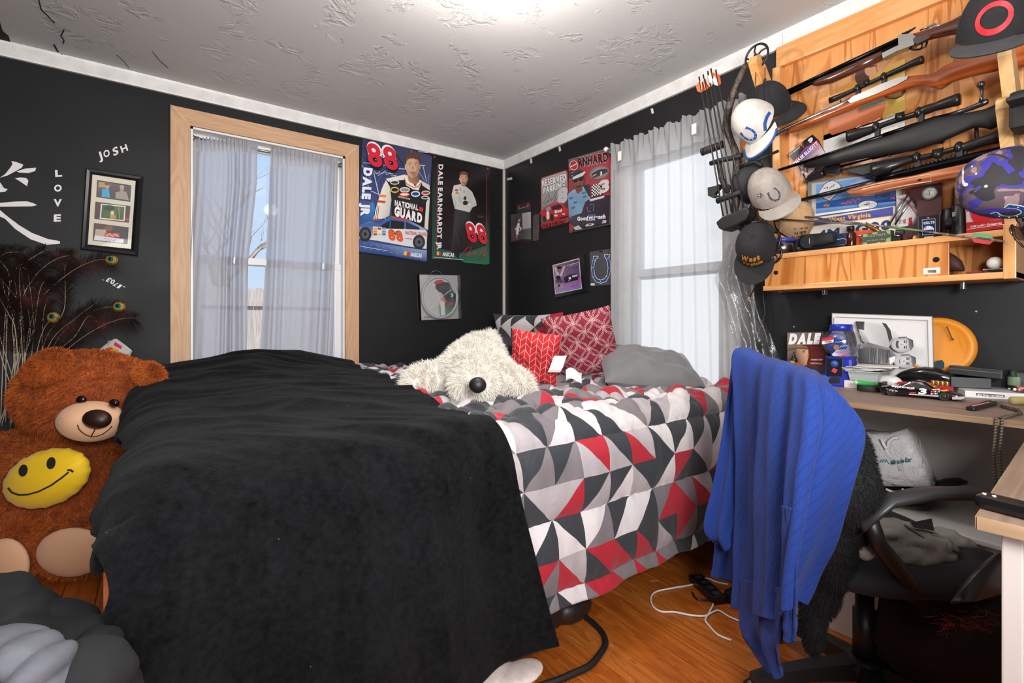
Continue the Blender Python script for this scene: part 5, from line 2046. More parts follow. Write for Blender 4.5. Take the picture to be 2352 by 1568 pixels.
# tall floor vase that holds them, hidden behind the bear
m = MB()
vp = onD(45,1000,2.42)
m.lathe([(.06,0.0),(.085,.02),(.10,.18),(.085,.34),(.06,.43),(.066,.46),(.058,.455),(.05,.42)],P('dark_ceramic','#1b1716',0.3),M=Matrix.Translation(Vector((vp.x,min(vp.y,-.14),0))))
solo(m,'floor_vase','dark floor vase holding the peacock feathers behind the bear','vase')
# printed gift bag behind the bear's head
CB = (0,740,2.6136)
f = Face(onD(258,800,2.47),RT + FW * .1,UPV)
t = Thing('gift_bag','white gift bag with bright printed shapes behind the bear head','gift bag')
m = sheet_from(f,CB,[(560,290),(585,172),(640,128),(685,100),(740,140),(778,172),(765,205),(700,300)],.02,P('white_gift_paper','#dcd8d2',0.6))
t.part(m,'bag_body')
p = Print(f,CB,.0008)
p.poly([(690,118),(735,140),(728,162),(682,138)],'#e23a78')
p.poly([(655,140),(715,165),(708,180),(650,158)],'#f0b429')
p.poly([(632,155),(670,150),(680,165),(640,172)],'#e0542a')
p.poly([(650,112),(668,108),(652,140),(640,138)],'#9fc0b0')
p.line([(600,168),(640,135),(684,108),(770,172)],.002,'#b8b4b0')
t.part(p.mb,'print'); t.done()
# ------------------------------------------------------------------ heap of clothes in the near corner on the left
def heap(parts,vox,mat,amp,seed,name,label,sm=5,cat='clothes',fr=7.0):
 me = blob(parts,vox,sm)
 n = len(me.vertices)
 co = np.empty(n * 3,dtype=np.float32); me.vertices.foreach_get('co',co); co = co.reshape(-1,3)
 no = np.array([v.normal[:] for v in me.vertices])
 d = (1 - np.abs(pn(co[:,0] * fr + seed,co[:,1] * fr + co[:,2] * fr * .8)) * 2.4) * amp + pn(co[:,0] * fr * 2.3,co[:,2] * fr * 2.3 + seed + co[:,1] * 3) * amp * .7
 d += pn(co[:,0] * fr * 5,co[:,2] * fr * 4 + co[:,1] * 9) * amp * .35
 co = co + no * d[:,None]
 co[:,2] = np.maximum(co[:,2],0.004)
 me.vertices.foreach_set('co',co.astype(np.float32).ravel())
 me.materials.append(mat)
 return setp(link(me,name),label,cat)
def cloth(name,c,bump=.25,sc=500):
 n = N(name,0.9)
 v = n.coord('Object')
 n.base(n.ramp(n.noise(v,30,4,.6),[(0.3,c),(0.7,tuple(min(q * 1.35,1) for q in lin(c)[:3]))]))
 n.bump(n.noise(v,sc,2),bump,.002)
 return n.m
DKG = cloth('charcoal_jersey','#17181a')
BKC = cloth('black_sweatshirt','#0f1012')
LTG = cloth('light_grey_marl','#5b5d64',.3,160)
heap([B_(20,1560,.86,.17,.10,.10),B_(100,1600,.84,.16,.10,.13),B_(30,1750,.90,.22,.14,.20),B_(-40,1500,.88,.14,.1,.09),B_(120,1490,.86,.06,.06,.05,-15)],.008,DKG,.014,2,'charcoal_shirt','charcoal shirt on the clothes heap in the lower left corner')
heap([B_(15,1400,.93,.06,.05,.04,-25),B_(70,1425,.93,.07,.05,.035,-25),B_(150,1450,.92,.07,.05,.04,-28),B_(215,1500,.84,.035,.06,.05,-40),B_(-20,1380,.96,.07,.06,.05),B_(60,1640,.98,.17,.08,.22)],.007,BKC,.011,8,'black_sweatshirt','black sweatshirt at the back of the clothes heap by the bed post')
heap([B_(205,1560,.74,.05,.06,.058),B_(170,1650,.76,.07,.07,.08),B_(190,1800,.78,.1,.1,.13)],.007,DKG,.009,4,'rolled_trousers','rolled dark grey trousers at the front of the clothes heap')
heap([B_(-40,1500,.72,.05,.05,.022,0),B_(20,1490,.71,.05,.05,.020,-4),B_(70,1498,.70,.03,.045,.020,-20),B_(100,1530,.69,.02,.045,.03,-50),B_(112,1580,.69,.016,.04,.04),B_(118,1660,.69,.02,.05,.06),B_(20,1640,.75,.09,.05,.07)],.0055,LTG,.006,6,'grey_hoodie','light grey marl hoodie folded in front of the charcoal shirt',3)
heap([B_(30,1575,.70,.045,.05,.03),B_(20,1700,.71,.08,.07,.08)],.007,DKG,.003,5,'hoodie_fold_dark','dark filling added for the shaded inside of the grey hoodie fold',3)  # lump added for the dark shade inside the hoodie fold
# ================================================================== gun rack with its cabinet on the right wall
YL,YR = -2.255,-3.065
def ybox(mb,x0,x1,y0,y1,z0,z1,mat,bev=.002):
 return mb.box(((x0 + x1) / 2,(y0 + y1) / 2,(z0 + z1) / 2),(abs(x1 - x0),abs(y1 - y0),abs(z1 - z0)),mat,bev)
t = Thing('gun_rack','varnished pine gun rack with a low cabinet along the right wall','gun rack')
m = MB(); ybox(m,-.014,-.002,YR,YL,1.19,2.33,PLY); t.part(m,'back_panel')
m = MB(); ybox(m,-.040,-.0142,YR,YL,2.238,2.333,PINE,.003); t.part(m,'top_rail')
m = MB(); ybox(m,-.034,-.0142,YR,-2.82,1.585,1.63,PINE,.003); t.part(m,'cleat')
m = MB(); ybox(m,-.075,-.0142,YL - .033,YL,1.36,2.225,PINEZ,.003); t.part(m,'upright')
m = MB(); ybox(m,-.075,-.0142,YR,YR + .03,1.36,2.225,PINEZ,.003); t.part(m,'upright')
ARM = [(.03,-.11),(.03,.08),(-.07,.055),(-.19,.175),(-.215,.185),(-.24,.170),(-.245,.14),(-.20,.075),(-.11,-.06)]
def arm(y0,y1,xt,zt,mat,k=1.0):
 mb = MB()
 pts = [((p[0] + .245) * k + xt,(p[1] - .17) * k + zt) for p in ARM]
 pts = [(min(x,-.015),z) for x,z in pts]
 mb.prism(pts,0,y1 - y0,mat,M=basis(Vector((0,y1,0)),Vector((1,0,0)),Vector((0,0,1)),Vector((0,-1,0))))
 return mb
ARMM = wood('varnished_pine_arm','#cf8c48','#d99b5b','#e0a86c','x',0.35,0.8,coat=.2)
for zt in (2.205,1.60):
 t.part(arm(YL - .034,YL + .001,-.285 if zt > 2 else -.235,zt,ARMM),'gun_arm')
for zt,xt in ((2.2,-.26),(1.905,-.258),(1.735,-.285),(1.55,-.25)):
 t.part(arm(YR + .002,YR + .034,xt,zt,PINEX,.95),'gun_arm')
# cabinet
CXF = -.200
m = MB(); ybox(m,CXF,-.0142,YR,YL - .02,1.3255,1.347,PINE,.002); t.part(m,'shelf_board')
m = MB(); ybox(m,CXF,-.0142,YR,YL - .02,1.19,1.211,PINE,.002); t.part(m,'bottom_board')
m = MB(); ybox(m,CXF - .001,-.0142,YR,YR + .030,1.188,1.362,PINEZ,.002); t.part(m,'end_stile')
m = MB(); ybox(m,CXF + .012,-.0142,YL - .042,YL - .022,1.2112,1.3253,PINEZ,.001); t.part(m,'end_panel')
yd = onB(2179.8,600,.188).y
PLYD = ply('varnished_ply_door')
m = MB(); ybox(m,-.190,-.180,yd,YL - .030,1.2112,1.3253,PLYD,.001)
do = t.part(m,'sliding_door')
for px,py in ((1782,626),(2150,596)):
 m = MB(); q = onB(px,py,.1905); m.cyl(q,q + Vector((.004,0,0)),.0095,DARK,n=20); t.part(m,'finger_hole',do)
m = MB(); q = onB(2140,622,.1908); m.box(q,(.0006,.046,.022),P('white_sticker','#ddd9d3',0.6))
st = t.part(m,'sticker',do)
p = Print(Face((-.1912,0,0),(0,-1,0),(0,0,1)),(1740,520,3.843),.0002)
rb = random.Random(3)
x = 1502
while x < 1580:
 w_ = rb.choice([1.5,2.5,3.5]); p.rect(x,383,x + w_,408,'#3a3735'); x += w_ + rb.choice([1.5,2.5])
m = MB(); q = onB(1895,671,.12); m.box(q,(.03,.010,.022),STEEL,.002); t.part(m,'mounting_clip')
m = MB(); q = onB(2212,656,.12); m.box(q,(.03,.012,.026),STEEL,.002); t.part(m,'mounting_clip')
t.part(p.mb,'barcode',do)
t.done()
# ------------------------------------------------------------------ loft from a side outline
def outl(crop,secs,off,mat,mb=None,n=14,sq=2.0,cap=True):
 F = faceB(off)
 mb = mb or MB()
 rings = []
 for s in secs:
  x,y0,y1,hw = s[:4]
  a,b0 = F.px(crop[0] + x / crop[2],crop[1] + y0 / crop[2])
  a1,b1 = F.px(crop[0] + x / crop[2],crop[1] + y1 / crop[2])
  c,h = (b0 + b1) / 2,abs(b0 - b1) / 2
  hw = h * .95 if hw is None else hw
  rg = []
  for k in range(n):
   an = 2 * PI * k / n
   ca,sa = math.cos(an),math.sin(an)
   e = 2.0 / sq
   rg.append(F.W(a,c + h * math.copysign(abs(sa) ** e,sa),hw * math.copysign(abs(ca) ** e,ca)))
  rings.append(rg)
 mb.loft(rings,mat,True,cap)
 return mb
def tubepx(crop,pts,r,off,mat,mb=None,n=10):
 mb = mb or MB()
 offs = off if isinstance(off,(list,tuple)) else [off] * len(pts)
 mb.tube([onB(crop[0] + p[0] / crop[2],crop[1] + p[1] / crop[2],o_) for p,o_ in zip(pts,offs)],r,mat,n)
 return mb
def prismpx(crop,pts,off,th,mat,mb=None):
 return sheet_from(faceB(off + th / 2),crop,pts,th,mat,mb=mb)
G1,GH,GI = (1700,0,3.607),(2020,170,6.271),(1750,270,6.72)
FX = (0,0,1.0)
STOCKD = wood('dark_walnut_stock','#3a1a10','#4f2617','#62321f','y',0.25,.8,coat=.5)
STOCKO = wood('orange_walnut_stock','#7c3413','#9c4a1c','#b25d28','y',0.22,.8,coat=.6)
STOCKB = wood('reddish_laminate_stock','#7a3c22','#98512f','#b57a54','y',0.28,.8,coat=.5)
BLUED = P('blued_gun_steel','#1b1c1f',0.22,0.9)
STAIN = P('stainless_receiver','#a9a9a8',0.28,1.0)
SCOPE = P('matt_black_scope','#131315',0.32)
BLKSTK = P('black_synthetic_stock','#161617',0.5)
t = Thing('shotgun','over and under shotgun with a dark walnut stock, topmost on the rack','gun')
m = MB()
outl(G1,[(198,832,858,None),(700,594,622,None),(1310,310,350,None)],.14,BLUED,m)
outl(G1,[(198,858,886,None),(700,622,652,None),(1310,350,396,None)],.14,BLUED,m)
t.part(m,'barrels')
t.part(outl(G1,[(600,688,708,.006),(640,666,714,.014),(760,610,690,.018),(950,524,604,.019),(1180,420,500,.020)],.14,STOCKD),'fore_end',label='dark walnut fore-end')
t.part(prismpx(G1,[(1305,288),(1422,276),(1452,300),(1440,370),(1300,420),(1182,482),(1172,440),(1312,372)],.14,.034,STAIN),'receiver',label='bright steel receiver')
t.part(outl(G1,[(1424,284,396,.016),(1500,262,366,.015),(1570,240,330,.014),(1650,212,312,.014),(1750,172,290,.016),(1820,135,286,.018),(1950,60,292,.02),(2150,-60,296,.021),(2480,-240,280,.022)],.14,STOCKD,sq=2.4),'stock',label='dark walnut stock')
t.part(prismpx(G1,[(1436,312),(1582,292),(1560,318),(1462,366),(1432,340)],.157,.004,P('grey_side_plate','#4c4a49',0.4,0.6)),'side_plate')
t.part(tubepx(G1,[(1400,392),(1425,412),(1480,410),(1535,388),(1550,345)],.0035,.14,DARKM),'trigger_guard')
t.part(tubepx(G1,[(1496,352),(1510,372),(1500,396)],.0025,.14,DARKM),'trigger')
t.part(tubepx(G1,[(1342,288),(1390,266),(1425,245),(1455,226)],[.006,.005,.004,.002],.14,DARKM),'hammer')
t.part(tubepx(G1,[(1490,250),(1560,222),(1612,198),(1648,208),(1600,226),(1540,246)],.0035,.14,STAIN),'top_lever')
t.done()
def scope(t,crop,secs,off,rings=(),turrets=(),mounts=(),extra=None):
 so = t.part(outl(crop,secs,off,SCOPE,n=18),'scope',label='black rifle scope')
 for x,y,r,L in rings:
  m = MB(); q = onB(crop[0] + x / crop[2],crop[1] + y / crop[2],off)
  m.ell(q,(r,L,r),SCOPE,nu=16,nv=10); t.part(m,'scope_ring',so)
 for x,y,r,L in turrets:
  m = MB(); q = onB(crop[0] + x / crop[2],crop[1] + y / crop[2],off)
  m.cyl(q,q + Vector((-L * .3,0,L)),r,SCOPE); m.cyl(q,q + Vector((-L,0,0)),r * .9,SCOPE); t.part(m,'turret',so)
 for x,y,w_,h_ in mounts:
  m = MB(); q = onB(crop[0] + x / crop[2],crop[1] + y / crop[2],off)
  m.box(q,(.022,w_,h_),BLACKM,.003); t.part(m,'scope_mount',so)
 return so
t = Thing('rifle','rimfire rifle with stainless receiver and orange walnut stock, second from the top','gun')
t.part(outl(G1,[(270,1098,1142,None),(400,1042,1082,None),(650,930,966,None),(910,812,850,None)],.15,STAIN),'barrel',label='bright steel barrel')
t.part(outl(G1,[(402,1074,1100,.006),(430,1056,1100,.012),(600,984,1034,.017),(900,852,922,.019),(1200,700,806,.020),(1370,636,748,.019),(1470,626,722,.018),(1560,618,722,.017),(1630,596,738,.018),(1664,566,742,.019),(1700,545,722,.019),(1760,520,682,.019),(1900,462,638,.020),(2130,366,588,.021),(2400,262,545,.021)],.15,STOCKO,sq=2.4),'stock',label='orange walnut stock')
t.part(prismpx(G1,[(892,835),(930,800),(1180,690),(1300,645),(1392,628),(1380,655),(1300,700),(1120,780),(915,855)],.15,.046,STAIN),'receiver',label='bright steel receiver')
scope(t,G1,[(742,808,858,None),(800,786,834,None),(860,764,806,None),(900,748,784,None),(1180,622,656,None),(1240,588,634,None),(1290,566,612,None),(1340,542,592,None),(1420,500,556,None),(1500,462,532,None),(1520,462,524,None)],.15,
  rings=((975,735,.018,.012),(1192,640,.018,.012)),turrets=((1050,690,.010,.012),),mounts=((978,772,.014,.03),(1195,676,.014,.03)))
t.part(tubepx(G1,[(1200,796),(1230,812),(1290,812),(1340,790),(1366,748)],.004,.15,P('bronze_guard','#57432a',0.35,0.8)),'trigger_guard')
t.part(tubepx(G1,[(1338,740),(1346,760),(1340,782)],.0025,.15,DARKM),'trigger')
t.part(tubepx(G1,[(700,925),(720,905),(832,852),(832,830)],.003,.15,DARKM),'sight')
t.done()
t = Thing('rifle','all black bolt-action rifle with scope, third from the top on the rack','gun')
t.part(outl(GI,[(255,788,832,None),(700,648,700,None),(1420,402,452,None),(2100,168,250,None)],.15,BLUED),'barrel')
t.part(outl(FX,[(1848,376,385,.008),(1860,371,386,.015),(1899,358,381,.019),(1973,331,366,.021),(2048,309,353,.022),(2100,288,346,.022),(2150,270,330,.021),(2185,264,316,.019),(2211,261,304,.018),(2240,256,292,.018),(2262,251,294,.019),(2275,246,298,.02),(2292,238,290,.02),(2380,215,300,.022)],.15,BLKSTK,sq=2.6),'stock')
t.part(outl(GH,[(60,850,930,None),(400,738,818,None),(780,612,700,None),(1000,560,640,None)],.152,BLUED),'receiver')
t.part(outl(GH,[(1000,560,628,None),(1250,480,548,None),(1450,398,478,None),(1480,372,468,None),(1550,352,436,None),(1570,360,420,None)],.152,P('grey_bolt_steel','#57585b',0.3,0.9)),'bolt',label='grey steel bolt')
m = tubepx(GH,[(1465,400),(1470,330),(1478,260),(1466,200)],[.007,.005,.004,.006],.165,P('grey_bolt_steel','#57585b',0.3,0.9))
m.ell(onB(2020 + 1465 / 6.271,170 + 150 / 6.271,.168),(.011,.011,.011),P('grey_bolt_steel'))
t.part(m,'bolt_handle')
scope(t,FX,[(1947,301,327,None),(1954,299,326,None),(1975,294.5,318,None),(2003,289,306,None),(2030,279.5,292,None),(2072,265,278,None),(2105,254,268,None),(2118,245,266,None),(2135,238.5,260,None),(2148,236,255,None),(2160,230,252,None),(2185,220,246,None),(2200,214.5,243,None),(2206,215,240,None)],.15,
  rings=((2013,293,.021,.014),(2111,259,.021,.014)),turrets=((2068,270,.014,.018),),mounts=((2016,304,.016,.034),(2116,272,.016,.034)))
t.part(tubepx(GH,[(1395,770),(1400,860),(1398,950)],.006,.10,BLACKM),'sling_strap')
t.done()
t = Thing('air_rifle','thin black air rifle with a round cocking knob below the black rifle','gun')
t.part(outl(GI,[(1200,735,772,None),(1700,612,640,None),(1705,600,650,None),(2352,440,500,None)],.11,BLUED),'barrel')
t.part(outl(GH,[(0,1160,1210,None),(360,1072,1130,None),(600,1010,1060,None),(800,960,1010,None),(805,944,1012,None),(880,928,1000,None),(884,896,1010,None),(925,890,990,None),(940,905,970,None)],.11,BLKSTK),'receiver_tube')
t.part(prismpx(GI,[(965,760),(1000,715),(1040,712),(1050,740),(1195,712),(1205,775),(1195,830),(1120,870),(1010,868),(960,810)],.11,.03,BLACKP),'front_block')
t.part(outl(GI,[(1050,745,770,.004),(1330,648,672,.004)],.118,BLACKP),'front_rail')
for x,y in ((140,1130),(370,1062),(600,1010)):
 m = tubepx(GH,[(x - 10,y - 55),(x - 8,y + 60),(x + 22,y + 58),(x + 20,y - 58)],.002,.122,BLACKP,n=6)
 t.part(m,'sling_clip')
t.part(prismpx(GI,[(1200,800),(1560,880),(1720,830),(2352,640),(2352,560),(1700,690)],.095,.02,BLKSTK),'stock')
t.done()
t = Thing('rifle','bolt-action rifle with reddish laminate stock and big scope, lowest on the rack','gun')
t.part(outl(GI,[(525,1266,1316,None),(1000,1140,1212,None),(1500,1012,1096,None),(1800,934,1024,None)],.16,P('satin_grey_barrel','#2e3033',0.3,0.8)),'barrel')
t.part(outl(FX,[(2014,406,424,None),(2060,393,412,None),(2136,374,397,None),(2206,358,381,None),(2240,349,372,None),(2262,344,366,None),(2300,336,356,None)],.16,BLUED),'receiver')
t.part(outl(FX,[(1944,438,442,.006),(1956,433,448,.014),(1990,424,450,.018),(2040,413,440,.019),(2100,403,428,.02),(2140,393,420,.02),(2200,380,411,.02),(2260,366,400,.02),(2330,350,398,.02),(2390,330,396,.021)],.16,STOCKB,sq=2.8),'stock',label='reddish laminate wood stock')
PALEL = P('pale_laminate_line','#d6a988',0.35)
t.part(tubepx(FX,[(1956,437),(2010,423),(2072,411),(2136,400),(2139,416),(2090,424),(2030,436)],.0022,.181,PALEL,n=6),'inlay_line')
for px,py in ((2224,395),(2112,413)):
 m = MB(); q = onB(px,py,.181); m.ell(q,(.002,.006,.004),DARK); t.part(m,'stock_screw')
m = MB()
for i in range(15):
 u_ = i / 14
 q = onB(2020 + (420 + 830 * u_) / 6.271,170 + (1362 - 225 * u_) / 6.271,.16)
 m.box(q,(.02,.0042,.010),BLACKM,.0008)
a_,b_ = onB(2020 + 400 / 6.271,170 + 1392 / 6.271,.16),onB(2020 + 1270 / 6.271,170 + 1155 / 6.271,.16)
m.tube([a_,b_],.006,BLACKM,6)
t.part(m,'scope_rail')
scope(t,FX,[(2003,378,406,None),(2010,375,408,None),(2046,368,396,None),(2052,368,391,None),(2080,364,378,None),(2110,357,370,None),(2145,349,362,None),(2195,335,347,None),(2205,331,350,None),(2222,325,348,None),(2240,319,342,None),(2250,315,338,None),(2280,305,331,None),(2308,297.5,327,None),(2314,300,324,None)],.16,
  rings=((2106,363,.021,.014),(2203,339,.021,.014)),turrets=((2155,356,.016,.022),),mounts=((2108,377,.016,.03),(2205,352,.016,.03)))
t.done()
# ------------------------------------------------------------------ prints pinned on the back panel
t = Thing('calendar_page','faded calendar page of a woman outdoors behind the top two guns','poster')
f = faceB(.0165)
m = sheet_from(f,G1,[(688,830),(1366,480),(1366,930),(688,1165)],.0015,P('poster_paper','#d8b878',0.6))
sh = t.part(m,'sheet')
p = Print(f,G1,.0005)
p.poly([(688,830),(1366,480),(1366,930),(688,1165)],['#d8955c','#d7a658','#cfae58','#c9794a'])
p.poly([(1180,580),(1366,490),(1366,930),(1180,990)],['#c9a044','#d5b45e','#c8a850','#b98a38'])
p.poly([(740,760),(960,660),(970,700),(760,780)],'#c5893f')
p.poly([(930,720),(1100,870),(1215,850),(1170,990),(760,1120),(700,1050)],['#cd7a48','#c26a3c','#bd683a','#a95229','#b05a30','#c47444'])
p.ell(1010,640,60,70,'#4a2e22')
p.ell(1082,585,50,48,'#d59a72')
p.poly([(1040,560),(1070,530),(1130,540),(1090,560)],'#4a2e22')
p.poly([(1130,560),(1230,470),(1260,480),(1150,600)],'#d59a72')
p.poly([(985,880),(1215,810),(1160,850),(1010,910)],'#4f9c98')
t.part(p.mb,'print',sh); t.done()
t = Thing('paper_print','white print with pale grey smudges behind the black rifle','poster')
m = sheet_from(f,G1,[(690,1120),(900,1040),(1366,905),(1366,1180),(690,1300)],.0015,P('white_print_paper','#e4e1dd',0.6))
sh = t.part(m,'sheet')
p = Print(f,G1,.0005)
p.poly([(692,1122),(900,1042),(1364,908),(1364,1178),(692,1296)],'#e4e1dd')
for i in range(40):
 x,y = rb.uniform(700,1340),rb.uniform(0,1)
 y0 = 1130 - (x - 690) * .32 + y * 120
 p.line([(x,y0),(x + rb.uniform(20,60),y0 - rb.uniform(0,30))],rb.uniform(.001,.004),rb.choice(['#c9c6c4','#b5b1af','#d5d2cf']))
t.part(p.mb,'print',sh); t.done()
# toy car package tilted behind the guns
t = Thing('toy_package','purple and red toy car package tilted against the rack panel','toy')
f = faceB(.05)
m = sheet_from(f,GI,[(402,560),(590,425),(650,470),(640,362),(780,262),(870,345),(985,560),(880,760),(695,1000),(560,760)],.006,P('black_toy_card','#19181b',0.35))
sh = t.part(m,'card')
p = Print(f,GI,.0005,INKG)
p.poly([(480,690),(690,450),(850,345),(975,545),(700,960),(570,740)],['#7a1f4e','#5d2a86','#c03050','#d8d4d6','#c7c3c6','#3a3240'])
p.poly([(585,610),(690,450),(700,500),(680,590),(610,650)],'#4a3a9c')
p.line([(500,690),(695,440),(705,500),(860,365)],.003,'#d8384e')
p.poly([(660,370),(780,270),(840,340),(730,430),(690,400)],'#232125')
p.text('9',(728,400),(800,352),(705,345),'#e6e3e6',.08)
p.text('CHASE ELLIOTT',(505,745),(872,405),(478,705),'#efecee',.05)
p.text('AUTHENTICS',(425,592),(592,462),(416,576),'#d5d2d4',.03)
p.line([(560,760),(880,460)],.002,'#d8384e')
p.poly([(640,720),(740,640),(880,560),(860,590),(700,700),(720,860),(690,850)],'#c9252f')
for i in range(4):
 for j in range(3):
  if (i + j) % 2:
   x,y = 575 + i * 32 + j * 22,790 + i * 44 - j * 22
   p.poly([(x,y),(x + 26,y - 22),(x + 44,y + 14),(x + 20,y + 38)],'#e4e1e4')
t.part(p.mb,'print',sh)
m = outl(GI,[(690,930,985,.008),(740,870,985,.016),(840,790,960,.018),(940,740,930,.016),(985,800,900,.008)],.068,P('dark_toy_car_in_blister','#2b2427',0.15))
t.part(m,'toy_car'); t.done()
# ================================================================== things on the cabinet shelf
ZS = 1.347
C3,C4 = (1840,400,8.7115),(2080,370,7.838)
def up(px,off,z=ZS):
 q = onB(px,600,off)
 return Vector((q.x,q.y,z))
NAVY = P('navy_card','#1b2a4a',0.4)
t = Thing('picture_frame','grey frame holding a blue print with a white diamond emblem on the shelf','picture frame')
f = faceB(.045)
m = sheet_from(f,C3,[(135,150),(2010,-125),(2020,905),(150,1240)],.012,P('grey_marbled_frame','#7b7c7c',0.5))
sh = t.part(m,'frame')
p = Print(f,C3,.0006,INKG)
p.poly([(210,185),(1960,-75),(1960,860),(225,1150)],'#b9b6b2')
p.poly([(298,215),(1900,-40),(1900,640),(298,870)],['#7fa3d6','#6d96cf','#4a77b8','#5583c4'])
p.poly([(298,580),(1900,300),(1900,540),(298,690)],['#2e5594','#264a86','#23447e','#2c5290'])
p.poly([(298,690),(1900,540),(1900,580),(298,740)],'#6f97cc')
p.line([(1000,200),(1350,105),(1500,130)],.002,'#c9d4e4')
p.poly([(335,375),(470,190),(560,135),(640,118),(720,150),(825,235),(720,410),(572,548),(440,490)],'#4a5464')
p.poly([(350,372),(478,200),(566,147),(640,130),(715,162),(800,238),(705,405),(568,525),(452,478)],'#d9d7d8')
p.line([(455,290),(500,270),(540,250),(520,300)],.003,'#4a4a4c'); p.line([(570,290),(620,240),(680,190),(640,260)],.003,'#4a4a4c')
p.text('LEAGUE',(545,500),(640,395),(535,485),'#b83a44',.04); p.text('RX',(735,285),(775,240),(728,275),'#b83a44',.04)
p.ell(508,620,70,50,'#6a5a58',-8); p.line([(455,640),(500,610),(540,640),(575,610)],.003,'#c9a078')
p.line([(810,600),(850,570),(900,600),(940,540),(990,580),(1040,500),(1080,560),(1140,480),(1190,520)],.006,'#b84a78')
p.ell(1340,615,205,88,'#3a5078',-5); p.ell(1340,615,190,78,'#d4d3d5',-5)
p.line([(1260,600),(1310,610),(1330,560),(1380,590),(1300,620)],.004,'#55565a')
p.text('Kenny',(1478,482),(1780,440),(1478,392),'#3a2458',.05)
p.line([(1800,500),(1850,470),(1890,500)],.006,'#c04a6a')
t.part(p.mb,'print',sh); t.done()
t = Thing('licence_plate','white and blue West Virginia plate leaning in front of the blue print','licence plate')
f = faceB(.07)
m = sheet_from(f,C3,[(195,880),(1880,630),(1890,1230),(150,1480)],.003,P('plate_metal','#d9d2c6',0.35))
sh = t.part(m,'plate')
m = sheet_from(faceB(.076),C3,[(238,800),(1352,640),(1358,685),(238,845)],.004,P('cream_plastic_strip','#e4dcd0',0.5))
t.part(m,'holder_strip')
p = Print(f,C3,.0006,INKG)
p.poly([(200,925),(1840,655),(1840,820),(190,1040)],['#5f5c68','#575ea8','#4c4f92','#3c3e5a'])
p.poly([(190,1043),(1840,822),(1840,832),(190,1056)],'#c98a4c')
p.text('West Virginia',(566,948),(1396,848),(566,868),'#e8a23c',.04)
p.text('4M 5G00',(330,1300),(1800,1090),(330,1135),'#33435e',.05)
t.part(p.mb,'print',sh); t.done()
t = Thing('licence_plate','red and white plate half hidden behind the maroon golf plaque','licence plate')
f = faceB(.055)
m = sheet_from(f,C3,[(1905,440),(2420,350),(2420,1010),(1905,1060)],.003,P('plate_white','#d5d2d2',0.35))
sh = t.part(m,'plate')
p = Print(f,C3,.0006,INKG)
for i in range(8):
 p.line([(1920 + i * 30,480 + i * 12),(2360,520 + i * 50)],.003,['#b9b3b5','#c05a66','#a9a5a8'][i % 3])
p.text('HO',(2040,985),(2100,975),(2040,905),'#a83a44',.05); p.text('5',(2150,1030),(2225,1010),(2150,885),'#b8333f',.09)
p.text('ST',(1965,990),(2015,985),(1965,910),'#6a676a',.04)
t.part(p.mb,'print',sh); t.done()
t = Thing('storage_tub','small clear tub with a blue lid at the left end of the shelf','tub')
q = up(1797,.14)
m = MB(Matrix.Translation(q))
TUBM = clear('cloudy_tub_plastic',.35,.25,'#c9ccd4')
m.lathe([(.045,0.0005),(.050,.055),(.048,.055),(.043,.003)],TUBM)
t.part(m,'tub')
m = MB(Matrix.Translation(q)); m.lathe([(.053,.055),(.053,.068),(.046,.071),(.001,.071)],P('blue_lid','#3a3f9c',0.4)); t.part(m,'lid',label='blue lid')
m = MB(Matrix.Translation(q)); m.ell((-.01,.0,.016),(.025,.028,.012),P('red_pellets','#c2473f',0.5)); t.part(m,'contents')
t.done()
a,b = up(1829,.17),up(1945,.17)
t = Thing('flat_box','flat navy box with a thin white border under the black pouch','box')
L = (b - a).length
M_ = basis(a,Vector((0,-1,0)),Vector((1,0,0)),Vector((0,0,1)))
M_ = basis(a,Vector((0,-1,0)),Vector((0,0,1)),Vector((-1,0,0)))
m = MB(M_); m.box((L / 2,.029,-.02),(L,.058,.05),NAVY,.002); t.part(m,'box')
f = Face(a + Vector((-.005,0,0)),(0,-1,0),(0,0,1))
p = Print(f,C3,.0005)
p.line([(690,1310),(860,1285),(880,1300),(905,1300),(905,1400)],.0016,'#c9d0dc')
p.text('om',(-65,1490),(0,1480),(-65,1455),'#c9d0dc',.03)
t.part(p.mb,'print'); t.done()
t = Thing('tray','long thin black tray along the front of the shelf below the pouch','tray')
a,b = up(1828,.192),up(1943,.192)
m = MB(basis(a,Vector((0,-1,0)),Vector((0,0,1)),Vector((-1,0,0)))); m.box(((b - a).length / 2,.005,-.001),((b - a).length,.010,.014),BLACKP,.003); t.part(m,'tray_body'); t.done()
t = Thing('pouch','black fabric pouch with a round snap flap on the shelf','pouch')
t.part(outl(C3,[(-10,1270,1440,.012),(20,1215,1480,.02),(200,1200,1450,.026),(450,1180,1425,.027),(640,1150,1380,.026),(690,1180,1370,.016)],.19,P('black_cordura','#19191b',0.75),sq=3.2),'pouch_body')
m = sheet_from(faceB(.219),C3,[(-5 + 145 * math.cos(k * PI / 12) + 130,1345 - 132 * math.sin(k * PI / 12) - 20 * math.cos(k * PI / 12)) for k in range(24)],.004,P('black_cordura_flap','#222224',0.6))
fl_ = t.part(m,'flap')
p = Print(faceB(.219),C3,.0006); p.line([(168,1390),(168,1280)],.002,'#b9b9bb'); t.part(p.mb,'print',fl_)
t.done()
q = up(1955,.165)
t = Thing('bottle','small amber glass bottle with a black cap on the shelf','bottle')
m = MB(Matrix.Translation(q)); m.lathe([(.016,.0005),(.017,.004),(.017,.05),(.010,.06),(.009,.064)],P('amber_glass','#3a150a',0.1,0.0)); t.part(m,'glass_body')
m = MB(Matrix.Translation(q)); m.lathe([(.0115,.062),(.0115,.08),(.010,.082),(.001,.082)],BLACKP); t.part(m,'cap'); t.done()
t = Thing('orange_box','bright orange box behind the camouflage call box','box')
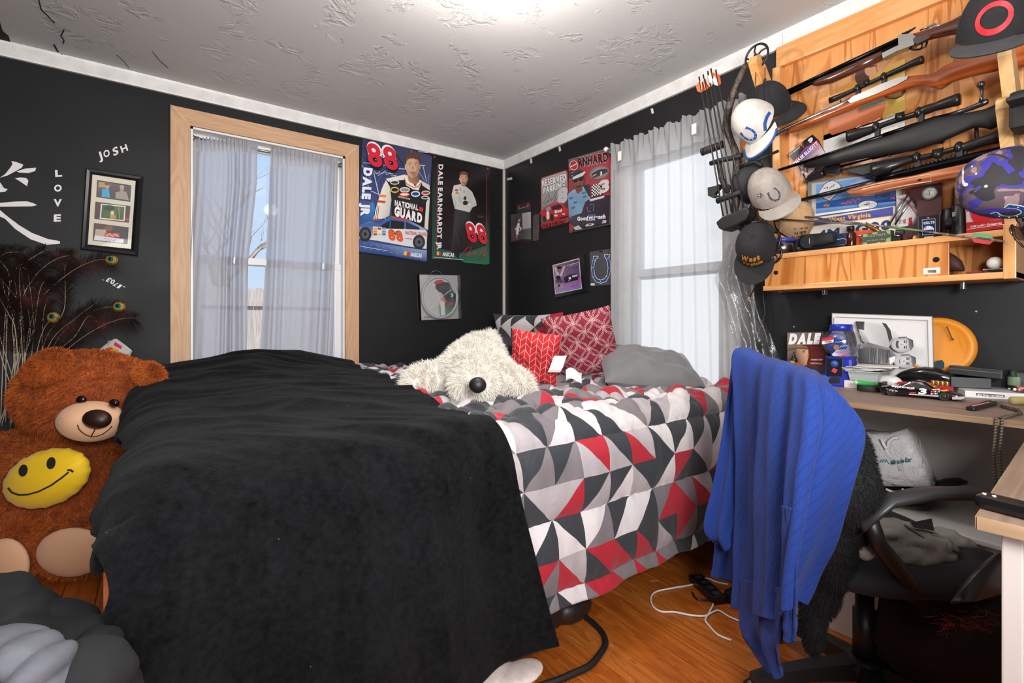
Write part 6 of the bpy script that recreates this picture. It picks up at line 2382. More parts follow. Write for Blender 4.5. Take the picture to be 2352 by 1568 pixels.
m = prismpx(C3,[(1062,1150),(1130,1125),(1460,1105),(1470,1200),(1470,1420),(1062,1446)],.13,.04,P('bright_orange_card','#d4512a',0.45))
t.part(m,'box'); t.done()
t = Thing('turkey_call','camouflage push-button box call lettered in grey on the shelf front','game call')
m = prismpx(C3,[(1222,1195),(1798,1110),(1802,1382),(1226,1430)],.175,.034,P('dark_camo_card','#3a4234',0.5))
cb = t.part(m,'box')
p = Print(faceB(.192),C3,.0006)
for c_ in ([(1240,1200),(1330,1190),(1320,1240),(1260,1265),(1238,1240)],[(1420,1170),(1540,1150),(1520,1190),(1430,1205)],[(1690,1130),(1790,1118),(1785,1200),(1730,1190)],
   [(1240,1370),(1330,1360),(1310,1410),(1240,1420)],[(1720,1280),(1792,1260),(1794,1360),(1690,1370),(1700,1310)],[(1520,1360),(1590,1350),(1560,1390)],[(1660,1200),(1700,1195),(1690,1215)]):
 p.poly(c_,'#7f9a5f')
p.text('H.S.STRUT',(1322,1262),(1690,1222),(1322,1215),'#8a8d82',.02)
p.text('Push Button Yelper',(1330,1345),(1690,1305),(1330,1318),'#8a8d82',.02)
t.part(p.mb,'print',cb)
t.part(tubepx(C3,[(1060,1236),(1224,1226)],.0022,.175,STEEL,n=8),'push_rod')
t.part(tubepx(C3,[(1800,1230),(1985,1226)],.0022,.175,STEEL,n=8),'push_rod')
t.done()
m = tubepx(C3,[(1285,1000),(1380,1048),(1400,1056),(1585,1150)],[.0085,.0080,.0070,.0055],[.15,.155,.156,.165],P('brass_brown_tube','#8d6026',0.35,0.4),n=14)
solo(m,'brass_tube','brown brass tube resting on the camouflage call box','tube')
m = outl(C3,[(1896,1125,1215,None),(1910,1112,1222,None),(2050,1108,1205,None),(2070,1120,1195,None)],.14,P('dark_grey_plastic','#3b3a3c',0.4))
m.box(up(2060,.14) + Vector((0,.0,.014)),(.035,.03,.028),BLACKM,.002)
solo(m,'choke_tube','dark grey tube on a black block between the call and the maroon plaque','tube')
t = Thing('golf_plaque','maroon plaque with a white golf ball set into it','plaque')
m = prismpx(C4,[(58,520),(130,480),(645,385),(648,1320),(210,1400),(-180,1420),(-190,1300),(-60,1240),(60,1180),(160,1120),(210,1020),(216,860),(200,760),(160,690),(100,630)],.09,.014,P('maroon_board','#4a1c24',0.45))
bd = t.part(m,'board')
m = MB(); q = onB(2080 + 430 / 7.838,370 + 580 / 7.838,.099); m.ell(q,(.016,.0215,.0215),P('golf_ball_white','#d5d6cf',0.35),nu=24); go = t.part(m,'golf_ball')
m = ringm(faceB(.0985),C4,(428,578),146,118,.0022,0,P('dark_ring','#4c4a40',0.4)); t.part(m,'ball_ring')
p = Print(faceB(.116),C4,.0004); p.line([(362,600),(400,590),(420,610)],.0012,'#7a7d78'); p.line([(432,540),(440,610)],.0014,'#4f5250'); p.line([(400,530),(470,520)],.001,'#8a8d88')
t.part(p.mb,'signature',go); t.done()
for i,(a,b) in enumerate((((1770,1002),(2140,405)),((1878,1010),(2225,470)))):
 solo(tubepx(C3,[a,b],.0035,.115,STEEL,n=8),'metal_rod',('left' if i == 0 else 'right') + ' of the two bright steel rods leaning on the maroon plaque','rod','steel rods by the plaque')
t = Thing('lighter_box','black display box with a blue helmet card at the shelf edge','box')
m = prismpx(C4,[(218,1004),(620,956),(622,1378),(222,1414)],.178,.028,BLACKP)
bx = t.part(m,'box')
m = prismpx(C4,[(222,1006),(234,1002),(234,1410),(226,1412)],.193,.003,STEEL); t.part(m,'edge_trim',bx)
m = prismpx(C4,[(606,960),(618,958),(620,1376),(610,1378)],.193,.003,STEEL); t.part(m,'edge_trim',bx)
p = Print(faceB(.192),C4,.0006,INKG)
p.poly([(296,1048),(537,1032),(542,1316),(302,1334)],'#c9ccd4'); p.poly([(302,1054),(530,1038),(536,1310),(308,1328)],'#22355f')
p.text('COLTS',(326,1138),(520,1116),(322,1096),'#e6e8ec',.06)
p.ell(420,1228,92,62,'#dcdfe4'); p.poly([(340,1240),(505,1230),(500,1290),(420,1300),(345,1290)],'#22355f'); p.line([(350,1180),(348,1212),(362,1222),(372,1205),(370,1180)],.0014,'#22355f')
p.ell(412,1020,26,18,'#a8423f'); p.text('NFL',(395,1026),(430,1024),(395,1012),'#e6e6ea',.03)
p.text('ZIPPO',(335,1390),(505,1372),(335,1366),'#e6e6ea',.06)
t.part(p.mb,'print',bx); t.done()
t = Thing('wooden_stand','small pale wooden stand under the black display box','stand')
m = prismpx(C4,[(128,1372),(150,1340),(220,1325),(720,1330),(722,1366),(660,1378),(160,1420),(132,1400)],.150,.02,P('honey_wood','#d8ad5c',0.4)); t.part(m,'stand_base'); t.done()
t = Thing('binoculars','black binoculars standing upright on the shelf','binoculars')
q = up(2202,.13)
for dy,dx,s in ((0,0,1.0),(.036,.045,.95)):
 m = MB(Matrix.Translation(q + Vector((dx,dy,.0005))))
 m.lathe([(.021,0),(.022,.004),(.020,.030),(.018,.046),(.0185,.048),(.0185,.085),(.0165,.094),(.0165,.108),(.014,.110),(.013,.104),(.001,.104)],P('black_rubber_optics','#1a1a1c',0.4),n=24)
 t.part(m,'barrel')
m = MB(); m.box(q + Vector((.022,.018,.055)),(.03,.02,.03),BLACKM,.004); t.part(m,'bridge')
m = MB(); m.cyl(q + Vector((.022,.030,.036)),q + Vector((.022,.030,.062)),.013,BLACKM); t.part(m,'focus_wheel')
p = Print(faceB(.1495),C4,.0004); p.poly([(838,930),(890,915),(898,985),(845,1000)],'#b9d0da'); p.text('D',(850,990),(888,980),(848,935),'#3a4a55',.05); t.part(p.mb,'badge')
t.done()
t = Thing('ornament_box','red ornament box with a window showing a red toy car','box')
f = faceB(.14)
m = prismpx(C4,[(1064,640),(1840,560),(1845,1190),(1094,1292)],.112,.056,P('red_box_card','#b51f26',0.35))
bx = t.part(m,'box')
p = Print(f,C4,.0006,INKG)
p.poly([(1066,642),(1840,566),(1840,650),(1076,752)],['#c9c2c8','#c9c2c8','#3c3a7c','#44408a'])
p.poly([(1098,685),(1225,668),(1225,652),(1098,666)],'#d8542e')
p.poly([(1082,765),(1800,680),(1800,1050),(1096,1105)],['#5a2a26','#6a302a','#8c2a2a','#cfc6c0'])
p.poly([(1090,820),(1130,818),(1165,1070),(1100,1100)],'#d2cac4')
p.poly([(1150,830),(1330,815),(1480,860),(1620,990),(1700,1030),(1400,1090),(1230,1110),(1180,1020)],['#d8343c','#c8262e','#d02a34','#b81e28','#a01820','#c2222c','#cf2a34','#dd4048'])
p.text('3',(1480,935),(1430,985),(1300,885),'#efe6e4',.10)
p.line([(1100,1228),(1800,1132)],.0016,'#e9dcda')
p.text('Collectible Ornament',(1164,1196),(1728,1128),(1172,1162),'#f3eceb',.05)
t.part(p.mb,'print',bx); t.done()
m = prismpx(C4,[(1100,1312),(1836,1216),(1838,1236),(1110,1330)],.14,.05,P('papers_cream','#b7ab98',0.7))
solo(m,'leaflets','thin leaflets under the red ornament box','papers')
t = Thing('photo_frame','pale frame standing behind the binoculars at the right of the shelf','picture frame')
m = prismpx(C4,[(880,470),(1300,400),(1300,1080),(900,1160)],.03,.012,P('pale_frame','#b08a72',0.5)); fr = t.part(m,'frame')
p = Print(faceB(.036),C4,.0006); p.poly([(935,500),(1300,440),(1300,1060),(945,1120)],'#b9aaa2'); p.poly([(970,530),(1300,470),(1300,1000),(985,1050)],'#a89a96'); t.part(p.mb,'picture',fr); t.done()
# arrows lying across the shelf
def arrow(name,label,pts,offs,r,mat,vanes=None,group=None):
 t = Thing(name,label,'arrow',group)
 P3 = [onB(x,y,o_) for (x,y),o_ in zip(pts,offs)]
 m = MB(); m.tube(P3,r,mat,10); t.part(m,'shaft')
 return t,P3
CAMOS = N('camo_shaft',0.5)
vv = CAMOS.coord('Object',(40,40,40)); CAMOS.base(CAMOS.ramp(CAMOS.noise(vv,1.0,2),[(0.35,'#5b4a44'),(0.5,'#9b8a84'),(0.62,'#77665f')],'CONSTANT'))
t,P3 = arrow('arrow','camouflage arrow with green and red vanes lying along the shelf front',[(1850,497),(2018,518),(2160,536),(2307,554)],[.19,.197,.203,.208],.0036,CAMOS.m)
d = (P3[3] - P3[2]).normalized()
m = MB(); m.tube([P3[1] + d * .03,P3[1] + d * .14],.0041,P('green_wrap','#5f8a5c',0.5),10); t.part(m,'green_wrap')
for k,(nm,c,dv) in enumerate((('vane',P('green_vane','#6fae72',0.5),Vector((0,0,1))),('vane',P('red_vane','#c8363f',0.5),Vector((-.3,0,-1))))):
 a = P3[3] - d * .085
 m = MB(); vs = [a,a + d * .012 + dv * .016,a + d * .05 + dv * .017,a + d * .062]
 wv = Vector((-.0006,0,0))
 m.add([v + wv for v in vs] + [v - wv for v in vs],[(0,1,2,3),(7,6,5,4),(0,4,5,1),(1,5,6,2),(2,6,7,3)],c); t.part(m,nm)
t.done()
t,P3 = arrow('arrow','plain grey arrow shaft crossing below the West Virginia plate',[(1793,503),(1990,517)],[.215,.20],.0032,P('grey_carbon_shaft','#57504c',0.4)); t.done()
# inside the open end of the cabinet
m = outl(C4,[(770,1640,1985,.02),(800,1640,1985,.03),(900,1700,1985,.035),(1000,1780,1985,.03),(1040,1880,1985,.02)],.11,P('maroon_cap_cloth','#4a2a26',0.7))
solo(m,'baseball_cap','folded maroon and grey cap inside the open cabinet end','cap')
q = onB(2285,604,.15)
m = MB(); m.ell(q,(.0205,.0205,.0205),P('golf_ball_white','#d5d6cf',0.35),nu=24)
bl = solo(m,'golf_ball','white golf ball on a clear stand in the open cabinet end','ball')
m = MB(); m.box((q.x,q.y,1.2185),(.05,.05,.014),clear('clear_acrylic',.25,.1,'#dfe2e2'),.003)
solo(m,'acrylic_stand','clear acrylic stand under the golf ball','stand')
m = MB(); q = onB(2245,622,.13); m.box((q.x,q.y,1.217),(.04,.05,.011),P('dark_red_box','#7a1f22',0.4),.002)
solo(m,'red_tin','flat dark red tin beside the golf ball','tin')
# ================================================================== caps hung on the rack
class Cap:
 def __init__(s,name,label,px,py,tt,F,U,crown,brim,k=1.0,flat=.0,brimL=.072):
  s.t = Thing(name,label,'cap')
  tv = -ray(px,740.0); tv.normalize(); rv = (-tv).cross(UPV)
  U,F = [rv * q.dot(RT) + UPV * q.z - tv * q.dot(FW) for q in (U,F)]
  U = U.normalized(); F = (F - U * F.dot(U)).normalized()
  X = F.cross(U)
  s.M = basis(onD(px,py,tt),X,F,U)
  s.k = k
  m = MB(s.M)
  m.grid(lambda u,v: s.S(0,0,0,az=u * 2 * PI - PI,lat=v * PI / 2),48,14,crown)
  m.grid(lambda u,v: s.S(0,0,-.003,az=PI - u * 2 * PI,lat=v * PI / 2),24,8,BLACKM)
  s.t.part(m,'crown')
  m = MB(s.M)
  m.ell((0,0,.118 * k),(.008 * k,.008 * k,.004 * k),brim,nu=12,nv=6)
  s.t.part(m,'button')
  m = MB(s.M)
  for lift in (0,-.003):
   def f(u,v,lift=lift):
    a = math.radians(-68 + 136 * u)
    r0 = s.rad(a)
    base = Vector((math.sin(a) * r0[0],math.cos(a) * r0[1],0))
    L = brimL * k * (math.cos((u - .5) * PI * .92) ** .45)
    p_ = base + Vector((math.sin(a) * .25,1,0)).normalized() * L * v
    p_.z = -(p_.x ** 2) * (2.6 - flat) / k + .0 - .10 * L * v + lift
    return p_
   m.grid(f if lift == 0 else (lambda u,v: f(1 - u,v)),22,8,brim)
  s.t.part(m,'brim')
  s.brimL = brimL
 def rad(s,a):
  return (.078 * s.k,.094 * s.k)
 def S(s,a,b,lift=.0,az=None,lat=None):
  k = s.k
  if az is None:
   az,lat = -a / (.088 * k),b / (.105 * k)
  az2 = az
  cl,sl = math.cos(lat) ** .8 if lat < PI / 2 else 0,math.sin(lat)
  q = Vector((math.sin(az2) * .078 * k * cl,math.cos(az2) * .094 * k * cl,.118 * k * sl))
  fr = max(0,math.cos(az)) ** 2
  q.z += .006 * k * fr * math.sin(2 * lat)
  seam = abs((az / (PI / 3) + .5) % 1 - .5)
  n_ = Vector((q.x / .006,q.y / .009,q.z / .014)).normalized()
  return q + n_ * (lift - .0012 * math.exp(-(seam / .03) ** 2))
 def path(s,pts,wid,col,lift,name='emblem'):
  m = MB(s.M)
  n = len(pts)
  vs = []
  for i in range(n):
   p0,p1 = Vector(pts[max(i - 1,0)]),Vector(pts[min(i + 1,n - 1)])
   d = (p1 - p0).normalized(); o_ = Vector((-d.y,d.x)) * wid / 2
   c = Vector(pts[i])
   vs += [s.S(*(c + o_),lift),s.S(*(c - o_),lift)]
  m.add(vs,[(2 * i,2 * i + 2,2 * i + 3,2 * i + 1)[::-1] for i in range(n - 1)],P(*col) if isinstance(col,tuple) else col,True)
  return m
 def shoe(s,c,sz,col,edge,rot=0):
  pts = []
  for i in range(25):
   a = math.radians(-215 + 250 * i / 24)
   pts.append((math.cos(a) * sz * .5,math.sin(a) * sz * .58))
  cr,sr = math.cos(math.radians(rot)),math.sin(math.radians(rot))
  T = lambda q: (c[0] + q[0] * cr - q[1] * sr,c[1] + q[0] * sr + q[1] * cr)
  P2 = [T(q) for q in pts]
  feet = [[T((pts[e][0] + dx,pts[e][1] + .05 * sz)) for dx in (-.17 * sz,.17 * sz)] for e in (0,-1)]
  o = s.t.part(s.path(P2,sz * .30,edge,.0012),'emblem')
  for j,ft in enumerate(feet):
   s.t.part(s.path(ft,sz * .2,edge,.0012),'emblem_foot',o)
  s.t.part(s.path(P2,sz * .20,col,.0022),'emblem_fill',o)
  for ft in feet:
   s.t.part(s.path([(ft[0][0] * .9 + ft[1][0] * .1,ft[0][1] * .9 + ft[1][1] * .1),(ft[0][0] * .1 + ft[1][0] * .9,ft[0][1] * .1 + ft[1][1] * .9)],sz * .13,col,.0022),'emblem_fill',o)
  m = MB(s.M)
  for i in (3,7,10,14,17,21):
   m.ell(s.S(*P2[i],.0028),(sz * .03,) * 3,edge,nu=8,nv=6)
  s.t.part(m,'emblem_nails',o)
 def text(s,txt,p0,p1,h,col,bold=.04,lift=.0015,slant=0):
  geo,W = textgeo(txt,bold)
  m = MB(s.M)
  p0,p1 = Vector(p0),Vector(p1)
  d = p1 - p0; nrm = Vector((-d.y,d.x)).normalized() * h
  for vs,fs in geo:
   m.add([s.S(*(p0 + d * (x / W) + nrm * y + d.normalized() * y * slant * h),lift) for x,y in vs],fs,col)
  s.t.part(m,'lettering')
 def done(s):
  return s.t.done()
WCAP = cloth('white_cotton_twill','#b9b4ae',.15,700)
BCAP = cloth('black_cotton_twill','#1b1b1d',.15,700)
GCAP = cloth('grey_cotton_twill','#8f8780',.15,700)
TCAP = cloth('tan_cotton_twill','#b08c66',.15,700)
BLUE = P('royal_blue_thread','#1f4a92',0.5)
WHT = P('white_thread','#dedbd7',0.6)
c = Cap('baseball_cap','black cap hung behind the white horseshoe cap',1768,246,2.20,cs(.75,-.55,.3),cs(-.15,.55,.8),BCAP,BCAP); c.done()
c = Cap('baseball_cap','white cap with a blue horseshoe and blue brim edge',1741,284,2.02,cs(-.04,-.92,.38),cs(-.66,.34,.66),WCAP,WCAP,.98)
c.shoe((.004,.042),.050,BLUE,WHT,8)
m = MB(c.M)
def bedge(u,v):
 a = math.radians(-68 + 136 * u); r0 = c.rad(a)
 base = Vector((math.sin(a) * r0[0],math.cos(a) * r0[1],0))
 L = .072 * c.k * (math.cos((u - .5) * PI * .92) ** .45)
 p_ = base + Vector((math.sin(a) * .25,1,0)).normalized() * L
 p_.z = -(p_.x ** 2) * 2.6 / c.k - .10 * L - .0015
 return p_
m.tube([bedge(u / 40,1) for u in range(1,40)],.0045,BLUE,8)
c.t.part(m,'brim_edge',label='blue brim edge')
c.t.part(c.path([(.055,.004),(.075,.02),(.10,.024),(.125,.018)],.012,BLUE,.0015),'side_flash',label='blue side flash')
c.done()
c = Cap('baseball_cap','black mesh cap tucked behind the grey horseshoe cap',1742,432,2.16,cs(.2,-.7,.6),cs(-.75,.5,.3),cloth('black_mesh','#2b2b2d',.5,300),BCAP); c.done()
c = Cap('baseball_cap','tan cap with a red patch hung below the grey horseshoe cap',1822,508,2.16,cs(.35,-.75,.3),cs(.25,.35,.9),TCAP,TCAP,.95)
c.t.part(c.path([(-.05,.03),(-.02,.035),(.01,.03)],.05,P('dark_red_cloth','#6a1a20',0.7),.0012),'patch',label='dark red patch')
c.text('VA TECH',(-.045,.026),(.005,.03),.014,P('black_thread','#1a1614',0.6)); c.done()
c = Cap('baseball_cap','grey cap with a silver horseshoe emblem below the white cap',1771,446,2.02,cs(.36,-.70,.62),cs(-.34,.60,.72),GCAP,GCAP,1.0)
c.shoe((0,.045),.042,P('dark_grey_thread','#4b464a',0.5),P('silver_thread','#b5b2b2',0.4),8)
m = MB(c.M); q = c.S(-.052,.062,.003)
for i in range(6):
 a_ = i * PI / 3
 m.tube([q,q + Vector((math.cos(a_) * .014,0,math.sin(a_) * .014))],[.004,.001],STEEL,6)
c.t.part(m,'star_pin'); c.done()
c = Cap('baseball_cap','black cap lettered West Virginia in gold hung lowest beside the bow',1736,566,2.08,cs(-.14,-.97,.20),cs(-.12,.22,.95),BCAP,BCAP,1.0)
GOLD = P('gold_thread','#c4832e',0.5)
c.text('West',(-.052,.044),(.044,.052),.028,GOLD,.06,slant=.2); c.text('Virginia',(-.044,.018),(.050,.026),.020,GOLD,.05,slant=.2)
m = MB(c.M)
m.tube([Vector((math.sin(a) * .082,math.cos(a) * .096,.012)) for a in [PI + (k - 10) * .09 for k in range(21)]],.012,BCAP,8)
c.t.part(m,'back_strap')
geo,W = textgeo('MOUNTAINEERS',.04)
m = MB(c.M)
for vs,fs in geo:
 m.add([(lambda az,z: Vector((math.sin(az) * .0955,-math.cos(az) * .1095,z)))(-.62 + 1.24 * x / W,.006 + .014 * y) for x,y in vs],[f_[::-1] for f_ in fs],WHT)
c.t.part(m,'strap_lettering'); c.done()
c = Cap('baseball_cap','black flat-brimmed cap with a red oval patch at the top right of the rack',2288,72,1.40,cs(-.10,-.62,.78),cs(.08,.80,.58),BCAP,cloth('charcoal_wool','#3a3a3c',.3,500),1.12,1.9,.078)
ov = [(.040 * math.cos(k * PI / 14),.050 + .030 * math.sin(k * PI / 14)) for k in range(29)]
c.t.part(c.path(ov,.013,P('red_thread','#c21f2c',0.5),.002),'patch_ring',label='red oval patch ring'); c.done()
CAMO = N('purple_camouflage_cloth',0.75)
vv = CAMO.coord('Object',(1,1,1)); nz_ = CAMO.noise(vv,11,2,.5,1.0); n2_ = CAMO.noise(CAMO.coord('Object',(1,1,1),(1,2,.5)),12,2,.5,1.2)
b1 = CAMO.ramp(nz_,[(0,'#2a2628'),(0.42,'#35308a'),(0.52,'#57454f'),(0.60,'#8d7478')],'CONSTANT')
CAMO.base(CAMO.mix(n2_.gt(.60),CAMO.mix(n2_.lt(.36),b1,'#262326'),'#d3cfcf')); CAMO.bump(CAMO.noise(vv,500,2),.15,.002)
c = Cap('baseball_cap','purple and grey camouflage cap with a horseshoe at the right end of the rack',2336,418,1.34,cs(.25,-.88,.30),cs(-.88,-.04,.46),CAMO.m,CAMO.m,1.10)
c.shoe((.008,.036),.046,P('metal_blue_emblem','#1d4f84',0.3,0.3),WHT,-25)
for az in (-1.0,0.9,1.9):
 m = MB(c.M); m.lathe([(.003,0),(.0045,.001),(.003,.0016)],P('cream_eyelet','#b9b498',0.5),M=frame(c.S(0,0,.001,az=az,lat=.85),c.S(0,0,.02,az=az,lat=.85) - c.S(0,0,0,az=az,lat=.85)),n=12); c.t.part(m,'eyelet')
c.done()
t = Thing('sunglasses','brown-lensed sunglasses hooked under the camouflage cap','sunglasses')
m = MB(); m.ell((0,0,0),(.026,.006,.018),P('bronze_lens','#5a4030',0.08),M=basis(onD(2338,535,1.36),cs(.7,-.7,.2),cs(.2,.2,.9),cs(.6,.7,-.1))); t.part(m,'lens')
m = MB(); m.tube([onD(2324,516,1.36),onD(2332,548,1.35),onD(2350,566,1.34),onD(2372,572,1.34)],.003,P('brown_frame','#3a2a20',0.3),8); t.part(m,'frame')
t.done()
t = Thing('black_case','black padded case hung at the far right end of the rack','case')
m = MB(); m.box(onD(2362,255,1.44),(.10,.07,.11),P('black_nylon','#161617',0.7),.012); t.part(m,'case_body')
m = MB(); m.box(onD(2352,232,1.40),(.11,.06,.012),P('black_nylon_webbing','#242425',0.7),.004); t.part(m,'flap'); t.done()
# ================================================================== compound bow with quiver
B1,B2 = (1580,130,6.271),(1590,360,4.9)
BCM = N('bark_camo',0.55)
vv = BCM.coord('Object'); BCM.base(BCM.ramp(BCM.noise(vv,55,3,.6,.8),[(0.35,'#2a211d'),(0.48,'#5a4a3e'),(0.58,'#3a2f29'),(0.68,'#94826f')],'CONSTANT'))
t = Thing('compound_bow','camouflage compound bow hanging from the left end of the gun rack','bow')
t.part(tubepx(B1,[(835,110),(760,280),(680,470),(600,700),(565,860)],[.011,.014,.015,.016,.017],.275,BCM.m),'upper_limb')
t.part(tubepx(FX,[(1670,267),(1668,295),(1678,320),(1688,345),(1694,372),(1690,400),(1688,430),(1690,460),(1688,490),(1692,517)],[.016,.019,.014,.016,.019,.015,.017,.019,.016,.014],.275,BCM.m),'riser')
t.part(tubepx(B2,[(500,760),(620,860),(740,960),(860,1062)],[.014,.012,.011,.010],.27,BCM.m),'lower_limb')
CAMW = P('black_cam_wheel','#18181a',0.35)
def wheel(px,py,r,off,nm):
 m = MB()
 c_ = onB(px,py,off)
 M_ = basis(c_,Vector((0,-1,0)),Vector((0,0,1)),Vector((-1,0,0)))
 m.tube([M_ @ Vector((r * math.cos(k * PI / 14),r * 1.05 * math.sin(k * PI / 14),0)) for k in range(28)],.005,CAMW,8,closed=True)
 for k in range(5):
  a_ = k * 2 * PI / 5 + .4
  m.tube([M_ @ Vector((0,0,0)),M_ @ Vector((r * .55 * math.cos(a_ + .3),r * .55 * math.sin(a_ + .3),0)),M_ @ Vector((r * math.cos(a_),r * math.sin(a_),0))],.0038,CAMW,6)
 m.cyl(M_ @ Vector((0,0,-.010)),M_ @ Vector((0,0,.010)),.010,CAMW)
 t.part(m,nm)
wheel(1738,130,.050,.235,'upper_cam')
wheel(1774,583,.037,.275,'lower_cam')
m = tubepx(B2,[(935,850),(960,855),(985,870),(992,920),(975,1000),(930,1070)],.0045,.28,CAMW); t.part(m,'module')
m = tubepx(B2,[(905,400),(900,440),(940,540),(980,630),(975,720),(930,725),(880,650),(845,585)],.004,.285,CAMW); t.part(m,'string_yoke')
STR = P('black_bowstring','#242326',0.7)
for pts in ([(1757,155),(1757,186),(1772,370),(1782,440),(1789,512),(1789,560)],[(1736,150),(1736,420),(1746,480),(1766,560)],[(1743,376),(1752,424),(1760,500),(1768,562)]):
 t.part(tubepx(FX,pts,.0017,.262,STR,n=6),'bowstring')
m = MB(); q = onB(1757,184,.262); m.ell(q,(.006,.006,.009),STR); t.part(m,'string_stop')
t.part(tubepx(FX,[(1690,389),(1740,367),(1789,346)],[.007,.0065,.006],[.275,.25,.22],BLACKM),'cable_guard')
m = tubepx(B1,[(205,1370),(300,1340),(400,1305),(505,1260)],.017,.315,P('brown_rubber_damper','#2a2420',0.6),n=14)
for k in range(6):
 m.tube([onB(1580 + (215 + k * 48 + dx) / 6.271,130 + (1368 - k * 18) / 6.271,.315) for dx in (0,14)],.0185,P('brown_rubber_damper'),14)
t.part(m,'damper')
t.part(prismpx(B2,[(172,345),(300,318),(310,345),(250,420),(285,440),(230,462),(176,438)],.32,.02,BLACKM),'sight')
t.part(tubepx(B2,[(280,330),(400,330),(480,370)],.008,.30,BLACKM),'sight_bar')
t.part(tubepx(B2,[(205,75),(320,40),(470,10),(560,-20)],.011,.325,BLACKM),'quiver_clip')
t.part(tubepx(B2,[(280,500),(350,470),(470,430),(550,385)],.013,.325,BLACKM),'quiver_clip')
t.part(tubepx(B2,[(300,70),(330,250),(400,400)],.012,.31,BCM.m),'quiver_bar')
m = prismpx(B2,[(258,738),(330,675),(400,645),(500,610),(570,570),(632,568),(634,640),(590,720),(500,770),(345,832),(295,805)],.33,.075,P('black_quiver_hood','#141415',0.45))
hd = t.part(m,'quiver_hood')
bv = hd.modifiers.new('b','BEVEL'); bv.width = .008; bv.segments = 3
t.part(tubepx(FX,[(1706,325),(1714,345),(1722,352)],[.013,.016,.014],.275,P('orange_wood_grip','#a8602a',0.45)),'grip',label='orange wooden grip')
t.part(tubepx(FX,[(1700,385),(1715,378),(1735,372),(1750,380)],.009,.28,BLACKM),'arrow_rest')
t.done()
tops = [(1604,167),(1613.5,162),(1624,154),(1631,148),(1642,151)]
bots = [(1661,496),(1671,492),(1680,488),(1691,485),(1708,478)]
SHAFT = P('black_carbon_shaft','#2c2b2d',0.35)
ORV,WHV = P('orange_vane','#dd5a1c',0.5),P('white_vane','#dcd6cc',0.5)
POS = ['leftmost','second from left','middle','second from right','rightmost']
for i,(a,b) in enumerate(zip(tops,bots)):
 t = Thing('arrow','%s of the five arrows with orange vanes in the bow quiver' % POS[i],'arrow','arrows in the quiver')
 A,B = onB(a[0],a[1],.35),onB(b[0],b[1],.33)
 d = (B - A).normalized()
 m = MB(); m.tube([A + d * .02,B],.0036,SHAFT,8); t.part(m,'shaft')
 m = MB(); m.tube([A,A + d * .020],[.003,.0042],WHV,8); t.part(m,'nock')
 for k in range(3):
  an = k * 2 * PI / 3 + i * .5
  e1 = d.orthogonal().normalized(); e2 = d.cross(e1)
  o_ = e1 * math.cos(an) + e2 * math.sin(an)
  wv = d.cross(o_) * .0006
  s0 = A + d * .038
  vs = [s0,s0 + d * .018 + o_ * .020,s0 + d * .045 + o_ * .018,s0 + d * .062]
  m = MB(); m.add([v + wv for v in vs] + [v - wv for v in vs],[(0,1,2,3),(7,6,5,4),(0,4,5,1),(1,5,6,2),(2,6,7,3)],ORV if k else WHV)
  t.part(m,'vane')
 p = Print(Face(A,d,(-1,0,.3)),FX,0)
 t.done()
# cables hanging below the rack
m = tubepx(FX,[(1752,590),(1752,660),(1757,720),(1740,775),(1722,806),(1712,822),(1702,850)],.0032,[.05,.05,.06,.09,.12,.14,.16],BLACKP,n=8)
solo(m,'power_cable','thin black cord hanging from the rack down behind the blue sweater','cord')
t = Thing('hanging_strap','short black cord with a tan tip hanging below the West Virginia cap','cord')
t.part(tubepx(FX,[(1737,630),(1736,650),(1728,672),(1722,682)],.003,.17,BLACKP,n=8),'cord')
t.part(tubepx(FX,[(1722,682),(1717,691)],.0045,.17,P('tan_tip','#a07a4c',0.5),n=8),'cord_tip'); t.done()
# ================================================================== desk along the right wall and the table by the camera
ZD = 0.80
def deskwood():
 n = N('grey_brown_laminate',0.5)
 v = n.coord('Object',(5,.5,5))
 a = n.noise(v,5,4,.65,.5)
 f = n.noise(n.coord('Object',(60,3.5,60)),1,3,.6)
 c = n.ramp(a * .5 + f * .5,[(0.3,'#6f5b50'),(0.5,'#8a7467'),(0.7,'#9c877a')])
 chips = n.noise(n.coord('Object'),26,3,.6,.4).gt(.70)
 n.base(n.mix(chips * .8,c,'#d2c9c2'))
 n.bump(f,.1,.002)
 return n.m
DW = deskwood()
DE = wood('worn_laminate_edge','#74593f','#8d7256','#a0866a','y',.5)
XF = -.622
t = Thing('desk','long grey-brown desk board along the right wall under the gun rack','desk')
m = MB(); m.box((XF / 2 - .001,-3.37,ZD - .0085),(-XF - .004,1.94,.017),DW,.001); t.part(m,'desktop')
m = MB(); m.box((XF - .0005,-3.37,ZD - .0085),(.002,1.94,.0165),DE); t.part(m,'edge_band')
m = MB(); m.box((-.30,-2.43,(ZD - .017) / 2),(.56,.018,ZD - .0172),WHITE,.001); t.part(m,'end_panel')
m = MB(); m.box((-.022,-3.37,.742),(.04,1.84,.08),WHITE,.001); t.part(m,'wall_cleat')
t.done()
e1 = Vector((.9983,.0574,0)); e2 = Vector((.0574,-.9983,0))
C0 = onZ(2243,1185,ZD)
Mt = basis(C0,e1,e2,Vector((0,0,-1)))
t = Thing('side_table','wood-topped white side table at the lower right beside the camera','table')
m = MB(Mt); m.box((.44,.32,.0085),(.88,.64,.017),wood('pale_oak_laminate','#5f4c40','#7a6555','#8e7868','x',.45,.9),.001); t.part(m,'tabletop')
m = MB(Mt); m.box((.44,-.0004,.0085),(.8795,.002,.0165),DE); m.box((-.0004,.32,.0085),(.002,.639,.0165),DE); t.part(m,'edge_band')
LEGW = P('white_table_paint','#bdb4af',0.4)
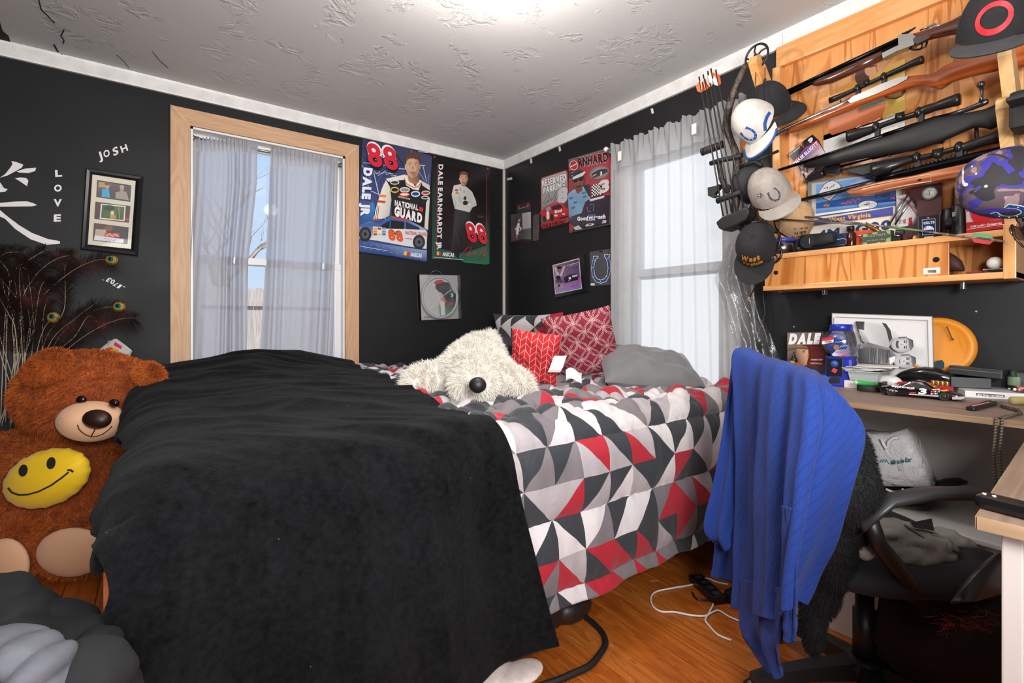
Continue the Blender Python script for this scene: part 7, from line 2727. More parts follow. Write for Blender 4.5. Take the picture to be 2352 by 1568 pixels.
for a,b in ((.045,.030),(.82,.030),(.045,.60),(.82,.60)):
 m = MB(Mt); m.box((a,b,.017 + .39),(.035,.020,.78),LEGW,.002); t.part(m,'leg')
m = MB(Mt); m.box((.050,.32,.017 + .37),(.012,.54,.74),LEGW,.002); t.part(m,'side_panel')
m = MB(Mt); m.box((.055,.036,.017 + .36),(.010,.012,.72),P('white_table_groove','#8d817c',0.5)); t.part(m,'panel_groove')
t.done()
def dz_(px,py,z=ZD):
 return onZ(px,py,z)
CD,CD2 = (1760,680,3.973),(1900,820,5.204)
# remote on the side table
t = Thing('remote_control','black remote control on the corner of the side table','remote')
a,b = dz_(2246,1160),dz_(2420,1205)
d = (b - a).normalized()
Mr = basis((a + b) / 2 + Vector((0,0,.0095)),d,Vector((-d.y,d.x,0)),Vector((0,0,1)))
m = MB(Mr); m.box((0,0,0),((b - a).length,.034,.018),P('gloss_black_remote','#121214',0.18),.008); t.part(m,'case')
for k in (-.028,-.018):
 m = MB(Mr); m.cyl((k,-.004,.0085),(k,-.004,.0105),.0022,P('grey_button','#c9c9cb',.4),n=10); t.part(m,'button')
t.done()
def place(nm,label,cat,px,off,z=ZD):
 t = Thing(nm,label,cat); q = onB(px,700,off); return t,Vector((q.x,q.y,z))
# tin with a driver's portrait
t = Thing('tin_box','dark tin with a large white title at the left end of the desk','tin')
f = faceB(.10)
m = prismpx(CD,[(190,345),(202,328),(540,322),(556,336),(562,845),(192,835)],.088,.024,P('dark_tin','#3a302e',0.3,0.3))
bx = t.part(m,'case')
p = Print(f,CD,.0006,INKG)
p.poly([(193,332),(526,328),(532,840),(194,832)],['#8a807e','#5a4a48','#2c1c1c','#32261f'])
p.poly([(330,430),(530,430),(532,640),(380,640)],['#5a2a26','#4a2422','#5c1f1d','#6a2c26'])
for i in range(14):
 y = 440 + i * 14
 p.line([(405,y),(525,y + rb.uniform(-6,6))],.002,rb.choice(['#8a2a28','#a83832','#5a2422','#742c28']))
p.poly([(195,470),(290,445),(370,455),(392,480),(300,478),(196,500)],['#7c5c40','#8a6a4a','#94704e','#6a4c34','#5a3f2b','#6a4c34'])
p.poly([(280,478),(385,485),(388,540),(370,630),(320,640),(270,560)],['#9c7858','#c9a283','#d2ab8c','#b98c6c','#7d5a44','#6a4a38'])
p.ell(345,508,14,5,'#3a2a22'); p.poly([(375,520),(392,560),(372,566)],'#b98c6c'); p.line([(330,495),(365,492)],.002,'#4a3226')
p.text('DALE',(206,430),(486,428),(222,346),'#ece8e6',.09)
p.line([(300,440),(380,439)],.0012,'#c9b8b4')
p.text('THE NAME IS A LEGEND',(414,585),(518,585),(414,572),'#dcd6d4',.04); p.text('A MAN OF THE TRACK',(404,615),(514,620),(404,603),'#dcd6d4',.04)
t.part(p.mb,'print',bx); t.done()
t,q = place('oil_bottle','small olive bottle with a black nozzle in front of the dark tin','bottle',1824,.16)
m = MB(Matrix.Translation(q)); m.lathe([(.026,.001),(.030,.006),(.030,.062),(.026,.072),(.012,.078),(.011,.082)],P('olive_bottle','#5f5b40',.4)); bo = t.part(m,'bottle_body')
m = MB(Matrix.Translation(q)); m.lathe([(.013,.080),(.013,.096),(.008,.098),(.004,.118),(.0035,.124),(.001,.124)],BLACKP); t.part(m,'nozzle')
p = Print(faceB(.1915),CD,0)
p.rect(218,588,258,612,'#a8843c'); p.rect(275,610,315,632,'#b5402e'); t.part(p.mb,'label',bo); t.done()
# gumball machine
t,q = place('gumball_machine','blue toy gumball machine with a clear globe on the desk','gumball machine',1932,.19)
BLU = P('royal_blue_plastic','#1d2c9c',.28)
k = .95
m = MB()
Mg = basis(q,Vector((.15,-.99,0)).normalized(),Vector((.99,.15,0)).normalized(),Vector((0,0,1)))
rings = []
for h,w_,d_ in ((0,.058,.055),(.006,.060,.056),(.03,.053,.05),(.105,.046,.044),(.116,.048,.046)):
 rg = []
 for i in range(16):
  a_ = 2 * PI * i / 16
  rg.append(Mg @ Vector((w_ * math.copysign(abs(math.cos(a_)) ** .35,math.cos(a_)),d_ * math.copysign(abs(math.sin(a_)) ** .35,math.sin(a_)),h)))
 rings.append(rg)
m.loft(rings,BLU,False); bs = t.part(m,'base')
m = MB(Mg); m.box((-.012,-.0465,.074),(.056,.006,.070),P('black_face_plate','#15151a',.3),.002); fp_ = t.part(m,'face_plate')
m = MB(Mg); m.box((-.012,-.049,.022),(.040,.010,.026),P('black_chute','#08080c',.5),.002); t.part(m,'chute')
m = MB(Mg); m.cyl((-.012,-.048,.088),(-.012,-.0515,.088),.013,P('blue_badge','#2456a8',.4)); t.part(m,'badge',fp_)
m = MB(Mg); m.box((-.012,-.050,.062),(.016,.003,.016),P('red_badge','#c9354a',.4),M=Matrix.Translation((-.012,-.05,.062)) @ Matrix.Rotation(.5,4,'Y') @ Matrix.Translation((.012,.05,-.062))); t.part(m,'badge',fp_)
m = MB(Mg); m.ell((0,0,.172),(.064,.064,.060),clear('clear_globe',.14,.03,'#eef0f4'),v0=-68,v1=62,nu=32); t.part(m,'globe')
m = MB(Mg); m.lathe([(.036,.216),(.040,.219),(.040,.236),(.036,.242),(.001,.243)],BLU); t.part(m,'lid')
m = MB(Mg); m.ell((-.012,-.028,.168),(.040,.008,.040),P('blue_portrait_disc','#2a3f8c',.4)); dc = t.part(m,'portrait_disc')
fd = Face(q + Vector((-.045,0,0)),(.15,-.99,0),(0,0,1))
p = Print(fd,CD,0)
p.ell(640,468,26,26,'#b98c74'); p.poly([(600,530),(640,490),(740,480),(780,510),(700,548),(610,545)],['#c8ccd8','#e0e2e8','#7c8cc0','#3a4890','#b83a44','#dfe2ea'])
p.line([(670,470),(690,450),(695,465),(715,445),(725,460),(740,446)],.002,'#e8e8ee'); p.text('GALERIE',(628,424),(705,418),(628,414),'#dfe0ea',.03)
t.part(p.mb,'portrait',dc)
m = sheet_from(faceB(.262),CD,[(507,388),(612,366),(614,420),(508,440)],.001,P('red_white_tag','#e4e0e0',.5)); tg = t.part(m,'price_tag',label='red and white barcode tag')
p = Print(faceB(.262),CD,.0004); p.poly([(507,388),(612,366),(613,395),(508,412)],'#c6262e')
for x in range(535,600,6): p.rect(x,408 - (x - 535) * .1,x + 3,428 - (x - 535) * .1,'#3a3838')
t.part(p.mb,'tag_print',tg); t.done()
# framed drawing
t = Thing('drawing','framed black and white drawing of two men turned on its side','picture')
f = faceB(.085)
cor = [(598,153),(1515,183),(1535,845),(592,830)]
m = sheet_from(f,CD,cor,.008,P('clear_edge_frame','#8f8d8d',.3)); sh = t.part(m,'frame')
p = Print(f,CD,.0006)
p.poly([(604,160),(1510,190),(1528,840),(598,825)],'#dcdada')
n_ = 60
for i in range(n_):
 u0,u1 = i / n_,(i + .5) / n_
 for v in (0,1):
  A = lambda u,v=v: (632 + (1478 - 632) * (u + (.5 / n_ if v else 0)),186 + 32 * (u) + v * 4)
  a0,a1 = A(u0),A(u1)
  p.poly([a0,a1,(a1[0],a1[1] + 4),(a0[0],a0[1] + 4)],'#2a2a2c')
for i in range(34):
 y = 215 + i * 13
 for v in (0,1):
  p.rect(1478 + v * 4 + i * .6,y + v * 6,1484 + v * 4 + i * .6,y + 6 + v * 6,'#2a2a2c'); p.rect(626 + v * 4 - i * .1,y - 20 + v * 6,632 + v * 4 - i * .1,y - 14 + v * 6,'#2a2a2c')
def g(pts,*c): p.poly(pts,list(c) if len(c) > 1 else c[0])
g([(712,290),(760,270),(820,300),(850,380),(880,560),(820,560),(790,440)],'#6a6868','#8a8888','#4c4a4a','#b5b3b3','#8a8888','#6a6868','#555353')
g([(840,228),(925,232),(910,300),(905,360),(870,330),(852,280)],'#2c2a2b','#3a3839','#4c4a4b','#565455','#3a3839','#2c2a2b')
g([(925,238),(1080,240),(1150,290),(1185,400),(1140,470),(1000,440),(960,420),(920,330)],'#c9c7c7','#d6d4d4','#b1afaf','#8a8888','#a9a7a7','#c4c2c2','#cecccc','#dddbdb')
g([(1080,240),(1120,250),(1160,310),(1175,380),(1150,420),(1120,300)],'#3a3839')
g([(870,300),(930,310),(960,400),(940,440),(900,400)],'#b7b5b5','#d2d0d0','#bcbaba','#9a9898','#a7a5a5')
g([(850,440),(960,420),(1150,470),(1210,540),(1180,620),(960,610),(870,560)],'#9a9898','#7c7a7a','#8f8d8d','#6c6a6a','#9c9a9a','#7a7878','#8d8b8b')
for i in range(26):
 x = 880 + i * 11
 p.line([(x,450 + i * 1.5),(x - 10 + rb.uniform(-10,20),610)],.0016,rb.choice(['#4a4849','#5c5a5b','#a9a7a7','#3c3a3b']))
g([(870,480),(960,460),(960,610),(880,600)],'#4c4a4b','#6c6a6b','#565455','#3a3839')
for (cx,cy,rx,ry,hx) in ((1268,438,100,70,1),(1292,588,100,62,1)):
 p.ell(cx,cy,rx,ry,'#cfcdcd',rim='#a5a3a3')
 g([(cx + rx * .35,cy - ry * .95),(cx + rx * 1.0,cy - ry * .55),(cx + rx * 1.04,cy + ry * .3),(cx + rx * .75,cy + ry * .85),(cx + rx * .6,cy + ry * .2),(cx + rx * .6,cy - ry * .5)],'#5a5859','#3f3d3e','#4c4a4b','#7a7879','#8a8889','#6a6869')
 p.poly([(cx - rx * .4,cy - ry * .95),(cx + rx * .5,cy - ry * 1.02),(cx + rx * .3,cy - ry * .8),(cx - rx * .3,cy - ry * .75)],'#6a6869')
 for s_ in (-.35,.35):
  p.ell(cx + rx * .22,cy + ry * s_,7,12,'#4a4849'); p.line([(cx + rx * .4,cy + ry * (s_ - .22)),(cx + rx * .38,cy + ry * (s_ + .22))],.003,'#5c5a5b')
 p.poly([(cx - rx * .15,cy - ry * .12),(cx + rx * .2,cy - ry * .02),(cx - rx * .15,cy + ry * .16)],'#9a9899')
 p.line([(cx - rx * .42,cy - ry * .3),(cx - rx * .46,cy),(cx - rx * .42,cy + ry * .32)],.003,'#6a6869')
p.line([(1230,405),(1222,438),(1232,470)],.007,'#4c4a4b')
g([(1150,560),(1210,540),(1200,590),(1160,620)],'#dcdada')
g([(1030,640),(1190,620),(1215,700),(1100,690)],'#c9c7c7','#b1afaf','#d6d4d4','#c4c2c2')
t.part(p.mb,'print',sh); t.done()
# orange disc leaning on the wall
t = Thing('orange_disc','orange round disc with a looped string leaning behind the drawing','disc')
ORG = P('orange_plastic_disc','#d8871c',.45)
c = onB(2152,796,.055)
Md = frame(c,(-.97,-.12,.16))
m = MB(Md); m.lathe([(.001,.004),(.070,.004),(.084,.009),(.090,.013),(.098,.013),(.108,.006),(.110,0),(.108,-.006),(.001,-.006)],ORG,n=48); ds = t.part(m,'disc')
m = tubepx(CD,[(1645,275),(1670,330),(1690,380),(1712,392),(1704,402),(1688,384)],.0022,.078,P('brown_string','#6a3f1c',.7),n=6); t.part(m,'string',ds)
m = sheet_from(faceB(.10),CD,[(1545,590),(1605,582),(1625,610),(1622,660),(1548,660)],.002,P('dark_teal_card','#22404a',.4)); t.part(m,'card')
t.done()
# plastic tub with papers
t,q = place('white_carton','small red and white carton under the clear tub of papers','carton',1985,.20)
m = MB(); m.box(q + Vector((0,0,.0145)),(.10,.10,.028),P('white_carton_card','#d8d2d0',.5),.002); ca = t.part(m,'carton_body')
p = Print(faceB(.2505),CD,.0002); p.rect(832,770,850,815,'#b8263a'); t.part(p.mb,'print',ca); t.done()
t = Thing('clear_tub','cloudy clear tub of papers beside the gumball machine','tub')
z0 = ZD + .030
m = MB()
F_ = faceB(.25)
a = [F_.px(CD[0] + x / CD[2],860)[0] for x in (765,1010)]
Mx = basis(Vector((-.19,0,z0)),Vector((0,-1,0)),Vector((1,0,0)),Vector((0,0,1)))
rings = []
for w_,h in ((0,0),(.006,.034),(.012,.034),(.012,.038),(.004,.038),(-.002,.003)):
 rings.append([Mx @ Vector((a[0] - w_,-.06 - w_,h)),Mx @ Vector((a[1] + w_,-.06 - w_,h)),Mx @ Vector((a[1] + w_,.06 + w_,h)),Mx @ Vector((a[0] - w_,.06 + w_,h))])
m.loft(rings,P('cloudy_clear_plastic','#a9aeae',.3),False); t.part(m,'tub'); t.done()
for i in range(5):
 m = MB(); cx = (a[0] + a[1]) / 2
 m.box((0,0,0),(.11,.125,.0022),P('cream_paper','#ddd4c4',.7) if i % 2 else P('white_paper','#d9d6d4',.7),M=Matrix.Translation((-.19,-cx - .012 * i + .02,z0 + .040 + i * .0042)) @ Matrix.Rotation(.12 * (i - 2),4,'Z') @ Matrix.Rotation(.03 * (i % 3 - 1),4,'X'))
 solo(m,'paper_sheet','cream or white paper in the loose pile on the clear tub','paper','papers piled on the clear tub')
t,q = place('egg_bowl','white egg-shaped object in a grey wrap beside the tub','egg',2042,.20)
m = MB(); m.ell(q + Vector((0,0,.032)),(.022,.040,.024),P('white_egg','#dedad8',.3)); t.part(m,'egg')
m = MB(); m.ell(q + Vector((.01,.012,.026)),(.03,.046,.0258),clear('grey_wrap',.4,.2,'#9a9a9a',.6,40),v0=-88,v1=25); t.part(m,'wrap'); t.done()
# black curved visor
t = Thing('curved_visor','glossy black curved visor arching behind the red cartridge rack','visor')
VB = P('gloss_black_visor','#1a1718',.12)
t.part(outl(CD,[(1185,720,735,.006),(1230,690,775,.02),(1330,655,790,.03),(1450,640,800,.034),(1570,655,800,.034),(1690,695,815,.028),(1755,740,815,.014),(1775,765,810,.006)],.10,VB,sq=2.6),'shell'); t.done()
# cartridge rack
t = Thing('cartridge_rack','red plastic cartridge rack with round holes on the desk','rack')
RD = P('red_plastic','#b8202c',.35)
A,B = onB(2066,880,.235),onB(2186,890,.265)
A.z = B.z = ZD
d = (B - A).normalized(); nrm_ = Vector((0,0,1)).cross(d)
Mk = basis(A,d,nrm_,Vector((0,0,1)))
L = (B - A).length
m = MB(Mk)
m.box((L / 2,0,.0195),(L,.026,.038),RD,.002); t.part(m,'rack_body')
for i in range(11):
 x = .012 + i * (L - .024) / 10
 if i < 7:
  m = MB(Mk); m.lathe([(.0055,.0386),(.0066,.0388),(.0055,.0382),(.001,.0380)],P('dark_red_hole','#2a0608',.7),M=Matrix.Translation((x,-.001,0)),n=14); t.part(m,'hole')
t.done()
for i in range(4):
 x = .012 + (7 + i) * (L - .024) / 10
 t = Thing('cartridge','brass cartridge standing in the right end of the red rack','cartridge','cartridges in the red rack')
 M4 = Mk @ Matrix.Translation((x,-.001,0))
 m = MB(M4); m.lathe([(.006,.0384),(.0066,.041),(.0066,.052),(.0060,.054),(.001,.054)],P('worn_brass','#a0804c',.35,.7),n=14); t.part(m,'case')
 m = MB(M4); m.lathe([(.003,.0541),(.0025,.0546),(.001,.0546)],P('copper_primer','#7a5c3a',.35,.7),n=10); t.part(m,'primer'); t.done()
# marker on a puck
a,b = dz_(1996,897),None
t = Thing('hockey_puck','flat black rubber puck at the front of the desk','puck')
m = MB(Matrix.Translation(dz_(1997,898) + Vector((0,0,.0005)))); m.lathe([(.036,0),(.038,.002),(.038,.019),(.036,.021),(.001,.021)],P('black_rubber','#1c1c1e',.7),n=32); t.part(m,'puck_body')
t.done()
pq = dz_(1997,898)
t = Thing('marker','bright green marker lying on the black puck','marker')
GRN = P('bright_green_plastic','#2f9c45',.3)
dirv = (RT * .96 - FW * .1).normalized()
a = pq + Vector((0,0,.031)) - dirv * .045
m = MB(); m.tube([a,a + dirv * .004,a + dirv * .10 + Vector((0,0,-.012)),a + dirv * .112 + Vector((0,0,-.013))],[.006,.0085,.0075,.005],GRN,14); t.part(m,'barrel')
m = MB(); m.ell(a,(.0075,.0075,.0075),P('pale_green_cap','#8fd49c',.3)); t.part(m,'cap_end'); t.done()
# ------------------------------------------------------------------ model race cars
def racecar(name,label,A,B,wide,body,lower,num,side_txt,decals,numcol='#efecec',roof=None):
 d = (B - A); L = d.length; d.normalize()
 Y = Vector((0,0,1)).cross(d)
 M = basis(A,d,Y,Vector((0,0,1)))
 t = Thing(name,label,'model car')
 W_ = wide
 # stations: x, half width, sill, belt, roof height or None
 st = [(0.0,.80,.030,.105,None),(.02,.92,.026,.135,None),(.12,.98,.024,.150,None),(.22,1.0,.024,.152,.155),(.27,1.0,.024,.150,.185),(.38,1.0,.024,.146,.255),(.46,1.0,.024,.142,.268),(.55,1.0,.024,.140,.255),(.66,1.0,.024,.138,.175),(.72,1.0,.024,.136,.14),(.84,.98,.024,.120,None),(.94,.92,.026,.092,None),(.985,.82,.03,.070,None),(1.0,.70,.034,.055,None)]
 rings = []
 for x,w_,s_,bl,rf_ in st:
  hw = W_ / 2 * w_
  s2,b2 = s_ * L * 1.15,bl * L * 1.05
  top = (rf_ if rf_ else bl + .006) * L
  top = max(top,b2 + .001)
  tw = hw * (.66 if rf_ and rf_ > .2 else .85)
  rings.append([M @ Vector((x * L,y,z)) for y,z in ((-hw * .94,s2),(-hw,(s2 + b2) / 2),(-hw * .97,b2),(-tw,top - .002),(-tw * .8,top),(tw * .8,top),(tw,top - .002),(hw * .97,b2),(hw,(s2 + b2) / 2),(hw * .94,s2))])
 m = MB(); m.loft(rings,body,False)
 bo = t.part(m,'body')
 bv = bo.modifiers.new('b','BEVEL'); bv.width = L * .004; bv.segments = 2; bv.limit_method = 'ANGLE'
 for x in (.16,.80):
  for s in (-1,1):
   m = MB(M @ Matrix.Translation((x * L,s * (W_ / 2 - .0005),.062 * L)) @ Matrix.Rotation(PI / 2,4,'X'))
   r = .062 * L
   h = -.011 * s if s > 0 else .011
   m.lathe([(r * .55,-.004),(r * .95,-.006),(r,-.004),(r,.004),(r * .95,.006),(r * .55,.004),(r * .5,.002),(r * .001,.002)],P('black_tyre','#171718',.6),n=20)
   wo = t.part(m,'wheel')
   m = MB(M @ Matrix.Translation((x * L,s * (W_ / 2 + .004),.062 * L)) @ Matrix.Rotation(PI / 2,4,'X'))
   m.lathe([(r * .55,-.001),(r * .50,.001),(r * .2,.0005),(.0001,.0005)],P('dark_grey_rim','#3c3c40',.3,.5),n=14)
   t.part(m,'hub',wo)
 return t,M,L,bo
A,B = dz_(2026,904),dz_(2214,921)
t,M,L,bo = racecar('race_car','black model race car with a white number 3 on the desk front',A,B,.078,P('gloss_black_car','#161517',.15),None,'3','',())
# printed side: a Face on the near flank
d = (B - A).normalized(); Y = Vector((0,0,1)).cross(d)
f = Face(A - Y * .0400,d,(0,0,1))
p = Print(f,CD2,.0006,INKG)
GL_ = '#6c5f62'
p.text('Goodwrench',(768,352),(1042,382),(772,328),'#efecec',.06)
p.text('SERVICE',(808,366),(852,374),(808,358),'#d9d6d6',.03)
p.text('3',(1090,436),(1185,440),(1100,372),'#efecec',.05)
p.rect(988,418,1058,430,'#c0303a'); p.poly([(978,376),(1010,380),(1008,394),(980,392)],'#b02a34')
p.ell(797,385,17,9,'#b02a34'); p.ell(765,382,12,6,'#c9c6c6')
for i in range(14):
 x,y = 1240 + (i % 5) * 22,378 + (i // 5) * 24
 p.rect(x,y,x + 18,y + 17,['#c0303a','#d8d4d4','#d8b83c','#8fa0c8','#e3e0e0','#c86a30','#c0303a','#d8d4d4','#3c5ea8','#d8b83c','#e3e0e0','#c0303a','#d8d4d4','#8fa0c8'][i])
p.poly([(980,434),(1345,455),(1345,474),(980,446)],'#b9b4b8')
p.poly([(700,372),(845,400),(845,412),(760,405)],'#b9b4b8')
p.poly([(1495,476),(1560,470),(1640,468),(1648,488),(1600,506),(1498,504)],'#b5b1b5')
p.rect(1498,452,1530,470,'#8a3a44'); p.rect(1535,458,1560,474,'#d8d4d4')
p.poly([(1335,398),(1450,384),(1455,392),(1400,408)],'#c8b83c')
t.part(p.mb,'side_print',bo)
def carwin(name,quads,mat):
 m = MB()
 for q in quads:
  v = [M @ Vector((x * L,y,z * L)) for x,y,z in q]
  m.add(v,[(0,1,2,3)],mat)
 t.part(m,name)
WIN = P('smoky_pink_window','#8f7d84',.1)
hw = .039
carwin('side_window',[[(.29,-hw * .93,.170),(.385,-hw * .80,.170),(.40,-hw * .705,.245),(.365,-hw * .71,.235)]],WIN)
carwin('side_window',[[(.40,-hw * .83,.170),(.60,-hw * .86,.165),(.53,-hw * .70,.246),(.415,-hw * .695,.252)]],WIN)
carwin('windscreen',[[(.715,-hw * .72,.152),(.715,hw * .72,.152),(.57,hw * .52,.249),(.57,-hw * .52,.249)]],P('orange_dash_window','#a8552c',.15))
carwin('rear_window',[[(.235,hw * .7,.172),(.235,-hw * .7,.172),(.35,-hw * .52,.240),(.35,hw * .52,.240)]],P('orange_dash_window'))
m = MB(M); m.box((.01 * L,0,.15 * L),(.012,.07,.02),P('gloss_black_car'),.001); t.part(m,'spoiler')
t.done()
# white flat box, dark boxes on it
A,B = dz_(2214,912),dz_(2400,923)
d = (B - A).normalized(); Y = Vector((0,0,1)).cross(d); L = (B - A).length
M = basis(A,d,Y,Vector((0,0,1)))
t = Thing('gear_box','white flat box printed GEAR TO HELP YOU CONQUER on the desk','box')
m = MB(M); m.box((L / 2 + .003,.09,.0115),(L,.18,.022),P('white_gloss_box','#dcdada',.3),.001); bo = t.part(m,'box_body')
p = Print(Face(A - Y * .0,d,(0,0,1)),CD2,.0006)
p.poly([(1780,428),(2120,452),(2120,484),(1780,458)],'#1c1c1e')
p.text('GEAR TO HELP YOU CONQUER',(1794,456),(2108,478),(1794,438),'#efecec',.05); t.part(p.mb,'print',bo); t.done()
DB = P('worn_black_card','#27272a',.4)
t = Thing('dark_box','lower of the two scuffed dark boxes on the white box','box','scuffed dark boxes on the white box')
m = MB(M); m.box((.035,.115,.0415),(.105,.07,.036),DB,.002); t.part(m,'box_body'); t.done()
t = Thing('dark_box','upper of the two scuffed dark boxes, longer and tilted','box','scuffed dark boxes on the white box')
m = MB(M @ Matrix.Translation((.055,.11,.079)) @ Matrix.Rotation(.06,4,'Y') @ Matrix.Rotation(-.35,4,'Z')); m.box((0,0,0),(.135,.06,.030),DB,.002); t.part(m,'box_body')
m = MB(M @ Matrix.Translation((.055,.11,.079)) @ Matrix.Rotation(.06,4,'Y') @ Matrix.Rotation(-.35,4,'Z')); m.box((0,-.0303,.004),(.130,.0012,.0012),P('worn_white_edge','#77777a',.5)); t.part(m,'worn_edge'); t.done()
t = Thing('green_bottle','small bottle with a pale green label behind the dark boxes','bottle')
q = M @ Vector((.155,.13,.023))
m = MB(Matrix.Translation(q)); m.lathe([(.014,.0005),(.016,.004),(.016,.045),(.009,.054),(.009,.066),(.001,.066)],P('dark_green_bottle','#33403a',.2)); t.part(m,'bottle_body')
m = MB(Matrix.Translation(q)); m.lathe([(.0163,.014),(.0163,.042)],P('pale_green_label','#8fa884',.5),caps=False); t.part(m,'label'); t.done()
A2 = M @ Vector((.135,.045,.0235)); B2 = M @ Vector((.245,.045,.0235))
t,M2,L2,bo2 = racecar('race_car','small red model race car with a white number 8 on the white box',A2,B2,.045,P('gloss_red_car','#b81c2a',.15),None,'8','',())
p = Print(Face(A2 - Y * .0234,d,(0,0,1)),CD2,.0005,INKG)
p.text('8',(2220,395),(2262,398),(2222,368),'#efecec',.05); p.rect(2285,385,2310,398,'#d8b0b4'); p.rect(2160,372,2190,382,'#d8c8ca'); t.part(p.mb,'side_print',bo2)
m = MB()
for qd in ([(.30,-.0215,.17),(.60,-.0205,.165),(.53,-.0155,.246),(.38,-.0155,.24)],):
 m.add([M2 @ Vector((x * L2,y,z * L2)) for x,y,z in qd],[(0,1,2,3)],P('dark_car_window','#3a2428',.1))
t.part(m,'side_window'); t.done()
t = Thing('display_case','clear display case over the small red race car','case')
m = MB(M); m.box((.215,.085,.056),(.17,.14,.065),clear('clear_case',.10,.05,'#f2f4f4'),.002); t.part(m,'cover'); t.done()
# pocket knife, cork and cord
t = Thing('pocket_knife','folding knife with red and white striped handle on the desk edge','knife')
a,b = dz_(2228,944),dz_(2300,926)
d = (b - a).normalized(); Y = Vector((0,0,1)).cross(d); L = (b - a).length
M = basis(a + Vector((0,0,.007)),d,Y,Vector((0,0,1)))
m = MB(M); m.box((L * .36,0,0),(L * .72,.020,.012),BLACKP,.004); hd = t.part(m,'handle')
for i in range(3):
 m = MB(M); m.box((L * .33,-.0065 + i * .006,.0064),(L * .52,.0028,.0008),P('red_stripe','#9c2430',.4) if i != 1 else P('white_stripe','#d8d2cf',.4)); t.part(m,'stripe',hd)
m = MB(M); m.box((L * .82,.004,-.001),(L * .36,.014,.003),P('matt_blade','#8d8d90',.3,.9),.001); t.part(m,'blade')
m = MB(M); m.box((L * .52,.003,.008),(L * .3,.004,.003),BLACKP,.001); t.part(m,'clip'); t.done()
t = Thing('cork_float','tan cork cylinder on the desk edge at the right','cork')
a = dz_(2322,930) + Vector((0,0,.0135)); m = MB(); m.tube([a,a + RT * .004,a + RT * .065,a + RT * .068],[.009,.0125,.0125,.01],P('tan_cork','#9c8c58',.7),14); t.part(m,'cork_body'); t.done()
CRD = N('black_tan_paracord',.8)
vv = CRD.coord('Object',(1,1,1)); x_,y_,z_ = CRD.xyz(vv)
CRD.base(CRD.ramp(((z_ + x_ * .5 + y_ * .5) * 130.0).frac(),[(0,'#2a2620'),(.5,'#6a5f4c')],'CONSTANT'))
top_ = [dz_(x,y,ZD + .004) for x,y in ((2300,934),(2316,938),(2340,944),(2345,950),(2310,955),(2285,962))]
for i,(xx,lo) in enumerate(((2270,1122),(2284,1126))):
 e = dz_(xx,968 + i * 2,ZD + .004)
 e = Vector((XF - .006,e.y,ZD + .003))
 m = MB()
 m.tube([q + Vector((0,0,.004 * i)) for q in top_[:5 - i]] + [e,e + Vector((-.003,0,-.03)),e + Vector((-.004,.004,-.09)),e + Vector((-.003,.001,-.15)),e + Vector((-.004,-.003 + .003 * i,-.205))],.0032,CRD.m,8)
 solo(m,'paracord',('left' if i == 0 else 'right') + ' of the two black and tan cords hanging over the desk edge','cord','cords over the desk edge')
# ------------------------------------------------------------------ under the desk
t = Thing('white_cabinet','low white cabinet under the desk behind the office chair','cabinet')
m = MB(); m.box((-.30,-2.80,.215),(.44,.62,.43),P('white_laminate','#cfccca',.35),.004); t.part(m,'cabinet_body')
m = MB(); m.box((-.3,-2.80,.439),(.47,.66,.016),P('white_laminate'),.004); t.part(m,'top'); t.done()
CU = (1880,960,2.5784)
t = Thing('laptop_bag','flat black laptop bag with straps on the white cabinet','bag')
t.part(outl(CU,[(330,420,470,.10),(360,412,478,.14),(600,408,470,.15),(720,405,462,.14),(790,395,440,.10)],.30,P('black_bag_nylon','#1d1c1e',.55),sq=4),'bag_body')
t.part(outl(CU,[(650,385,425,.03),(740,360,410,.05),(820,355,395,.04),(880,378,390,.02)],.26,P('black_bag_nylon')),'flap')
t.part(tubepx(CU,[(400,420),(440,438),(490,436),(505,420)],.004,.46,P('white_cable','#d8d6d4',.4),n=8),'cable_loop'); t.done()
t = Thing('plastic_bag','white plastic carrier bag lettered in teal on the black laptop bag','bag')
BAG = N('white_plastic_bag',.35)
vv = BAG.coord('Object'); BAG.base(BAG.ramp(BAG.noise(vv,5,2),[(0.3,'#c9c7c7'),(.7,'#d8d6d6')])); BAG.bump(BAG.noise(vv,16,4,.6,1.5),.7,.02)
f = faceB(.34)
FB_ = [(250,80),(330,92),(430,88),(520,62),(560,140),(610,250),(672,415),(520,412),(345,412),(320,260)]
q = [f.px(CU[0] + x / CU[2],CU[1] + y / CU[2]) for x,y in FB_]
cx = sum(a[0] for a in q) / len(q); cy = sum(a[1] for a in q) / len(q)
rings = []
for k,c_ in ((.90,-.09),(1.0,-.07),(1.0,-.012),(.93,.004),(.55,.012),(.05,.014)):
 rings.append([f.W(cx + (a[0] - cx) * k,cy + (a[1] - cy) * k,c_) for a in q])
m = MB(); m.loft(rings,BAG.m,True); bo = t.part(m,'bag_body')
p = Print(faceB(.357),CU,.0004)
p.text('Miracle-Ear',(430,276),(552,256),(430,248),'#2f6a78',.03)
for i in range(3):
 p.line([(366 + i * 14,262),(374 + i * 14,246),(380 + i * 12,242)],.0022,'#3a7a86')
p.line([(405,250),(420,272),(430,262)],.0022,'#3a7a86')
t.part(p.mb,'lettering',bo)
t.part(tubepx(CU,[(372,122),(385,155),(400,180),(412,165),(415,140),(440,120),(470,116)],.005,.362,P('white_bag_handle','#dedcda',.4),n=8),'handle')
t.part(tubepx(CU,[(425,165),(440,200),(470,250),(490,310)],.009,.346,BAG.m,n=8),'fold')
t.part(tubepx(CU,[(335,295),(410,300),(488,315),(560,290),(610,285)],.006,.346,BAG.m,n=8),'fold')
t.done()
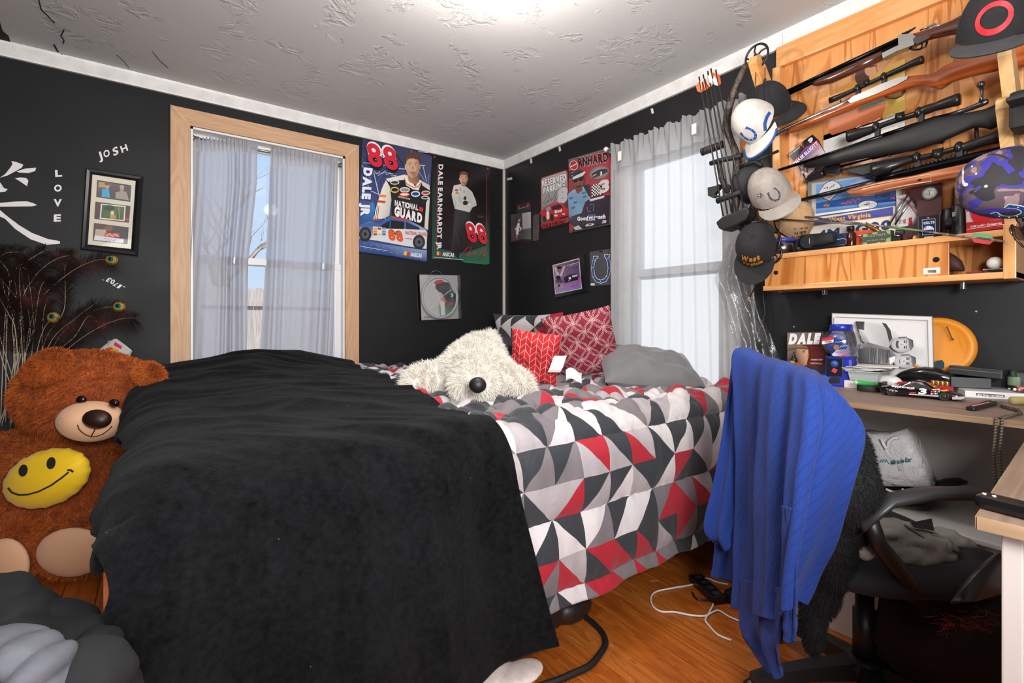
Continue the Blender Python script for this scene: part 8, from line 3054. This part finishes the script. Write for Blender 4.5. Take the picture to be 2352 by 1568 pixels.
# ================================================================== office chair with clothes
SIDE,FACE_ = FW,RT
Oc = CAM + RT * .97 + FW * 1.34; Oc.z = 0
def ch(a,b,z):
 return Vector((Oc.x,Oc.y,0)) + RT * a + FW * b + UPV * z
Mc = basis(Vector((Oc.x,Oc.y,0)),RT,FW,UPV)
t = Thing('office_chair','black mesh office chair with the blue sweater over its back','chair')
CB_ = P('black_chair_plastic','#19191a',.42)
CFAB = cloth('black_seat_fabric','#17171a',.4,250)
rings = []
for z,w_,d_ in ((.415,.40,.40),(.405,.22,.22)): pass
def seat(u,v):
 return None
m = MB(Mc)
for rr in (0,):
 prof = [(.001,.405),(.20,.405),(.245,.425),(.255,.45),(.245,.472),(.18,.487),(.001,.49)]
 R_ = []
 for r,h in prof:
  ring = []
  for k in range(28):
   a = 2 * PI * k / 28
   ca,sa = math.cos(a),math.sin(a)
   ring.append(Vector((r * math.copysign(abs(ca) ** .6,ca),r * math.copysign(abs(sa) ** .6,sa),h - .02 * max(ca,0) ** 3 * r / .25)))
  R_.append(ring)
 m.loft(R_,CFAB,True)
t.part(m,'seat')
m = MB(Mc); m.lathe([(.028,.12),(.028,.26),(.022,.26),(.022,.405)],CB_); t.part(m,'column')
m = MB(Mc); m.box((0,0,.388),(.20,.16,.035),CB_,.008); t.part(m,'tilt_mechanism')
m = MB(Mc); m.lathe([(.02,.075),(.05,.08),(.052,.12),(.036,.135),(.03,.135)],CB_); t.part(m,'hub')
for k in range(5):
 a = math.radians(180 + 72 * k)
 d = Vector((math.cos(a),math.sin(a),0)); s = Vector((-d.y,d.x,0))
 m = MB(Mc)
 R_ = []
 for r,h0,h1,hw in ((.035,.085,.128,.030),(.16,.078,.112,.024),(.27,.064,.092,.020),(.31,.062,.082,.016)):
  R_.append([d * r - s * hw + UPV * h0,d * r + s * hw + UPV * h0,d * r + s * hw * .8 + UPV * h1,d * r - s * hw * .8 + UPV * h1])
 m.loft(R_,CB_,False); t.part(m,'base_leg')
 m = MB(Mc); c = d * .30
 for q in (-.014,.014):
  m.tube([c + s * (q - .009) + UPV * .030,c + s * (q - .007) + UPV * .030,c + s * (q + .007) + UPV * .030,c + s * (q + .009) + UPV * .030],[.024,.029,.029,.024],P('black_caster','#1a1a1b',.4),18)
 m.cyl(c + UPV * .045,c + UPV * .066,.008,CB_)
 t.part(m,'caster')
bx_ = -.215
m = MB(Mc)
def back(u,v):
 y = (u - .5) * .44 * (1 - .10 * v ** 4)
 return Vector((bx_ - .05 * (v - .3) + .10 * (abs(u - .5) * 2) ** 2 * .35,y,.56 + .325 * v))
m.grid(back,14,12,P('black_mesh_back','#1b1b1c',.7))
bk = t.part(m,'backrest'); solidify(bk,.018)
m = MB(Mc); m.tube([(-.08,0,.39),(-.18,0,.40),(-.235,0,.48),(-.235,0,.66)],[.022,.022,.02,.016],CB_,8); t.part(m,'back_support')
CA = P('dark_grey_armrest','#2d2d30',.38)
for b in (-.262,.262):
 m = MB(Mc)
 pts = [(-.20,b,.60),(-.14,b,.655),(-.05,b,.672),(.05,b,.672),(.12,b,.655),(.15,b,.62)]
 R_ = []
 for i,p_ in enumerate(pts):
  hw,hh = (.026,.014)
  if i in (0,5): hw = .018
  R_.append([Vector(p_) + Vector((0,hw * math.cos(k * PI / 5),hh * math.sin(k * PI / 5))) for k in range(10)])
 m.loft(R_,CA,True); t.part(m,'armrest')
 m = MB(Mc)
 m.tube([(-.18,b,.62),(-.16,b,.56),(-.08,b * .93,.47),(-.02,b * .8,.40),(0,b * .4,.385)],[.017,.018,.019,.018,.014],CB_,8); t.part(m,'arm_support')
t.done()
# dense cloth modelled from control rows: (picture x, picture y, distance) per point
def cs_interp(K,nu,nv):
 rows = np.array([[list(onD(*q)) for q in r] for r in K])
 def res(A,n,ax):
  m_ = A.shape[ax]
  tt = np.linspace(0,m_ - 1,n)
  i1 = np.minimum(tt.astype(int),m_ - 2); f = tt - i1
  tk = lambda i: np.take(A,np.clip(i,0,m_ - 1),axis=ax)
  p0,p1,p2,p3 = tk(i1 - 1),tk(i1),tk(i1 + 1),tk(i1 + 2)
  sh = [1,1,1]; sh[ax] = n; f = f.reshape(sh)
  return .5 * ((2 * p1) + (p2 - p0) * f + (2 * p0 - 5 * p1 + 4 * p2 - p3) * f ** 2 + (3 * p1 - p0 - 3 * p2 + p3) * f ** 3)
 return res(res(rows,nv,0),nu,1)
def knit():
 n = N('royal_blue_rib_knit',.85)
 tcn = n.new('ShaderNodeTexCoord')
 u,v,_ = n.xyz(tcn.outputs['UV'])
 diag = u * 1.0 + v * .55
 ribw = ((diag * 24.0).frac() - .5).abs() * 2.0
 groove = ribw.gt(.82)
 fine = ((u * 190.0).frac() - .5).abs() * 2.0
 n.base(n.mix(groove,'#0b3384','#0a2c74'))
 n.bump(fine * .25 + groove * -1.1 + n.noise(n.coord('Object'),420,2) * .6,.55,.004)
 n.b.inputs['Sheen Weight'].default_value = .05
 return n.m
KN = knit()
t = Thing('sweater','royal blue ribbed sweater hung over the back of the office chair','sweater')
def panel(K,nu,nv,folds,name,seed=0,uvs=1.0,hem=None):
 V = cs_interp(K,nu,nv)
 U,W_ = np.meshgrid(np.linspace(0,1,nu),np.linspace(0,1,nv))
 nr = normals(V)
 to = np.array(list(CAM)) - V
 nr *= np.sign((nr * to).sum(2))[:,:,None]
 amp = np.clip(W_ * 1.8,.08,1)
 d = np.zeros_like(U)
 for fr,am,ph,wv in folds:
  s_ = np.sin(2 * PI * (U * fr + wv * np.sin(W_ * 2.4 + ph)) + ph)
  d += am * np.sign(s_) * np.abs(s_) ** .8
 d = d * amp + .004 * pn(U * 9 + seed,W_ * 7)
 V = V + nr * d[:,:,None]
 o = t.part(npgrid(V,KN,name,np.stack([U * uvs,W_ * 1.6],-1)),name)
 solidify(o,.006)
 return o
# far sleeve and back drape
panel([[(1684,822,1.56),(1700,820,1.54),(1716,824,1.52)],[(1664,960,1.54),(1690,960,1.52),(1712,960,1.48)],[(1644,1100,1.53),(1678,1100,1.49),(1712,1100,1.45)],[(1620,1205,1.52),(1660,1220,1.48),(1708,1180,1.44)],[(1640,1238,1.52),(1672,1262,1.47),(1706,1200,1.44)]],
  40,60,[(2.3,.007,.4,.1)],'sleeve',3,.5)
panel([[(1640,1190,1.56),(1670,1190,1.54),(1712,1190,1.50)],[(1640,1260,1.56),(1668,1260,1.55),(1708,1260,1.50)],[(1633,1322,1.56),(1655,1330,1.55),(1700,1340,1.50)]],20,20,[(1.3,.006,.4,.1)],'back_hem',5,.4)
# main drape over the top of the backrest
panel([[(1720,800,1.50),(1770,822,1.40),(1830,838,1.28),(1880,858,1.19),(1906,870,1.17)],
  [(1688,812,1.50),(1750,838,1.36),(1812,852,1.23),(1872,874,1.13),(1900,884,1.12)],
  [(1694,900,1.47),(1745,905,1.33),(1805,910,1.19),(1880,915,1.09),(1936,928,1.09)],
  [(1702,1000,1.45),(1745,1000,1.31),(1800,1000,1.16),(1880,1000,1.06),(1972,995,1.08)],
  [(1708,1110,1.44),(1742,1110,1.30),(1795,1110,1.14),(1862,1110,1.05),(1940,1110,1.08)],
  [(1705,1220,1.43),(1742,1220,1.29),(1794,1220,1.13),(1846,1220,1.05),(1906,1220,1.10)],
  [(1702,1310,1.42),(1740,1310,1.28),(1790,1310,1.13),(1828,1310,1.06),(1862,1306,1.12)],
  [(1696,1398,1.41),(1736,1412,1.27),(1780,1420,1.13),(1818,1390,1.07),(1830,1372,1.12)]],
  150,150,[(3.2,.015,.6,.10),(7.1,.006,1.4,.06)],'body',1,1.0)
# near tail that hangs lowest
panel([[(1704,1330,1.37),(1750,1340,1.25),(1796,1350,1.12)],[(1702,1400,1.37),(1746,1410,1.25),(1790,1420,1.12)],[(1712,1455,1.34),(1750,1470,1.23),(1776,1490,1.14)],[(1748,1505,1.28),(1768,1520,1.22),(1784,1535,1.17)],[(1776,1545,1.22),(1784,1552,1.20),(1792,1556,1.18)]],40,50,[(1.7,.010,.2,.1)],'sleeve',7,.5)
panel([[(1796,1160,1.10),(1812,1165,1.07),(1830,1170,1.05)],[(1800,1300,1.09),(1816,1300,1.065),(1832,1300,1.05)],[(1804,1420,1.09),(1816,1420,1.07),(1830,1420,1.06)],[(1806,1472,1.09),(1816,1476,1.07),(1829,1470,1.06)]],16,50,[(1.2,.004,.2,.05)],'cuff',9,.3)
t.done()
# fuzzy black jacket under the sweater
FUZ = cloth('black_fuzzy_jacket','#101012',.8,60)
t = Thing('black_jacket','fuzzy black jacket under the blue sweater on the chair back','jacket')
jk = [B_(1930,1060,1.13,.07,.06,.10),B_(1945,1120,1.13,.065,.07,.10),B_(1915,1230,1.16,.05,.05,.14),B_(1890,1330,1.20,.04,.045,.10),B_(1880,1080,1.16,.05,.06,.12),B_(1866,1420,1.22,.025,.04,.10),B_(1960,1200,1.16,.03,.05,.05)]
me = blob(jk,.012,4)
me.materials.append(FUZ); bo = t.part(me,'jacket_body')
t.part(fur(me,26000,.007,.0014,FUZ,'fur',(0,0,-.3),1.0,8),'fur',bo,kind='stuff'); t.done()
# grey folded jeans on the seat
JN = cloth('grey_washed_denim','#77736f',.4,300)
me = blob([B_(2080,1225,1.24,.115,.08,.022,-12),B_(2130,1262,1.22,.10,.07,.020,-20),B_(2060,1258,1.22,.09,.08,.03,-6),B_(2195,1245,1.26,.05,.05,.022,-30),B_(2150,1285,1.19,.05,.04,.014,5)],.007,4)
co = np.array([v.co[:] for v in me.vertices]); no = np.array([v.normal[:] for v in me.vertices])
co += no * ((1 - np.abs(pn(co[:,0] * 14,co[:,1] * 14 + co[:,2] * 40)) * 3) * .006)[:,None]
me.vertices.foreach_set('co',co.astype(np.float32).ravel()); me.materials.append(JN)
t = Thing('folded_jeans','washed grey jeans folded on the seat of the office chair','jeans'); t.part(me,'jeans_body')
m = MB(); m.tube([onD(x,y,d) for x,y,d in ((2078,1205,1.20),(2110,1228,1.185),(2150,1252,1.17),(2200,1268,1.17))],.003,P('denim_seam','#5a5652',.8),6); t.part(m,'seam')
m = MB(); m.add([onD(2090,1200,1.20),onD(2140,1190,1.22),onD(2146,1218,1.20),onD(2100,1210,1.19),onD(2090,1201,1.21),onD(2140,1191,1.23),onD(2146,1219,1.21),onD(2100,1211,1.20)],[(0,1,2,3),(7,6,5,4)],P('black_waistband','#242326',.7)); t.part(m,'waistband'); t.done()
me = blob([B_(1985,1268,1.13,.020,.02,.018),B_(2000,1262,1.13,.014,.02,.014)],.005,3); me.materials.append(cloth('pale_grey_sock','#8a8685',.4,300))
setp(link(me,'rolled_sock'),'pale grey rolled sock on the chair seat beside the jacket','sock')
# dark leather thing and rubbish under the desk
LE = P('dark_glossy_leather','#2c2a2e',.3)
V = cs_interp([[(2290,1270,1.0),(2300,1275,1.0),(2310,1290,1.02)],[(2235,1320,.98),(2260,1335,.98),(2300,1345,1.0)],[(2180,1385,.98),(2225,1380,.97),(2290,1360,1.0)]],16,16)
o = solidify(link(npgrid(V,LE,'leather_bag'),'leather_bag'),.01); setp(o,'dark glossy leather bag corner between the chair and the side table','bag')
heap([B_(2170,1440,1.25,.14,.12,.12),B_(2240,1420,1.2,.12,.12,.16),B_(2120,1470,1.3,.12,.1,.08)],.012,cloth('black_heaped_cloth','#121114',.6,90),.012,3,'black_cloth_heap','black cloth heap flecked with red under the desk',4,'clothes')
m = MB()
for i in range(90):
 c = onD(rb.choice([2175,2250]) + rb.gauss(0,16),1430 + rb.gauss(0,12),1.06 + rb.uniform(0,.04))
 m.tube([c,c + Vector((rb.uniform(-.02,.02),rb.uniform(-.02,.02),rb.uniform(-.01,.01)))],.0008,P('dark_red_fringe','#7a1c28',.8),3)
setp(link(m.mesh('red_fringe'),'red_fringe'),'dark red fringe threads on the black cloth heap','fringe',None,'stuff')
t = Thing('black_bag','black bag with small white lettering on the floor behind the chair column','bag')
m = MB(); q = onZ(2080,1500,0.0); m.box(q + Vector((0.02,0,.10)),(.14,.30,.20),P('black_bag_fabric','#151417',.6),.03); t.part(m,'bag_body'); t.done()
# ------------------------------------------------------------------ floor things
t = Thing('power_strip','black power strip on the floor under the edge of the bed','power strip')
a,b = onZ(1600,1338,0),onZ(1650,1385,0)
d = (b - a).normalized(); Y = Vector((0,0,1)).cross(d)
M = basis((a + b) / 2 + Vector((0,0,.016)),d,Y,UPV)
m = MB(M); m.box((0,0,0),((b - a).length * 1.15,.055,.030),P('black_power_strip','#161617',.3),.005); t.part(m,'strip_body')
for k in range(4):
 m = MB(M); m.box((-.06 + k * .04,0,.0152),(.022,.026,.001),P('dark_socket','#2e2e30',.5)); t.part(m,'socket')
t.done()
t = Thing('charger','black charger block with a white plug beside the sweater','charger')
q = onZ(1690,1382,0)
m = MB(); m.box(q + Vector((0,0,.021)),(.07,.06,.04),BLACKP,.006); t.part(m,'charger_body')
m = MB(); q2 = onZ(1652,1364,.02); m.box(q2,(.03,.013,.009),P('white_plug','#d4d1ce',.4),.002); t.part(m,'plug'); t.done()
WC = P('white_usb_cable','#d8d4d0',.4)
def floorcord(name,label,pts,r,mat,z=None,cat='cable',br=False):
 P3 = []
 for i,q in enumerate(pts):
  p_ = onZ(q[0],q[1],(q[2] if len(q) > 2 else r + .001)); P3.append(p_)
 m = MB(); m.tube(spline(P3,6),r,mat,8)
 return solo(m,name,label,cat)
floorcord('white_cable','long white cable looping across the floor beside the bed',[(1672,1342,.02),(1645,1336,.03),(1622,1328,.03),(1590,1342),(1545,1350),(1508,1358),(1495,1372),(1500,1392),(1520,1404),(1550,1405),(1585,1412),(1618,1414),(1640,1404),(1652,1402),(1675,1416),(1706,1428),(1730,1432)],.0034,WC)
tp = []
floorcord('white_cable','twisted white cable running from the charger to the caster',[(1652,1364,.02),(1636,1362,.015),(1635,1378),(1638,1388),(1632,1400),(1628,1408),(1620,1424),(1632,1440),(1650,1458),(1680,1470)],.0034,WC)
floorcord('power_cable','thick black braided cord running out from under the bed',[(1300,1370),(1330,1405),(1362,1430),(1385,1455),(1391,1478),(1378,1502),(1355,1528),(1320,1545),(1280,1562),(1240,1575)],.0095,P('black_braided_cord','#141414',.6))
floorcord('black_cable','thin black cable beside the power strip',[(1590,1360),(1600,1375),(1625,1378),(1660,1376)],.0036,BLACKP)
# pale crumpled cloth peeping out below the blanket
me = blob([(onZ(1120,1552,.02),(.09,.05,.018),None),(onZ(1195,1545,.02),(.08,.05,.016),None)],.006,3); me.materials.append(cloth('pale_pink_cloth','#cdbdb6',.4,200))
setp(link(me,'pale_cloth'),'pale crumpled cloth under the front hem of the black blanket','cloth')
me = blob([(onD(1235,1410,1.66),(.12,.06,.08),None),(onD(1310,1392,1.72),(.09,.06,.05),None)],.01,4); me.materials.append(P('dark_brown_leather','#221c1a',.35))
setp(link(me,'dark_bag'),'dark leather bag tucked under the bed behind the comforter hem','bag')
